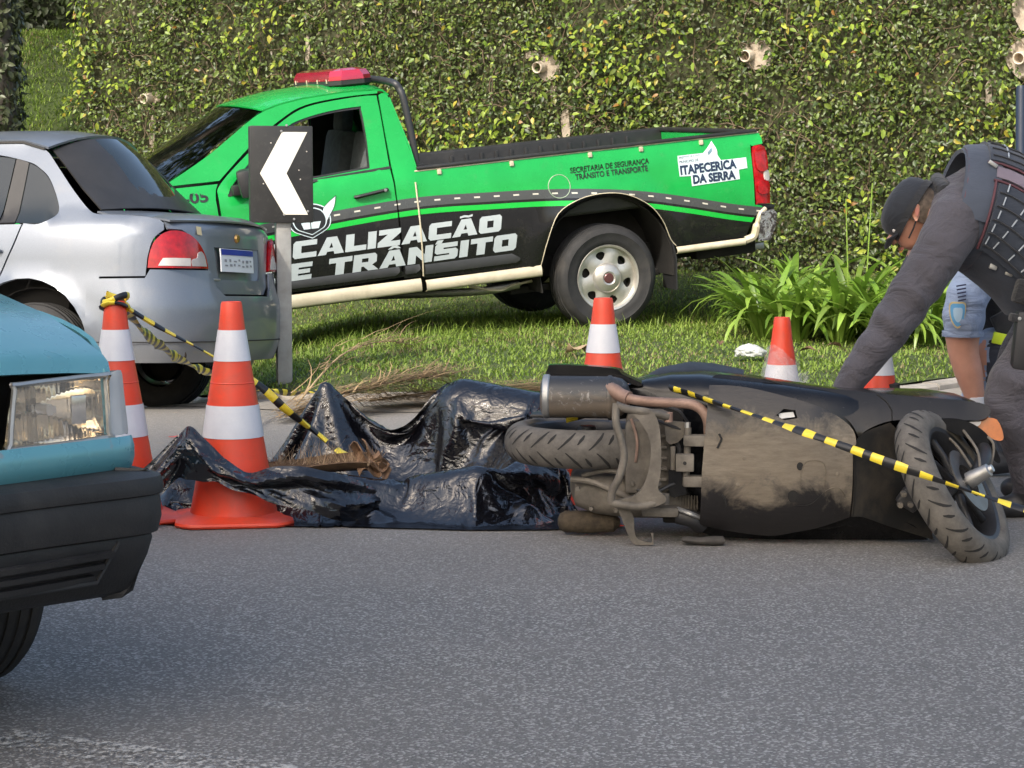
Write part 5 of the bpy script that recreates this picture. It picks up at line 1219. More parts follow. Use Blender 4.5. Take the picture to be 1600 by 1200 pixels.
# ============================================================ CHEVRON SIGN
sg = thing('chevron_sign', 'black chevron sign with white arrow pointing left on a square post', 'sign', (-1.305, 11.48, 0), (0, 0, R(14)))
MPOST = M('galvanised_post', (.36, .36, .35), .6, .3, var=.2, vscale=7, dirt=(.22, .18, .13), dscale=6, damt=.5)
box('post', (.085, .085, 1.5), (.012, .06, .72), MPOST, sg, .008)
MSB = M('sign_black', (.022, .022, .022), .45, var=.2, dirt=(.12, .11, .1), dscale=22, damt=.25)
bd = box('sign_board', (.355, .022, .545), (.0, 0, 1.235), MSB, sg, .006)
box('board_flange', (.014, .07, .54), (-.172, .03, 1.235), MSB, bd, .004); box('board_flange', (.014, .07, .54), (.172, .03, 1.235), MSB, bd, .004)
def sign_white():
    a = NT('sign_white'); n = a.noise(7, 5, .6); c = a.mix(a.ramp(n, [(.3, 0.), (.7, 1.)]), (.74, .71, .60), (.84, .82, .74)); v = a.noise(90, 2); c = a.mix(a.ramp(v, [(.72, 0.), (.76, .6)]), c, (.3, .26, .2))
    a.set('Base Color', c); a.set('Roughness', .4); return a.m
sx = lambda px: (px - 452) / 267.; sz = lambda py: 1.235 + (270.5 - py) / 275.
arrow = [(sx(x), sz(y)) for x, y in ((419, 269), (453, 205), (491, 205), (459, 269), (491, 333), (455, 333))]
sheet('chevron', arrow, lambda u, v: (u, -.0135, v), sign_white(), bd, step=.1, thick=.001)
for x, y in ((452, 204), (455, 333), (491, 328), (460, 195), (470, 340)): lathe('rivet', [(.0, .006), (.006, .005), (.008, 0)], MSTEEL, bd, 'Y', 10, Matrix.Translation((sx(x), -.012, sz(y))) @ Matrix.Rotation(math.pi, 4, 'Z'))
for x, y in ((436, 222), (478, 264), (480, 278), (424, 285), (435, 262), (490, 235)): lathe('chip', [(.0, .002), (.004, .001)], M('chip', (.55, .5, .45), .7), bd, 'Y', 8, Matrix.Translation((sx(x), -.0125, sz(y))) @ Matrix.Rotation(math.pi, 4, 'Z'))
tube('bracket', [(-.10, .02, 1.32), (.10, .02, 1.32)], .012, MPOST, sg, 8); tube('bracket', [(-.10, .02, 1.12), (.10, .02, 1.12)], .012, MPOST, sg, 8)

# ============================================================ BLACK PLASTIC SHEETING
def film_black():
    a = NT('black_plastic_film'); co = a.co()
    n1 = a.noise(9, 5, .6, co, .9); n2 = a.noise(34, 4, .6, a.scaled((1, .5, 1.6), co), 1.2)
    v = a.n('TexVoronoi', feature='DISTANCE_TO_EDGE'); v.inputs['Scale'].default_value = 17; a.l(a.mix(.12, co, a.noise(6, 3, .5, co, out='Color')), v.inputs['Vector'])
    a.set('Base Color', a.mix(a.ramp(n1, [(.55, 0.), (.8, .5)]), (.004, .004, .006), (.012, .012, .015)))
    a.set('Roughness', a.ramp(n1, [(.3, .10), (.7, .22)])); a.p.inputs['Specular IOR Level'].default_value = .9
    def crease(n, w_): return a.ramp(a.math('ABSOLUTE', a.math('SUBTRACT', n, .5)), [(0., 0.), (w_, 1.)])
    m1 = a.noise(6, 3, .5, a.scaled((1, .7, 1.3), co), .6); m2 = a.noise(15, 3, .5, a.scaled((1.2, .6, 1.5), co), .8)
    h = a.math('ADD', a.math('MULTIPLY', crease(m1, .10), .8), a.math('ADD', a.math('MULTIPLY', crease(m2, .14), .35), a.math('MULTIPLY', n2, .25)))
    a.bump(h, .30, .012); return a.m
MFB = film_black()
def ridge(x, y, s, seed): return 1 - np.abs(2 * noise2(x * s, y * s, seed) - 1)
def drape_sheet():
    """position-based cloth, coarse to fine: a slack plastic sheet let down over the covered forms and the road"""
    rg_ = np.random.default_rng(5); S = slice
    def sup(x, y):
        def cap(ax, ay, az, bx, by, bz, r):          # rounded ridge from a to b, radius r -> height of its top surface
            dx, dy = bx - ax, by - ay; L2 = dx * dx + dy * dy + 1e-9
            t = np.clip(((x - ax) * dx + (y - ay) * dy) / L2, 0, 1); d = np.hypot(x - ax - t * dx, y - ay - t * dy); zc = az + t * (bz - az)
            return np.where(d < r, zc + np.sqrt(np.maximum(r * r - d * d, 0)), -1)
        z = np.zeros_like(x)
        for c in SUPPORT: z = np.maximum(z, cap(*c))
        return z
    def upsample(P, k):
        def up(A, n):
            t = np.linspace(0, A.shape[0] - 1, n); i = np.clip(t.astype(int), 0, A.shape[0] - 2); f = (t - i)[:, None, None]
            a, b, c, d = A[np.maximum(i - 1, 0)], A[i], A[i + 1], A[np.minimum(i + 2, A.shape[0] - 1)]
            return b + .5 * f * (c - a + f * (2 * a - 5 * b + 4 * c - d + f * (3 * (b - c) + d - a)))
        n, m = P.shape[:2]; P = up(P, (n - 1) * k + 1); return up(P.transpose(1, 0, 2), (m - 1) * k + 1).transpose(1, 0, 2).copy()
    def run(P, hx, hy, steps, iters, dt, fric, bend):
        nx, ny = P.shape[:2]; dh = np.hypot(hx, hy); Q = P.copy(); sets = []
        for o in (0, 1):
            n = (nx - o) // 2 * 2; m = (ny - o) // 2 * 2
            sets.append(((S(o, o + n, 2), S(None)), (S(o + 1, o + n, 2), S(None)), hx, .5)); sets.append(((S(None), S(o, o + m, 2)), (S(None), S(o + 1, o + m, 2)), hy, .5))
            sets.append(((S(o, o + n, 2), S(0, -1)), (S(o + 1, o + n, 2), S(1, None)), dh, .15)); sets.append(((S(o, o + n, 2), S(1, None)), (S(o + 1, o + n, 2), S(0, -1)), dh, .15))
        for st in range(steps):
            V = (P - Q) * .97; Q = P.copy(); P += V; P[..., 2] -= 9.8 * dt * dt
            for it in range(iters):
                for a, b, L, s in sets:
                    d = P[b] - P[a]; l = np.sqrt((d * d).sum(-1, keepdims=True)) + 1e-9; c = d * ((l - L) / l) * s; P[a] += c; P[b] -= c
                if bend and it == iters - 1:
                    P[1:-1] -= (P[1:-1] - .5 * (P[:-2] + P[2:])) * bend; P[:, 1:-1] -= (P[:, 1:-1] - .5 * (P[:, :-2] + P[:, 2:])) * bend
                z = np.maximum(sup(P[..., 0], P[..., 1]), .004); hit = P[..., 2] < z; P[..., 2] = np.where(hit, z, P[..., 2])
                f = hit[..., None] * fric; P[..., :2] = P[..., :2] * (1 - f) + Q[..., :2] * f
        return P
    nx, ny = 44, 45; W, H = 1.66, 1.645
    gx, gy = np.meshgrid(np.linspace(-1.38, .28, nx), np.linspace(6.575, 8.22, ny), indexing='ij')
    fr = np.interp(gx[:, :1], [-1.4, -1.1, -.8, -.4, 0, .28], [.36, .30, .16, .05, .0, .10]); fr = fr + .05 * np.sin(gx[:, :1] * 9 + 1) + .03 * np.sin(gx[:, :1] * 21)
    gy = gy + fr * np.linspace(1, 0, ny)[None, :] ** 1.5
    P = np.stack([gx, gy, .46 + .05 * rg_.random((nx, ny)) + .03 * np.sin(gx * 14 + gy * 5 + 1) + .03 * np.sin(gy * 13 - gx * 6)], 2)
    hx, hy = W * SLX / (nx - 1), H * SLY / (ny - 1)
    P = run(P, hx, hy, 130, 10, .016, .12, .0)
    P = run(P, hx, hy, 40, 10, .010, .5, .03)
    P = upsample(P, 2); P[..., 2] += .004 * rg_.random(P.shape[:2]); P = run(P, hx / 2, hy / 2, 26, 10, .008, .6, .04)
    P = upsample(P, 2); P = run(P, hx / 4, hy / 4, 8, 6, .006, .7, .06)
    return P
SLX, SLY = 1.22, 1.30
SUPPORT = ((-.17, 7.50, .31, .08, 7.42, .27, .12), (-.17, 7.50, .28, -.30, 7.80, .12, .12), (.04, 7.40, .18, .10, 7.10, .10, .12),
           (-.70, 7.55, .385, -.69, 7.60, .36, .03), (-.70, 7.60, .22, -.42, 7.85, .10, .08),
           (-.95, 6.97, .05, -.62, 6.90, .10, .06), (-.62, 6.90, .10, -.36, 6.95, .05, .06), (-.30, 6.93, .08, -.12, 6.85, .12, .07), (-.02, 6.93, .10, .08, 7.02, .15, .07), (-1.2, 7.2, .04, -1.0, 7.3, .03, .07), (-.2, 6.78, .0, -.17, 6.79, .02, .04), (.05, 6.8, .02, .06, 6.82, .0, .05), (-.5, 6.8, .0, -.47, 6.8, .01, .035))
SHEET = drape_sheet(); nx, ny = SHEET.shape[:2]
tag(mesh_obj('plastic_sheet', SHEET.reshape(-1, 3), grid_faces(nx, ny), MFB), 'large crumpled black plastic sheet draped over the road beside the scooter', 'plastic sheet')
# the loose end drawn round the foot of the front cone
P_top = [(-1.52, 6.74, .12), (-1.40, 6.70, .17), (-1.26, 6.70, .19), (-1.13, 6.745, .30), (-1.085, 6.735, .335), (-1.03, 6.705, .30), (-.96, 6.69, .232), (-.88, 6.69, .19), (-.80, 6.70, .205), (-.70, 6.70, .20), (-.58, 6.76, .17), (-.46, 6.90, .10)]
P_bot = [(-1.52, 6.67, .0), (-1.40, 6.64, .01), (-1.26, 6.635, .03), (-1.14, 6.70, .15), (-1.085, 6.675, .17), (-1.02, 6.655, .165), (-.95, 6.65, .145), (-.86, 6.655, .115), (-.78, 6.665, .085), (-.68, 6.67, .06), (-.57, 6.74, .02), (-.44, 6.88, .01)]
A_, B_ = smooth3(P_top, 9), smooth3(P_bot, 9); rows = []
for i, (a, b) in enumerate(zip(A_, B_)):
    r_ = []
    for j in range(25):
        t = j / 24; p = a.lerp(b, t); w_ = math.sin(math.pi * t)
        d = .050 * (float(ridge(np.array(t * 1.1 + i * .016), np.array(i * .018), 2.2, 3)) - .5) + .014 * (float(ridge(np.array(t * 2 - i * .03), np.array(i * .05), 2.5, 8)) - .5)
        r_.append((p.x, p.y - d * (.35 + w_) - .012 * w_, p.z + .012 * (noise2(i * .16, t * 2, 5) - .5)))
    rows.append(r_)
pw = loft('plastic_strip', rows, MFB, None, smooth=True, thick=.002)
tag(pw, 'twisted end of black plastic drawn round the front cone foot', 'plastic sheet')

# ============================================================ DRY PALM LITTER
MSTRAW = leaf_mat('dry_palm', .75, .1); MSHEATH = M('palm_sheath', (.11, .065, .034), .85, var=.35, vscale=14, bump=.6, bscale=70)
MSTRAWS = M('straw_stem', (.34, .25, .14), .85, var=.3)
def frond(lab, p0, p1, sag, n, seed, spread=.32):
    t = thing('dry_palm_frond', lab, 'palm frond', p0); g = np.random.default_rng(seed); d = Vector(p1) - Vector(p0)
    st = smooth3([Vector((0, 0, 0)), d * .35 + Vector((0, 0, sag)), d * .7 + Vector((0, 0, sag * .8)), d], 6)
    tube('stem', st, [lerp(.006, .002, k / 18) for k in range(19)], MSTRAWS, t, 7)
    V, F, C = [], [], []
    for k in range(n):
        q = g.random(); i = int(q * 17); b = st[i] + Vector((g.normal(0, .05), g.normal(0, .06), abs(g.normal(0, .02)) - .01)); dirn = d.normalized() * g.uniform(.5, 1.2) + Vector((g.normal(0, .2), g.normal(0, .16), g.normal(.03, .07))); dirn.normalize()
        L = g.uniform(.5, 1.2) * spread; wv = g.uniform(.0025, .006); side = dirn.cross(Vector((0, 0, 1))).normalized(); bend = g.uniform(.05, .5); cur = g.normal(0, .25); c0 = np.array([.34, .235, .125]) * g.uniform(.35, 1.4)
        s0 = len(V)
        for j in range(5):
            u = j / 4; p = b + dirn * L * u + Vector((0, 0, -bend * L * u * u)) + side * L * cur * u * u; w2 = wv * (1 - u * .85)
            p.z = max(p.z, .012 - t.location.z); V += [tuple(p - side * w2), tuple(p + side * w2)]
        for j in range(4): F.append((s0 + 2 * j, s0 + 2 * j + 1, s0 + 2 * j + 3, s0 + 2 * j + 2))
        C += [c0] * 10
    o = mesh_obj('leaflets', V, F, MSTRAW, t, True, kind='stuff'); ca = o.data.color_attributes.new('tint', 'FLOAT_COLOR', 'POINT'); ca.data.foreach_set('color', np.concatenate([np.array(C), np.ones((len(C), 1))], 1).ravel().astype(np.float32))
frond('dry brown palm frond spread over the kerb behind the front cone', (-1.12, 9.9, .03), (-.35, 10.75, .16), .04, 600, 1, .40)
frond('dry palm frond arching over the grass edge above the plastic', (-1.10, 10.2, .05), (-.55, 11.3, .28), .14, 90, 2, .55)
frond('matted dry palm straw along the kerb behind the plastic hump', (-.75, 10.55, .04), (.12, 10.75, .08), .02, 700, 3, .40)
frond('dry palm straw at the kerb beside the scooter exhaust', (-.30, 10.65, .05), (.45, 10.9, .07), .02, 500, 4, .40)
shp = thing('palm_sheath', 'curled brown palm sheath lying in the black plastic', 'palm sheath', (-.72, 7.09, .135), (0, 0, R(-4)))
loft('sheath_blade', [[(u, -.02 + .07 * math.sin(a), .015 + .055 * (1 - math.cos(a)) + .02 * math.sin(u * 8) - .02) for a in np.linspace(-1.2, 1.5, 8)] for u in np.linspace(-.16, .22, 10)], MSHEATH, shp, thick=.006)
g = np.random.default_rng(4); V, F = [], []
for k in range(170):
    x = g.uniform(-.14, .26); b = Vector((x, g.normal(-.04, .02), .035)); e = b + Vector((g.normal(0, .03), g.normal(-.01, .03), g.uniform(.01, .07 if abs(x - .03) > .06 else .11))); s0 = len(V); w2 = .0012
    V += [b - Vector((w2, 0, 0)), b + Vector((w2, 0, 0)), e]; F.append((s0, s0 + 1, s0 + 2))
mesh_obj('fibres', V, F, M('sheath_fibre', (.36, .25, .15), .9, var=.3), shp, False, kind='stuff')
MBUTT = M('sheath_butt', (.22, .13, .075), .85, var=.45, vscale=25, bump=.7, bscale=60)
for q, (ox, oz, s_, tw) in enumerate(((.20, .03, .085, .4), (.235, .045, .07, -.5), (.26, .015, .06, 1.0))):
    loft('torn_husk', [[(ox + s_ * (u - .3) * math.cos(tw) * .9 - .03 * v, -.05 + .025 * math.sin(a_ * 2.2 + u * 3) + .012 * q, oz + s_ * (v * 1.0 + .35 * math.sin(u * 5 + q)) * (1 - .35 * u)) for v, a_ in zip(np.linspace(-.4, .8, 6), np.linspace(-1, 1.4, 6))] for u in np.linspace(0, 1.1, 7)], MBUTT, shp, thick=.004)

# ============================================================ LITTER
def crumple(name, lab, cat, loc, size, mat, seed, flat=.5):
    bm = bmesh.new(); bmesh.ops.create_icosphere(bm, subdivisions=4, radius=1)
    for v in bm.verts:
        n = v.co.normalized(); f = .75 + .8 * (float(fbm(np.array(n.x * 1.6 + seed), np.array(n.y * 1.6 + n.z * 1.7), seed)) - .3) + .16 * (float(ridge(np.array(n.x * 1.3 + n.z), np.array(n.y + n.z), 3, seed)) - .5)
        v.co = Vector((n.x * size[0] * f, n.y * size[1] * f, max(-.4, n.z) * size[2] * f))
    o = bm_obj(name, bm, mat, None, 25); o.location = loc; return tag(o, lab, cat)
MBAG = M('plastic_bag_white', (.62, .64, .62), .3, var=.15, trans=.3)
crumple('plastic_bag', 'crumpled pale plastic bag on the grass left of the wrapped cone', 'litter', (1.43, 12.15, float(ground_z(1.43, 12.15)[0]) + .05), (.10, .07, .055), MBAG, 3)
crumple('plastic_bag', 'small white plastic scrap on the grass just above the scooter seat', 'litter', (1.02, 11.1, .10), (.09, .05, .05), MBAG, 5)
MCARD = M('cardboard', (.36, .26, .16), .85, var=.2)
o = loft('cardboard_piece', [[(u * .07, v * .05, .03 + .03 * math.sin(u * 2.2 + v)) for v in np.linspace(-1, 1, 5)] for u in np.linspace(-1, 1, 8)], MCARD, None, thick=.004); o.location = (.40, 12.35, float(ground_z(.4, 12.35)[0]) + .03); o.rotation_euler = (R(-25), R(10), R(10)); tag(o, 'bent brown piece of cardboard on the grass left of the middle cone', 'litter')
o = loft('plastic_shard', [[(u * .035, v * .008, .004 + .003 * math.sin(u * 3)) for v in (-1, 0, 1)] for u in np.linspace(-1, 1, 6)], M('red_shard', (.5, .03, .04), .3), None, thick=.002); o.location = (-1.55, 9.25, .004); o.rotation_euler = (0, 0, R(12)); tag(o, 'small red plastic shard on the road left of the front cone', 'litter')
for q, (x, y, lab) in enumerate(((1.30, 12.6, 'curled brown dead leaf on the grass nearest the pickup mud flap'), (2.05, 12.5, 'brown dead leaf on the grass below the strap-leaved clumps'), (1.75, 12.2, 'brown dead leaf lying right of the crumpled plastic bag'))):
    me = bpy.data.meshes.new('dead_leaf'); me.from_pydata([(a * .09, b * .11, c * .25 + .01) for a, b, c in LEAFV], [], LEAFF); me.materials.append(MSHEATH); o = link('dead_leaf', me); o.location = (x, y, float(ground_z(x, y)[0]) + .045); o.rotation_euler = (.3, .2, q * 2.0); tag(o, lab, 'leaf', 'dead leaves on the lawn')
tp = thing('post', 'dark blue post standing at the right edge behind the officers', 'post', (2.292, 9.05, 0), (0, R(-1), 0))
tube('post_shaft', [(0, 0, -.05), (0, 0, 1.58), (0, 0, 1.60)], [.024, .024, .018], M('navy_post', (.012, .022, .045), .45), tp, 14); lathe('post_base', [(0, .02), (.09, .02), (.10, 0), (.10, -.05)], MBLK, tp, 'Z', 20)
# ============================================================ SCOOTER lying on its side (local x: tail to nose, y: away from the camera = up through the machine, z: world up)
sct = thing('motor_scooter', 'black motor scooter lying on its side with its dusty underside exposed', 'scooter', (0, 6.42, 0), (0, 0, R(-6)))
def gloss_black():
    a = NT('scooter_black'); n = a.noise(5, 5, .6); sc_ = a.noise(40, 5, .8, a.scaled((.4, 1, 3)))
    c = a.mix(a.ramp(n, [(.4, 0.), (.75, .5)]), (.004, .0045, .006), (.020, .019, .019)); c = a.mix(a.ramp(sc_, [(.66, 0.), (.72, .5)]), c, (.10, .095, .09))
    a.set('Base Color', c); a.set('Roughness', a.ramp(n, [(.3, .10), (.75, .34)])); a.p.inputs['Specular IOR Level'].default_value = .35; return a.m
MGB = gloss_black()
def dusty():
    a = NT('dusty_belly'); co = a.co(); sp = a.n('SeparateXYZ'); a.l(co, sp.inputs[0])
    n = a.noise(7, 6, .7, co, .5); f = a.noise(45, 5, .7, a.scaled((.35, 1, 1.6), co)); b = a.noise(2.4, 4, .6, co)
    # dust cake thrown up by the wheel: thick on the flat middle, worn black along the rims
    dz = a.math('ABSOLUTE', a.math('SUBTRACT', sp.outputs['Z'], .285))
    k = a.math('ADD', a.math('MULTIPLY', dz, 3.4), a.math('MULTIPLY', a.math('SUBTRACT', n, .5), 1.3))
    dust = a.ramp(k, [(.22, .95), (.50, .04)])
    dc = a.mix(a.ramp(f, [(.3, 0.), (.7, 1.)]), (.15, .128, .098), (.27, .232, .178)); dc = a.mix(a.ramp(b, [(.4, 0.), (.7, .6)]), dc, (.15, .115, .078))
    c = a.mix(dust, (.008, .008, .010), dc)
    sc_ = a.noise(60, 5, .8, a.scaled((.3, 1, 4), co)); c = a.mix(a.ramp(sc_, [(.66, 0.), (.73, .45)]), c, (.07, .06, .055))
    a.set('Base Color', c); a.set('Roughness', a.ramp(dust, [(.0, .35), (1., .85)])); a.bump(f, .25, .006); return a.m
MDUST = dusty()
MENG = M('dusty_alloy', (.17, .15, .122), .7, .2, var=.45, vscale=14, bump=.4, bscale=70, dirt=(.07, .06, .05), dscale=9, damt=.7)
MRUST = M('rusty_pipe', (.33, .22, .17), .6, .35, var=.3, vscale=18, dirt=(.16, .08, .05), dscale=12, damt=.6)
def muffler_mat():
    a = NT('muffler_skin'); n = a.noise(9, 5, .7, a.scaled((1, 1, 3))); s = a.noise(30, 5, .75, a.co(), 1.5); sp = a.n('SeparateXYZ'); a.l(a.co(), sp.inputs[0])
    k = a.math('ADD', a.math('MULTIPLY', a.math('SUBTRACT', .50, sp.outputs['Z']), 5.5), a.math('MULTIPLY', n, .5)); c = a.mix(a.ramp(k, [(.35, 0.), (.65, .9)]), (.05, .052, .055), (.25, .20, .15)); c = a.mix(a.ramp(s, [(.58, 0.), (.66, .6)]), c, (.42, .40, .38))
    a.set('Base Color', c); a.set('Metallic', .4); a.set('Roughness', .42); return a.m
def tyre_mat():
    a = NT('worn_tyre'); n = a.noise(18, 5, .7); c = a.mix(a.ramp(n, [(.3, 0.), (.7, 1.)]), (.075, .068, .058), (.155, .14, .12)); a.set('Base Color', c); a.set('Roughness', .85); a.bump(a.noise(90, 3), .3, .004); return a.m
MTY = tyre_mat(); MGROOVE = M('tread_groove', (.02, .019, .018), .9)
# ---- hull: sections (s, y-front, y-back, z-bottom, z-top)
SEC = [(.36, .17, .36, .42, .495), (.42, .14, .44, .36, .512), (.50, .13, .50, .16, .528), (.60, .07, .54, .06, .533), (.70, .05, .50, .045, .523), (.85, .045, .40, .03, .508), (1.0, .05, .34, .03, .490), (1.10, .06, .40, .04, .478), (1.22, .11, .56, .05, .468), (1.34, .15, .62, .08, .462), (1.44, .16, .55, .16, .452), (1.50, .20, .45, .24, .432), (1.535, .25, .36, .30, .40)]
rows = []
for s, ya, yb, za, zb in SEC:
    r_ = []; cy, cz, hy, hz_ = (ya + yb) / 2, (za + zb) / 2, (yb - ya) / 2, (zb - za) / 2
    for k in range(28):
        a = 2 * math.pi * k / 28; c_, s_ = math.cos(a), math.sin(a); p = .42
        r_.append((s, cy + hy * math.copysign(abs(c_)**p, c_), cz + hz_ * math.copysign(abs(s_)**p, s_)))
    rows.append(r_)
loft('body_hull', rows, MGB, sct, cv=True, caps=True, smooth=50)
# ---- belly pan
def belly_y(s, z):
    e = abs(z - .27) / .25; return -.035 + .085 * min(1.3, e)**2.6 + .03 * float(sstep(.95, 1.09, s)) + .012 * math.exp(-((s - .95) / .05)**2) * 0 - .006 * math.sin(s * 9)
belly = curve([(.628, .508, 1), (.622, .434), (.608, .25), (.604, .126), (.600, .062, 1), (.676, .043), (.818, .026), (.90, .04), (.99, .062), (1.075, .092, 1), (1.080, .20), (1.079, .317, 1), (1.09, .337), (1.068, .388), (.973, .447), (.813, .490), (.712, .506)], 4)
slot = [(.838, .420), (.865, .405), (.905, .412), (.898, .436), (.862, .440)]
bp_ = sheet('belly_pan', belly, lambda u, v: (u, belly_y(u, v), v), MDUST, sct, [slot], .035, .010)
box('slot_backing', (.09, .01, .06), (.87, .05, .42), MDARK, bp_, .003); sheet('paper_label', [(.850, .408), (.897, .414), (.892, .430), (.846, .424)], lambda u, v: (u, belly_y(u, v) + .012, v), M('label_white', (.6, .6, .58), .6), bp_, step=.05, thick=0)
for (x, z, r) in ((.893, .165, .020), (.914, .262, .013)):
    sheet('drain_hole', [(x + r * .8 * math.cos(a), z + r * math.sin(a)) for a in np.linspace(0, 2 * math.pi, 18, endpoint=False)], lambda u, v: (u, belly_y(u, v) - .0015, v), MGROOVE, bp_, step=.03, thick=0)
for pts in ([(.66, .36), (.668, .345), (.662, .33), (.655, .315)], [(.672, .165), (.68, .15), (.684, .128)]):
    tube('tear', [(x, belly_y(x, z) - .002, z) for x, z in pts], [.0035] * len(pts), MGROOVE, bp_, 5)
# raised pressings and stiffening step on the pan
ol = curve([(.92, .20), (.985, .19), (.99, .27), (.93, .275)], 4); tube('pressing', [(x, belly_y(x, z) - .001, z) for x, z in ol + ol[:1]], .0012, MDUST, bp_, 5)
tube('pressing', smooth3([(x, belly_y(x, z) - .001, z) for x, z in ((.90, .135), (.95, .14), (1.0, .185), (1.04, .19), (1.065, .15))]), .0016, MDUST, bp_, 5)
for x, z in ((.74, .285), (.72, .20), (1.03, .235), (1.06, .29)): lathe('screw', [(0, -.002), (.006, -.001), (.008, .003)], MDUST, bp_, 'Y', 10, Matrix.Translation((x, belly_y(x, z), z)))
# ---- side skirts above and below the pan, front shield round the wheel
top_y = lambda u, v: (u, .045 + 1.9 * max(0, v - .36)**1.6 + .02 * max(0, u - 1.1), v)
sheet('side_panel', curve([(.63, .515, 1), (.72, .508), (.815, .494), (.975, .452), (1.02, .43), (1.075, .39), (1.10, .345, 1), (1.13, .372), (1.2, .398), (1.30, .402), (1.42, .402), (1.49, .405), (1.515, .43, 1), (1.48, .455), (1.3, .470), (1.0, .494), (.8, .518), (.66, .532)], 4), top_y, MGB, sct, step=.04, thick=.012)
tube('panel_joint', [(x, top_y(x, z)[1] - .001, z) for x, z in ((.80, .52), (.86, .505), (.885, .485), (.90, .472))], .0025, MDARK, sct, 5)
tube('panel_joint', [(x, top_y(x, z)[1] - .001, z) for x, z in ((1.16, .478), (1.19, .455), (1.205, .43), (1.205, .40))], .0025, MDARK, sct, 5)
low_y = lambda u, v: (u, .05 + 2.2 * max(0, .10 - v)**1.5 + .02 * math.sin(u * 7), v)
sheet('lower_skirt', curve([(.600, .060, 1), (.63, .018), (.82, .004), (1.02, .002), (1.2, .004), (1.33, .010, 1), (1.28, .06), (1.18, .095), (1.085, .086, 1), (.99, .058), (.90, .036), (.818, .022), (.676, .04)], 4), low_y, MGB, sct, step=.04, thick=.012)
MSH = M('shield_black', (.010, .010, .010), .4, var=.3, vscale=6, dirt=(.09, .072, .05), dscale=6, damt=.55, spec=.35)
sheet('front_shield', curve([(1.083, .318, 1), (1.10, .345), (1.13, .368), (1.20, .392, 1), (1.28, .30), (1.30, .2), (1.33, .08), (1.345, .012, 1), (1.2, .06), (1.12, .09), (1.079, .092, 1)], 4), lambda u, v: (u, .035 + .22 * max(0, u - 1.1) + .15 * (v - .22)**2, v), MSH, sct, step=.04, thick=.012)
tube('shield_rib', [(1.083, .03, .318), (1.088, .026, .2), (1.082, .03, .095)], .004, MSH, sct, 6)
# ---- tail: seat and number bracket, exhaust, heat shield
rows = []
for s, y0, y1, z0, z1 in ((.40, .30, .42, .44, .50), (.46, .26, .50, .42, .535), (.56, .26, .58, .40, .552), (.64, .28, .60, .40, .545), (.74, .32, .56, .42, .525)):
    cy, cz, hy, hz_ = (y0 + y1) / 2, (z0 + z1) / 2, (y1 - y0) / 2, (z1 - z0) / 2; rows.append([(s, cy + hy * math.cos(a), cz + hz_ * math.sin(a)) for a in np.linspace(0, 2 * math.pi, 20, endpoint=False)])
loft('seat', rows, MBLK, sct, cv=True, caps=True, smooth=60)
MMUF = muffler_mat(); CZ, CYm = .458, .13
mf = lathe('muffler', [(0, .082), (.045, .082), (.060, .086), (.0665, .095), (.0675, .11), (.0675, .30), (.066, .322), (.060, .345), (.046, .362), (.022, .372), (0, .373)], MMUF, sct, 'X', 36, Matrix.Translation((0, CYm, CZ)), smooth=40)
lathe('muffler_band', [(.0685, .089), (.072, .093), (.072, .108), (.0685, .112)], MSTEEL, mf, 'X', 36, Matrix.Translation((0, CYm, CZ)))
lathe('muffler_band', [(.068, .298), (.0705, .302), (.0705, .31), (.068, .314)], MMUF, mf, 'X', 36, Matrix.Translation((0, CYm, CZ)))
sheet('heat_shield', curve([(.085, .50, 1), (.10, .545), (.125, .558), (.31, .549), (.345, .53), (.405, .503), (.40, .492), (.34, .505), (.2, .515)], 4), lambda u, v: (u, .155 - .9 * (v - .53) * 0 + .06 * math.sin(u * 9) * .3, v), MGB, sct, step=.04, thick=.05)
tube('exhaust_pipe', smooth3([(.335, .075, .470), (.37, .045, .462), (.42, .03, .455), (.50, .02, .452), (.57, .015, .448), (.605, .012, .430), (.624, .015, .395), (.627, .03, .350), (.627, .06, .30)], 5), .0165, MRUST, sct, 12)
tube('exhaust_elbow', smooth3([(.30, .10, .49), (.325, .075, .482), (.345, .062, .470), (.372, .045, .462)], 4), .023, MRUST, sct, 12)
# ---- engine, stand, brackets
box('crankcase', (.15, .26, .27), (.435, .20, .285), MENG, sct, .03); box('gear_cover', (.09, .06, .24), (.405, .055, .275), MENG, sct, .02)
for z in (.20, .235, .27, .305, .34): box('case_rib', (.13, .02, .010), (.43, .062, z), MENG, sct, .003)
rows = []
for s, z0, z1, y0 in ((.175, .13, .20, .16), (.195, .092, .212, .10), (.26, .070, .215, .075), (.36, .060, .210, .065), (.50, .060, .175, .075), (.59, .066, .15, .10), (.615, .08, .135, .14)):
    cz, hz_ = (z0 + z1) / 2, (z1 - z0) / 2; rows.append([(s, y0 + .16 + .16 * math.copysign(abs(math.cos(a))**.5, math.cos(a)), cz + hz_ * math.copysign(abs(math.sin(a))**.6, math.sin(a))) for a in np.linspace(0, 2 * math.pi, 24, endpoint=False)])
loft('belt_cover', rows, MENG, sct, cv=True, caps=True, smooth=45)
tube('oil_pipe', smooth3([(.185, .07, .195), (.25, .055, .19), (.32, .05, .165), (.375, .055, .14)], 5), .010, MENG, sct, 8)
rows = [[(s_,   .16 + r_ * math.cos(a), .042 + r_ * .9 * math.sin(a)) for a in np.linspace(0, 2 * math.pi, 20, endpoint=False)] for s_, r_ in ((.135, .012), (.142, .030), (.16, .040), (.24, .042), (.32, .035), (.34, .012))]
loft('rubber_lump', rows, M('brown_rubber', (.06, .045, .028), .9, var=.5, vscale=40, bump=.8, bscale=120), sct, cv=True, caps=True)  # generic rounded rubber shape standing in for an unclear treaded object
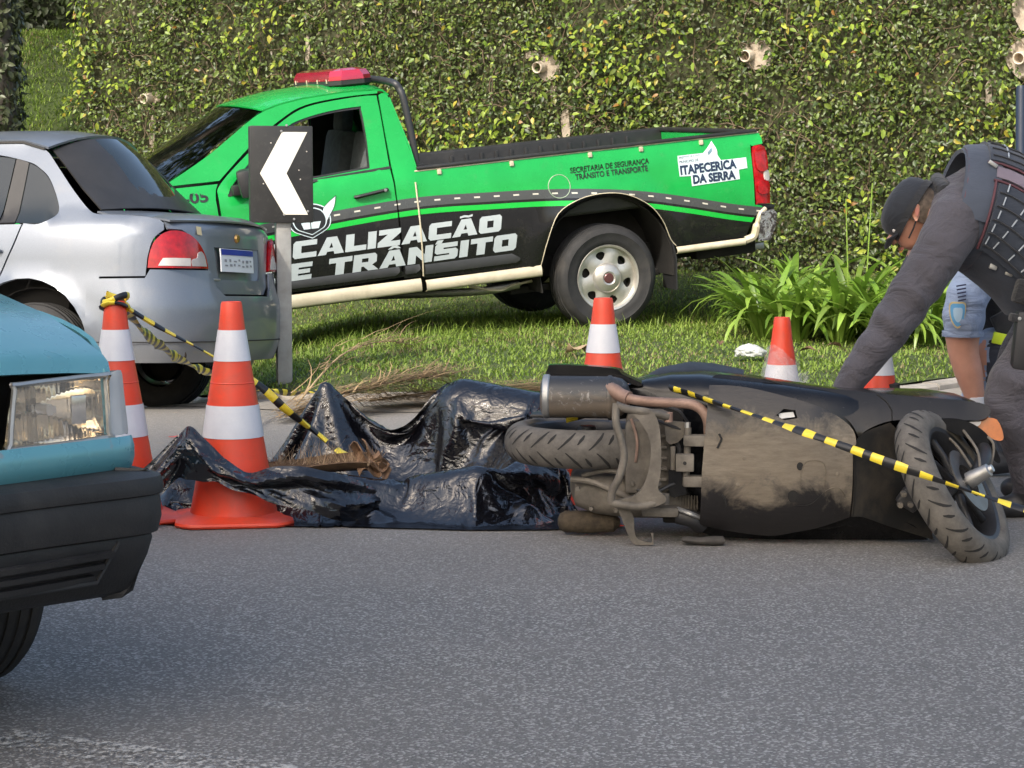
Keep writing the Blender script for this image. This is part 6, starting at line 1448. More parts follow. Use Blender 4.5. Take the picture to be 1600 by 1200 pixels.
for pts, r in (([(.337, -.05, .455), (.335, -.055, .42), (.338, -.06, .386), (.354, -.062, .335), (.362, -.065, .284), (.348, -.065, .225), (.325, -.06, .175), (.322, -.055, .138)], .0125), ([(.335, -.05, .45), (.37, -.045, .437), (.43, -.04, .428), (.50, -.02, .412)], .013), ([(.322, -.055, .140), (.36, -.055, .132), (.42, -.05, .128), (.485, -.03, .148)], .013)):
    tube('centre_stand', smooth3(pts, 5), r, MENG, sct, 10)
sheet('stand_plate', curve([(.375, .438), (.44, .437), (.468, .40), (.478, .33), (.478, .24), (.470, .185), (.495, .158), (.485, .138), (.42, .118), (.345, .126), (.335, .142), (.40, .165), (.432, .215), (.446, .29), (.440, .35), (.41, .40)], 4), lambda u, v: (u, -.055 + .03 * (v - .28)**2 * 8, v), MENG, sct, step=.03, thick=.022)
tube('stand_pivot', [(.50, -.015, .425), (.50, -.015, .395)], .014, MRUST, sct, 10); tube('stand_pivot', [(.49, -.015, .165), (.49, -.015, .13)], .015, MENG, sct, 10)
tube('stand_spring', [(.44 + k * .004, -.02 + .006 * math.cos(k * 2.1), .418 + .006 * math.sin(k * 2.1)) for k in range(16)], .002, MSTEEL, sct, 5)
for z in (.335, .205): box('hanger_lug', (.085, .05, .036), (.59, .0, z), MENG, sct, .008)
tube('hanger_tube', [(.562, .0, .375), (.560, .0, .29), (.556, .0, .19)], .011, MENG, sct, 10); hb = box('mount_block', (.058, .03, .056), (.553, -.02, .266), MENG, sct, .005); lathe('bolt_hole', [(0, -.001), (.006, -.001)], MGROOVE, hb, 'Y', 10, Matrix.Translation((.553, -.036, .266)))
sheet('mount_bracket', [(.485, .395), (.57, .388), (.565, .362), (.53, .325), (.505, .318), (.492, .33)], lambda u, v: (u, .02, v), MENG, sct, step=.04, thick=.02); sheet('skid_plate', [(.50, .235), (.54, .228), (.56, .16), (.52, .145), (.50, .155)], lambda u, v: (u, .03, v), MGB, sct, step=.04, thick=.02)
tube('link_rod', [(.515, .0, .315), (.515, .0, .24)], .009, MENG, sct, 8)
lathe('mount_bolt', [(0, -.03), (.009, -.03), (.009, 0)], MSTEEL, sct, 'Z', 6, Matrix.Translation((.56, .0, .392)))
box('starter_motor', (.12, .06, .035), (.475, .04, .10), MENG, sct, .015); tube('cooling_hose', smooth3([(.53, .05, .085), (.58, .04, .075), (.605, .06, .05)]), .028, MBLK, sct, 10)
sheet('side_stand', curve([(.340, .122, 1), (.375, .122, 1), (.392, .09), (.395, .05), (.405, .022), (.45, .010), (.447, .04, 1), (.455, .04, 1), (.456, .002, 1), (.41, .001), (.385, .012), (.365, .06)], 4), lambda u, v: (u, -.05 + .04 * u, v), MENG, sct, step=.03, thick=.012)
loft('foot_peg', [[(s_, .0 + .02 * math.cos(a) + .3 * (s_ - .53) * 0, .012 + .3 * abs(s_ - .62) * .2 + q_ * math.sin(a)) for a in np.linspace(0, 2 * math.pi, 12, endpoint=False)] for s_, q_ in ((.545, .006), (.56, .012), (.60, .011), (.645, .016), (.675, .014), (.682, .006))], M('peg_rubber', (.05, .045, .04), .85, var=.4, vscale=30, bump=.6), sct, cv=True, caps=True)
for pts in ([(.48, .03, .44), (.53, .0, .43), (.56, .02, .39)], [(.44, .05, .40), (.50, .02, .38), (.56, .03, .36)]): tube('cable', smooth3(pts), .005, MBLK, sct, 6)
for k in range(9):
    tube('cooling_fin', [(.52 + .009 * k, .09, .10), (.52 + .009 * k, .085, .145)], .003, MENG, sct, 5)
for pts, r, m_ in (([(.50, .06, .36), (.535, .03, .30), (.52, .05, .24)], .007, MBLK), ([(.40, .03, .17), (.46, .02, .165), (.52, .035, .19), (.58, .06, .18)], .006, MBLK), ([(.38, .02, .40), (.40, .015, .33), (.395, .02, .26)], .005, MRUST), ([(.22, .09, .205), (.30, .07, .225), (.36, .06, .215)], .008, MENG), ([(.53, .03, .11), (.57, .0, .10), (.60, .02, .085)], .008, MSTEEL)):
    tube('hose', smooth3(pts, 5), r, m_, sct, 7)
for x, z in ((.385, .37), (.385, .19), (.46, .375), (.47, .19), (.25, .10), (.33, .095), (.45, .09), (.21, .17)): lathe('case_bolt', [(0, -.008), (.007, -.008), (.008, 0), (.008, .02)], MENG, sct, 'Y', 6, Matrix.Translation((x, .025 if z > .15 else .07, z)))
box('swing_arm', (.22, .05, .05), (.27, .26, .405), MBLK, sct, .012); box('inner_void', (.16, .03, .40), (.56, .12, .25), MDARK, sct, .01)
box('rear_fender', (.30, .10, .012), (.18, .34, .375), MBLK, sct, .005); tube('swing_damper', [(.30, .16, .40), (.62, .30, .42)], .022, MBLK, sct, 10)
# ---- wheels
MDISC = M('brake_disc_steel', (.16, .155, .15), .45, .8, var=.2, dirt=(.08, .065, .05), dscale=14, damt=.6)
def moto_wheel(name, c, axis, r, w, spokes, disc=True, grooves=34, rim_mat=None, hub_side=1):
    e = bpy.data.objects.new(name, None); COL.objects.link(e); e.parent = sct; e.empty_display_size = .05
    q = Vector(axis).normalized().to_track_quat('Z', 'Y'); e.matrix_local = Matrix.Translation(Vector(c)) @ q.to_matrix().to_4x4()
    rim = r - .085
    prof = []
    for k in range(17):
        a = math.pi * (k / 16 - .5) * 1.04; prof.append((r - .062 + .062 * max(-.2, math.cos(a))**.8 if math.cos(a) > 0 else r - .062, w / 2 * math.sin(a) / math.sin(math.pi * .5)))
    prof = [(rim, -w * .36), (rim + .012, -w * .44)] + prof + [(rim + .012, w * .44), (rim, w * .36)]
    t_ = lathe('tyre', prof, MTY, e, 'Z', 64, smooth=50)
    def surf(a, v):      # v in -1..1 across the tread
        aa = math.pi * .5 * v * .86; rr = r - .062 + .062 * max(0, math.cos(aa))**.8 + .0012; return Vector((rr * math.cos(a), rr * math.sin(a), w / 2 * math.sin(aa)))
    for sd in (1, -1):
        V, F = [], []
        for k in range(grooves):
            a0 = 2 * math.pi * (k + (.5 if sd < 0 else 0)) / grooves
            path = [(a0 + .30 * t * (1 - .35 * t) * (1 if k % 2 else .75), sd * (.06 + .80 * t)) for t in np.linspace(0 if k % 2 else .25, 1 if k % 2 else .8, 7)]
            b = len(V)
            for j, (a, v) in enumerate(path):
                wd = .0042 * (1 - abs(2 * j / 6 - 1) * .6)
                V += [surf(a - wd / r * 1.6, v), surf(a + wd / r * 1.6, v)]
            F += [(b + 2 * j, b + 2 * j + 1, b + 2 * j + 3, b + 2 * j + 2) for j in range(6)]
        mesh_obj('tread_groove', V, F, MGROOVE, t_, True, kind='stuff')
    rm = rim_mat or MBLK
    lathe('rim', [(rim + .010, -w * .42), (rim - .004, -w * .38), (rim - .016, -w * .2), (rim - .016, w * .2), (rim - .004, w * .38), (rim + .010, w * .42), (rim + .013, w * .40)], rm, e, 'Z', 48, smooth=40)
    for k in range(spokes):
        a = 2 * math.pi * k / spokes; a2 = a + .22
        tube('spoke', [(.03 * math.cos(a), .03 * math.sin(a), w * .12), (rim * .6 * math.cos(a + .1), rim * .6 * math.sin(a + .1), w * .1), ((rim - .012) * math.cos(a2), (rim - .012) * math.sin(a2), 0)], [.016, .011, .013], rm, e, 8)
    lathe('hub', [(0, -w * .45), (.032, -w * .45), (.036, -w * .1), (.036, w * .2), (.028, w * .42), (0, w * .43)], rm, e, 'Z', 24)
    if disc: lathe('brake_disc', [(.055, w * .52), (.105, w * .52), (.105, w * .56), (.055, w * .56)], MDISC, e, 'Z', 36, closed=True)
    return e
moto_wheel('rear_wheel', (.222, .275, .293), (0, 0, 1), .275, .126, 6, False)
AX = Vector((.80, -.33, .52))
fwc = Vector((1.385, -.05, .198))
fw = moto_wheel('front_wheel', fwc, AX, .272, .108, 6, True)
A_ = AX.normalized()
tube('axle', [fwc - A_ * .10, fwc + A_ * .115], .012, MSTEEL, sct, 12)
nut = lathe('axle_nut', [(0, .145), (.012, .145), (.014, .135), (.021, .132), (.023, .10), (.026, .08), (.026, .06)], MSTEEL, sct, 'Z', 16, Matrix.Translation(fwc) @ A_.to_track_quat('Z', 'Y').to_matrix().to_4x4())
# fork legs up into the nose, caliper and bolts
tube('fork_leg', smooth3([fwc + A_ * .085, fwc + A_ * .085 + Vector((.04, .12, .06)), Vector((1.47, .22, .33)), Vector((1.42, .38, .33))], 5), .024, MBLK, sct, 12)
tube('fork_leg', smooth3([fwc - A_ * .09, fwc - A_ * .09 + Vector((.01, .12, .02)), Vector((1.33, .28, .20)), Vector((1.36, .42, .26))], 5), .024, MBLK, sct, 12)
cp = fwc - A_ * .105 + Vector((-.045, .0, .015))
cal = box('brake_caliper', (.07, .05, .06), cp, MBLK, sct, .012, (0, R(35), 0))
for d in ((-.02, -.03, .02), (.0, -.035, -.012), (-.03, -.028, -.015)): lathe('caliper_bolt', [(0, -.012), (.008, -.012), (.010, .0), (.010, .02)], MENG, cal, 'Y', 10, Matrix.Translation(cp + Vector(d)))
box('torque_arm', (.05, .03, .045), fwc - A_ * .085 + Vector((.012, -.01, -.05)), MENG, sct, .008, (0, R(-20), 0))
for pts in ([fwc + A_ * .09 + Vector((-.02, 0, .03)), Vector((1.40, .05, .33)), Vector((1.33, .09, .385))], [fwc + A_ * .10 + Vector((.0, 0, .02)), Vector((1.46, -.02, .32)), Vector((1.42, .08, .38))], [fwc + A_ * .1, Vector((1.50, .0, .25)), Vector((1.52, .05, .33)), Vector((1.47, .1, .37))]):
    tube('brake_hose', smooth3(pts, 6), .0045, MENG, sct, 6)
sheet('front_mudguard', curve([(1.33, .40), (1.42, .405), (1.50, .36), (1.545, .28), (1.53, .27), (1.47, .33), (1.40, .36)], 4), lambda u, v: (u, .05 + .1 * (u - 1.33), v), MGB, sct, step=.04, thick=.06)
# nose: indicator and lamp on the exposed side, handlebar and mirror behind
MAMB = M('amber_lens', (.42, .10, .010), .15, var=.2, coat=1, vscale=40)
sheet('indicator', curve([(1.487, .408, 1), (1.535, .402), (1.556, .345), (1.53, .338), (1.478, .372)], 4), lambda u, v: (u, .085 + .5 * (u - 1.5)**2 + .1 * (v - .37), v), MAMB, sct, step=.02, thick=.03)
sheet('position_lamp', curve([(1.442, .398), (1.482, .408), (1.478, .385), (1.45, .38)], 4), lambda u, v: (u, .075, v), MCLEAR, sct, step=.02, thick=.02)
tube('handlebar', smooth3([(1.30, .80, .10), (1.30, .84, .22), (1.28, .82, .32), (1.27, .79, .44)], 6), .014, MBLK, sct, 10); tube('hand_grip', [(1.275, .80, .36), (1.27, .79, .45)], .02, MRUB, sct, 10); tube('hand_grip', [(1.30, .80, .10), (1.30, .79, .03)], .02, MRUB, sct, 10)
tube('steering_stem', [(1.35, .40, .26), (1.29, .82, .27)], .03, MBLK, sct, 10)
# ============================================================ PEOPLE
def blob(chains, voxel=.012, smooth_it=6, name='body'):
    """overlapping tapered limbs fused into one continuous skin"""
    bm = bmesh.new()
    def add(rows, nv):
        vs = [[bm.verts.new(p) for p in r] for r in rows]
        for i in range(len(rows) - 1):
            for j in range(nv): bm.faces.new((vs[i][j], vs[i][(j + 1) % nv], vs[i + 1][(j + 1) % nv], vs[i + 1][j]))
        bm.faces.new(vs[0][::-1]); bm.faces.new(vs[-1])
    for ch in chains:
        pts = [Vector(p[:3]) for p in ch]; k = 7
        # each point: x, y, z, radius, flattening in depth (optional)
        S = smooth3(pts, k); rr = [p[3] for p in ch]; fl = [p[4] if len(p) > 4 else 1. for p in ch]; t = np.linspace(0, len(ch) - 1, len(S))
        rad = np.interp(t, range(len(ch)), rr); fla = np.interp(t, range(len(ch)), fl)
        T, _ = frames(S); nv = 16
        ext0, ext1 = S[0] - T[0] * rad[0] * .75, S[-1] + T[-1] * rad[-1] * .75
        S = [ext0, S[0] - T[0] * rad[0] * .45] + S + [S[-1] + T[-1] * rad[-1] * .45, ext1]
        rad = [rad[0] * .35, rad[0] * .85] + list(rad) + [rad[-1] * .85, rad[-1] * .35]; fla = [fla[0]] * 2 + list(fla) + [fla[-1]] * 2
        T = [T[0]] * 2 + T + [T[-1]] * 2; rows = []
        for p, r, f, tt in zip(S, rad, fla, T):
            yv = Vector((0, 1, 0)); n = (yv - tt * yv.dot(tt))
            n = n.normalized() if n.length > .2 else Vector((1, 0, 0)); b = tt.cross(n).normalized()
            rows.append([p + n * math.cos(a) * r * f + b * math.sin(a) * r for a in [2 * math.pi * q / nv for q in range(nv)]])
        add(rows, nv)
    me = bpy.data.meshes.new(name); bmesh.ops.recalc_face_normals(bm, faces=bm.faces); bm.to_mesh(me); bm.free()
    o = bpy.data.objects.new('tmp', me); COL.objects.link(o)
    m = o.modifiers.new('r', 'REMESH'); m.mode = 'VOXEL'; m.voxel_size = voxel; m.use_smooth_shade = True
    m = o.modifiers.new('s', 'SMOOTH'); m.iterations = smooth_it; m.factor = .5
    dg = bpy.context.evaluated_depsgraph_get(); out = bpy.data.meshes.new_from_object(o.evaluated_get(dg)); bpy.data.objects.remove(o); out.name = name
    return out
def body_part(name, me, mats, parent, rule=None, wr=None):
    for m in mats: me.materials.append(m)
    if wr:
        for v in me.vertices: v.co += Vector(wr(v.co)) 
    if rule:
        for p in me.polygons: p.material_index = rule(p.center)
    me.polygons.foreach_set('use_smooth', [True] * len(me.polygons))
    return link(name, me, parent)
def cloth_mat(name, col, fold=.5, rough=.85, scale=7):
    a = NT(name); n = a.noise(scale, 4, .55, a.scaled((1, 1, 1.8)), 1.0); w_ = a.noise(420, 2); b = a.noise(3, 4)
    c = a.mix(a.ramp(b, [(.35, 0.), (.7, 1.)]), tuple(x * .8 for x in col), tuple(x * 1.2 for x in col)); a.set('Base Color', c); a.set('Roughness', rough); a.p.inputs['Sheen Weight'].default_value = .15
    a.bump(a.math('ADD', n, a.math('MULTIPLY', w_, .05)), fold, .05); return a.m
MSHIRT = cloth_mat('uniform_grey', (.062, .058, .070), .6); MTROU = cloth_mat('trousers_grey', (.060, .056, .068), .8, scale=6); MVEST = cloth_mat('vest_navy', (.050, .062, .088), .25, scale=5); MVEST2 = cloth_mat('vest_dark', (.030, .038, .055), .2)
def skin_mat():
    a = NT('skin'); n = a.noise(25, 4); a.set('Base Color', a.mix(n, (.42, .20, .135), (.56, .29, .20))); a.set('Roughness', .5); a.p.inputs['Subsurface Weight'].default_value = .15; a.p.inputs['Subsurface Radius'].default_value = (.02, .008, .004); return a.m
MSKIN = skin_mat(); MHAIR = M('short_hair', (.10, .075, .055), .8, var=.4, vscale=60, bump=.6, bscale=200); MCAP = cloth_mat('cap_navy', (.012, .015, .022), .2)
MBLUE = cloth_mat('shirt_pale_blue', (.24, .30, .42), .5); MBLKC = cloth_mat('vest_black', (.016, .017, .020), .4); MGLOVE = M('white_glove', (.72, .72, .74), .6)
# ---- officer bending over the scooter (faces left; near side is his left side)
p1 = thing('person', 'officer in dark grey uniform and padded vest bending down over the scooter', 'person', (0, 0, 0))
def hand(x, y, z, dx, dz, s=1.0):
    c = [[(x, y, z, .036, .6), (x + dx * .05, y, z + dz * .05, .042, .55), (x + dx * .09, y, z + dz * .09, .038, .5)]]
    for k, (o, L) in enumerate(((-.03, .065), (-.01, .075), (.01, .07), (.03, .055))):
        b = Vector((x + dx * .09, y + o, z + dz * .09)); c.append([(b.x, b.y, b.z, .0095), (b.x + dx * L * .5 - .008, b.y, b.z + dz * L * .5, .009), (b.x + dx * L * .8 - .025, b.y, b.z + dz * L * .9, .0075)])
    c.append([(x + dx * .03, y - .035, z + dz * .03, .012), (x + dx * .06 - .02, y - .055, z + dz * .06, .010), (x + dx * .09 - .03, y - .055, z + dz * .085, .008)])
    return c
ch = [
 # torso from pelvis up the hunched back to the collar
 [(1.95, 7.16, .74, .155, 1.05), (1.88, 7.15, .85, .160, 1.05), (1.78, 7.14, .965, .175, 1.05), (1.66, 7.13, 1.045, .180, 1.08), (1.56, 7.12, 1.065, .150, 1.15), (1.49, 7.12, 1.085, .085, 1.1)],
 [(1.55, 6.99, 1.055, .10), (1.55, 7.26, 1.055, .10)],
 [(1.52, 7.12, 1.085, .070), (1.47, 7.11, 1.085, .064), (1.43, 7.10, 1.075, .060)],
 # head
 [(1.425, 7.095, 1.085, .078, .88), (1.40, 7.09, 1.065, .095, .86), (1.395, 7.085, 1.01, .085, .82), (1.405, 7.08, .965, .060, .8)],
 # near arm
 [(1.535, 6.965, 1.03, .102), (1.49, 6.93, .96, .094), (1.42, 6.90, .85, .084), (1.345, 6.885, .745, .080), (1.295, 6.875, .665, .075), (1.215, 6.865, .56, .060), (1.155, 6.86, .475, .051), (1.135, 6.86, .43, .047)],
 # far arm
 [(1.56, 7.28, 1.03, .095), (1.49, 7.28, .88, .070), (1.395, 7.26, .72, .058), (1.24, 7.18, .52, .046), (1.205, 7.16, .46, .042)],
 # legs
 [(1.96, 7.05, .72, .130), (1.86, 6.98, .60, .118), (1.745, 6.90, .475, .103), (1.715, 6.885, .425, .096), (1.745, 6.90, .33, .088), (1.79, 6.92, .2, .078), (1.815, 6.93, .09, .074)],
 [(1.98, 7.27, .72, .130), (1.93, 7.32, .60, .118), (1.86, 7.36, .46, .098), (1.88, 7.37, .33, .086), (1.93, 7.38, .2, .078), (1.95, 7.38, .09, .074)],
 # boots
 [(1.825, 6.93, .07, .055), (1.79, 6.93, .045, .046), (1.70, 6.925, .035, .038)], [(1.96, 7.38, .07, .055), (1.92, 7.38, .045, .046), (1.83, 7.375, .035, .038)],
]
hands = hand(1.135, 6.86, .425, -.35, -.93) + hand(1.20, 7.16, .44, -.35, -.93)
def rule1(c):
    if c.z < .085: return 3
    if c.x > 1.70 and c.z < .78 - (c.x - 1.9) * .3 and c.z < .80: return 1
    if c.x < 1.445 and c.z > .895 and c.y > 6.985 + max(0, c.x - 1.36) * .2: return 2
    if c.x < 1.52 and c.z > 1.0 and c.y > 7.03: return 4
    return 0
def wrk(v):
    # cloth folds: creases across the sleeves and trousers, strongest at elbow and knee
    if v.z > .90 and v.x < 1.46 and v.y > 6.99: return (0, 0, 0)
    el = math.exp(-((v.z - .70) / .10)**2) if v.x < 1.5 else math.exp(-((v.z - .42) / .16)**2)
    a = v.z * (52 if v.x < 1.5 else 38) + v.x * 26 + 3 * float(noise2(v.x * 9, v.z * 9, 4))
    k = (.002 + .009 * el) * math.sin(a) + .0025 * (float(noise2(v.x * 16, v.z * 22, 7)) - .5)
    return (-k * .6, -k, k * .3)
me = blob(ch, .0115, 7); body_part('body', me, [MSHIRT, MTROU, MSKIN, MBLK, MBLKC], p1, rule1, wrk)
hm = blob(hands, .005, 2, 'hands'); body_part('hands', hm, [MGLOVE], p1)
# face and ear on the visible cheek
EX, EZ = 1.396, 1.052
ear = sheet('ear', curve([(EX - .012, EZ + .020), (EX + .006, EZ + .028), (EX + .018, EZ + .012), (EX + .012, EZ - .014), (EX + .0, EZ - .030), (EX - .009, EZ - .018), (EX - .014, EZ + .0)], 4), lambda u, v: (u, 7.004 - .016 * math.sin(math.pi * min(1, max(0, (u - EX + .014) / .032))), v), MSKIN, p1, step=.01, thick=.010)
sheet('ear_fold', curve([(EX - .004, EZ + .012), (EX + .006, EZ + .016), (EX + .009, EZ + .004), (EX + .003, EZ - .014), (EX - .004, EZ - .006)], 4), lambda u, v: (u, 6.985, v), M('ear_inner', (.40, .15, .11), .6), ear, step=.01, thick=.004)
for y in (7.045, 7.125):
    lathe('eye', [(0, -.011), (.008, -.008), (.011, 0), (.008, .008), (0, .011)], M('eye_white', (.6, .58, .55), .3), p1, 'X', 12, Matrix.Translation((1.335, y, .99)))
tube('nose', [(1.345, 7.085, .985), (1.328, 7.085, .96), (1.345, 7.085, .945)], [.010, .016, .012], MSKIN, p1, 8); tube('mouth', [(1.365, 7.06, .925), (1.358, 7.085, .923), (1.365, 7.11, .925)], .006, M('lips', (.36, .14, .11), .5), p1, 6)
# cap: crown over the top of the head, band, and the peak pointing down over the brow
axis = Vector((-.84, .26, .47)).normalized(); upv = Vector((.47, 0, .88)); upv = (upv - axis * upv.dot(axis)).normalized(); sdv = axis.cross(upv).normalized(); cc = Vector((1.396, 7.092, 1.060))
def cap_ring(t, r, n=28): return [cc + axis * t + upv * r * math.cos(a) * 1.05 + sdv * r * math.sin(a) * .93 for a in np.linspace(0, 2 * math.pi, n, endpoint=False)]
# short hair showing between cap and collar
hr = [[cc + axis * t + upv * r * math.cos(a) * 1.04 + sdv * r * math.sin(a) * .92 for a in np.linspace(-1.9, 1.9, 16)] for t, r in ((-.012, .1005), (-.035, .0965), (-.058, .088), (-.075, .076))]
loft('hair', hr, MHAIR, p1, thick=.004)
cap = loft('cap', [cap_ring(t, r) for t, r in ((-.014, .107), (.0, .109), (.03, .107), (.055, .097), (.074, .075), (.085, .040), (.089, .008))], MCAP, p1, cv=True, smooth=60)
loft('cap_band', [cap_ring(t, .1105) for t in (-.020, .004)], MBLKC, cap, cv=True, thick=.004)
pk = []
for u in np.linspace(0, 1, 6): pk.append([cc + axis * (-.012 + .020 * u) - upv * (.100 + .062 * u * math.cos(a * .8)) + sdv * .088 * math.sin(a) for a in np.linspace(-1.25, 1.25, 9)])
loft('cap_peak', pk, MCAP, cap, thick=.005)
tube('mask_strap', [(EX + .004, 6.995, EZ - .02), (EX - .006, 7.002, EZ - .055), (EX - .02, 7.012, EZ - .09)], .003, MBLKC, p1, 6)
tube('collar', [(1.515, 7.02, 1.05), (1.50, 7.03, 1.13), (1.495, 7.12, 1.165), (1.50, 7.21, 1.13), (1.515, 7.22, 1.05)], .026, MBLKC, p1, 10)
# vest: shell over the torso with straps, pouch grid and trim
TOR = smooth3([(1.92, 7.16, .80), (1.86, 7.155, .885), (1.78, 7.14, .965), (1.68, 7.13, 1.04), (1.60, 7.12, 1.066), (1.535, 7.12, 1.082)], 8)
TT, _ = frames(TOR); rows = []
for i, p in enumerate(TOR):
    t = TT[i]; n = Vector((0, 1, 0)); b = t.cross(n).normalized(); u = i / (len(TOR) - 1); r = lerp(.188, .212, math.sin(u * 2.2)) * (1 - .10 * max(0, u - .8) / .2)
    rows.append([p + n * math.cos(a) * r * 1.10 + b * math.sin(a) * r * .98 for a in [2 * math.pi * q / 40 for q in range(40)]])
vs = loft('vest', rows, MVEST, p1, cv=True, smooth=60, thick=.014)
def on_vest(u, a, o=0.):
    i = min(len(TOR) - 1.001, max(0, u * (len(TOR) - 1))); k = int(i); f = i - k
    p = TOR[k].lerp(TOR[k + 1], f); t = TT[k]; n = Vector((0, 1, 0)); b = t.cross(n).normalized(); r = (lerp(.188, .212, math.sin(u * 2.2)) * (1 - .10 * max(0, u - .8) / .2)) + o
    return p + n * math.cos(a) * r * 1.10 + b * math.sin(a) * r * .98
# a = pi is the side facing the camera; find which way the back lies
sgn = 1 if on_vest(.5, math.pi + .8).z > on_vest(.5, math.pi - .8).z else -1
AV = lambda d: math.pi + sgn * d
def vest_panel(name, u0, u1, d0, d1, o, m, n=7, par=vs, th=.012):
    return loft(name, [[on_vest(lerp(u0, u1, i / n), AV(lerp(d0, d1, j / n)), o) for j in range(n + 1)] for i in range(n + 1)], m, par, thick=th, smooth=60, flip=sgn < 0)
vest_panel('side_panel', .12, .72, -.62, .42, .020, MVEST2); vest_panel('shoulder_yoke', .70, .99, -.2, 1.5, .012, MVEST); vest_panel('name_patch', .26, .74, .52, .72, .020, cloth_mat('patch_mauve', (.19, .155, .19), .1), th=.006)
vest_panel('back_panel', .10, .82, .80, 1.9, .022, MVEST2)
MTRIM = M('maroon_trim', (.10, .035, .045), .7); MWEB = M('webbing', (.05, .06, .085), .8); MSTITCH = M('pale_stitch', (.34, .38, .42), .7)
tube('vest_trim', [on_vest(u, AV(.46), .026) for u in np.linspace(.10, .76, 12)], .0045, MTRIM, vs, 6); tube('vest_trim', [on_vest(.74, AV(d), .026) for d in np.linspace(-.62, .46, 10)], .0045, MTRIM, vs, 6); tube('vest_trim', [on_vest(u, AV(.78), .026) for u in np.linspace(.10, .84, 12)], .0045, MTRIM, vs, 6)
tube('arm_trim', [on_vest(.985, AV(d), .018) for d in np.linspace(-.9, 1.3, 16)], .006, MTRIM, vs, 6)
for k in range(5):
    d = -.52 + k * .20; tube('web_seam', [on_vest(u, AV(d), .034) for u in np.linspace(.14, .70, 9)], .003, MBLKC, vs, 5)
    for q in range(5):
        u = .18 + q * .12; tube('web_loop', [on_vest(u, AV(d + .03), .036), on_vest(u, AV(d + .15), .037)], .0028, MSTITCH, vs, 5)
for k in range(5):
    d = .9 + k * .2; tube('web_seam', [on_vest(u, AV(d), .036) for u in np.linspace(.12, .80, 9)], .003, MBLKC, vs, 5)
    for q in range(4):
        u = .2 + q * .16; tube('web_loop', [on_vest(u, AV(d + .03), .037), on_vest(u, AV(d + .14), .038)], .0028, MSTITCH, vs, 5)
b_ = on_vest(.80, AV(.72), .03); box('strap_slider', (.035, .01, .014), b_, MSTEEL, vs, .003, (0, R(35), 0))
# duty belt with buckles, pouch and holster on the near thigh
BL_ = [Vector((1.83, 7.155, .80)) + Vector((math.cos(a) * .05, math.cos(a + 1.57) * -.205, 0)) for a in [0]]
belt = []
for q in range(40):
    a = 2 * math.pi * q / 40; belt.append((1.895 + .185 * math.cos(a) * .86, 7.16 + .205 * math.sin(a), .79 + .185 * math.cos(a) * -.42))
rows = [[(x, y, z - .028) for x, y, z in belt], [(x, y, z + .028) for x, y, z in belt]]
bt = loft('duty_belt', [[(1.895 + (x - 1.895) * k, 7.16 + (y - 7.16) * k, z + d) for x, y, z in belt] for k, d in ((1.0, -.03), (1.06, -.028), (1.06, .028), (1.0, .03))], MBLKC, p1, cv=True)
for q, x in enumerate((1.66, 1.715)): box('buckle', (.028, .012, .020), (x, 6.965 - .0 * q, .865 - q * .022), MSTEEL, bt, .004, (0, R(20), 0))
box('belt_pouch', (.10, .06, .085), (1.775, 6.93, .775), MBLKC, bt, .015, (0, R(15), 0))
hol = box('holster', (.095, .05, .20), (1.755, 6.835, .615), MBLK, p1, .018, (0, R(8), 0), taper=(1.25, 1.1)); box('pistol_grip', (.045, .035, .11), (1.80, 6.83, .745), MBLK, hol, .012, (0, R(-22), 0)); box('holster_strap', (.13, .055, .028), (1.755, 6.84, .69), MBLKC, hol, .008, (0, R(8), 0)); lathe('snap', [(0, -.004), (.006, -.003), (.007, 0)], MSTEEL, hol, 'Y', 10, Matrix.Translation((1.715, 6.806, .695)))
tube('holster_loop', smooth3([(1.79, 6.85, .84), (1.765, 6.83, .79), (1.75, 6.825, .73)]), .014, MBLKC, hol, 8)
# ---- second officer crouching behind, pale blue short-sleeved shirt
p2 = thing('person', 'crouching officer in pale blue short-sleeved shirt and black vest reaching down', 'person', (0, 0, 0))
ch = [[(2.12, 8.10, .42, .15, 1.1), (2.05, 8.08, .56, .155, 1.1), (1.97, 8.06, .72, .165, 1.12), (1.90, 8.05, .84, .155, 1.2), (1.86, 8.04, .91, .09)],
 [(1.86, 8.04, .92, .058), (1.80, 8.03, .99, .058)], [(1.80, 8.03, .99, .075), (1.77, 8.03, 1.05, .092), (1.77, 8.03, 1.09, .085)],
 [(1.86, 7.90, .855, .085), (1.80, 7.84, .79, .084), (1.755, 7.80, .69, .083), (1.745, 7.79, .60, .080), (1.743, 7.79, .565, .066), (1.75, 7.79, .50, .060), (1.768, 7.78, .43, .056), (1.785, 7.77, .36, .044), (1.795, 7.765, .31, .036)],
 [(1.90, 8.22, .855, .085), (1.99, 8.30, .70, .078), (2.02, 8.22, .56, .058), (1.95, 8.10, .42, .04)],
 [(2.12, 8.0, .42, .125), (1.98, 7.95, .50, .115), (1.88, 7.93, .48, .085), (1.93, 7.95, .30, .075), (2.0, 7.98, .10, .06)], [(2.12, 8.2, .42, .125), (2.0, 8.26, .34, .11), (1.92, 8.28, .20, .08), (2.05, 8.28, .10, .07), (2.2, 8.28, .08, .06)],
 [(2.0, 7.98, .06, .05), (1.9, 7.97, .04, .04)], [(2.22, 8.28, .06, .05), (2.24, 8.28, .03, .045)]]
def rule2(c):
    if c.z < .10: return 3
    if c.y < 7.875 and c.z < .568 and c.x < 1.85: return 2
    if c.x < 1.85 and c.z > .93: return 2
    if c.x > 1.86 and c.z < .55: return 1
    return 0
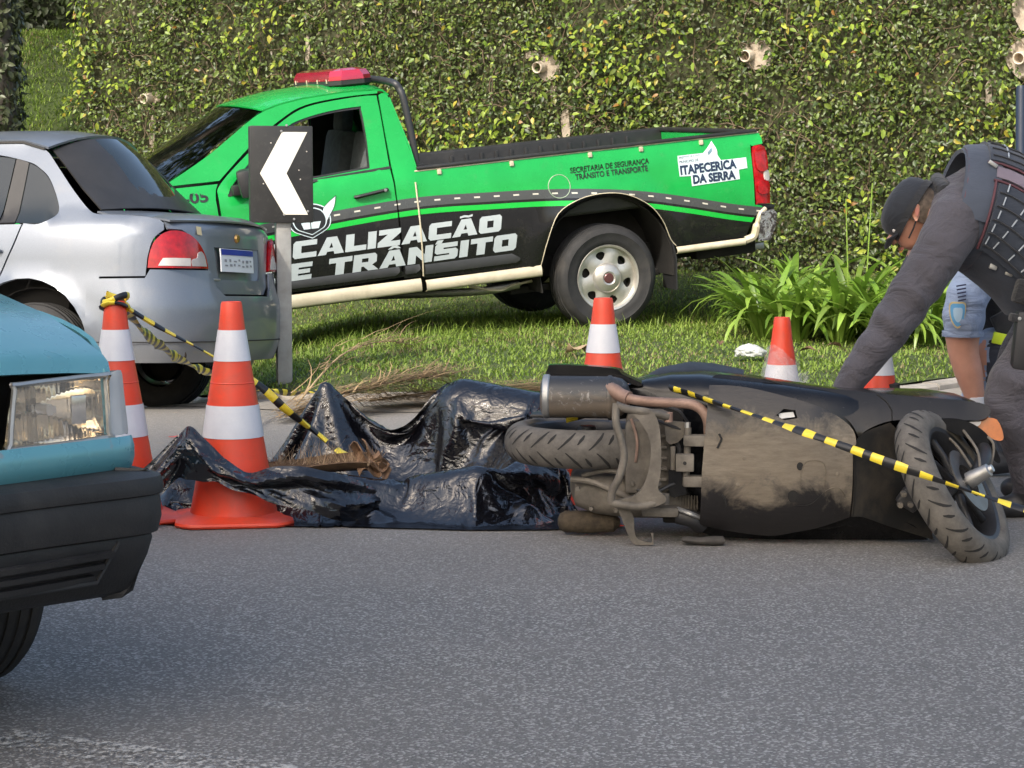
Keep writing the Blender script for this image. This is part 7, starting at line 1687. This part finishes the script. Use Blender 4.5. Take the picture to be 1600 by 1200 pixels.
me = blob(ch, .012, 6); body_part('body', me, [MBLUE, cloth_mat('trousers_navy', (.03, .035, .05), .6), MSKIN, MBLK], p2, rule2, lambda v: tuple(Vector((-1, -1, 0)) * .004 * math.sin(v.z * 60 + v.x * 30) * (1 if .57 < v.z < .9 and v.y < 7.9 else 0)))
rows = []
TV = smooth3([(2.10, 8.095, .44), (2.05, 8.08, .56), (1.97, 8.06, .72), (1.90, 8.05, .82)], 6); T3, _ = frames(TV)
for i, p in enumerate(TV):
    n = Vector((0, 1, 0)); b = T3[i].cross(n).normalized(); rows.append([p + n * math.cos(a) * .198 + b * math.sin(a) * .182 for a in np.linspace(0, 2 * math.pi, 30, endpoint=False)])
v2 = loft('vest', rows, MBLKC, p2, cv=True, smooth=60, thick=.012)
MHIV = M('hi_vis_yellow', (.62, .80, .03), .5); MBLB = M('badge_blue', (.10, .30, .52), .5)
box('pocket', (.13, .03, .15), (1.955, 7.865, .60), MBLKC, v2, .012, (0, R(-28), 0)); box('hi_vis_patch', (.085, .012, .045), (1.915, 7.845, .552), MHIV, v2, .004, (0, R(12), 0)); tube('zip', [(1.87, 7.862, .73), (1.93, 7.858, .75)], .004, MSTEEL, v2, 6)
cf = lathe('sleeve_hem', [(.070, -.004), (.0785, -.004), (.0795, .004), (.078, .02)], MBLUE, p2, 'Z', 28, Matrix.Translation((1.7445, 7.79, .572)))
# sleeve stripes and shield badge on the outer side of the near arm
for k in range(5): tube('sleeve_stripe', [(1.700 + k * .002, 7.717, .765 - k * .014), (1.735, 7.705 , .772 - k * .014)], .0032, M('stripe_navy', (.02, .025, .06), .6), p2, 5)
for k0, m_, o_ in ((1.0, M('badge_gold', (.5, .4, .2), .5), 0), (.86, MBLB, .002), (.55, M('badge_pale', (.35, .5, .62), .5), .004)):
    sheet('shield_badge', curve([(1.708 + (x) * k0, .655 + z * k0) for x, z in ((-.030, .045), (.0, .05), (.028, .045), (.028, .0), (.018, -.035), (.0, -.052), (-.018, -.035), (-.030, .0))], 3), lambda u, v: (u, 7.7125 - o_ + .9 * (u - 1.745)**2 * 4, v), m_, p2, step=.02, thick=.003)
hm = blob(hand(1.797, 7.764, .30, .12, -.99), .005, 2, 'hand'); body_part('hand', hm, [MGLOVE], p2)
lathe('glove_cuff', [(.037, -.02), (.042, .0), (.040, .03), (.036, .032)], MGLOVE, p2, 'Z', 20, Matrix.Translation((1.794, 7.766, .305)))
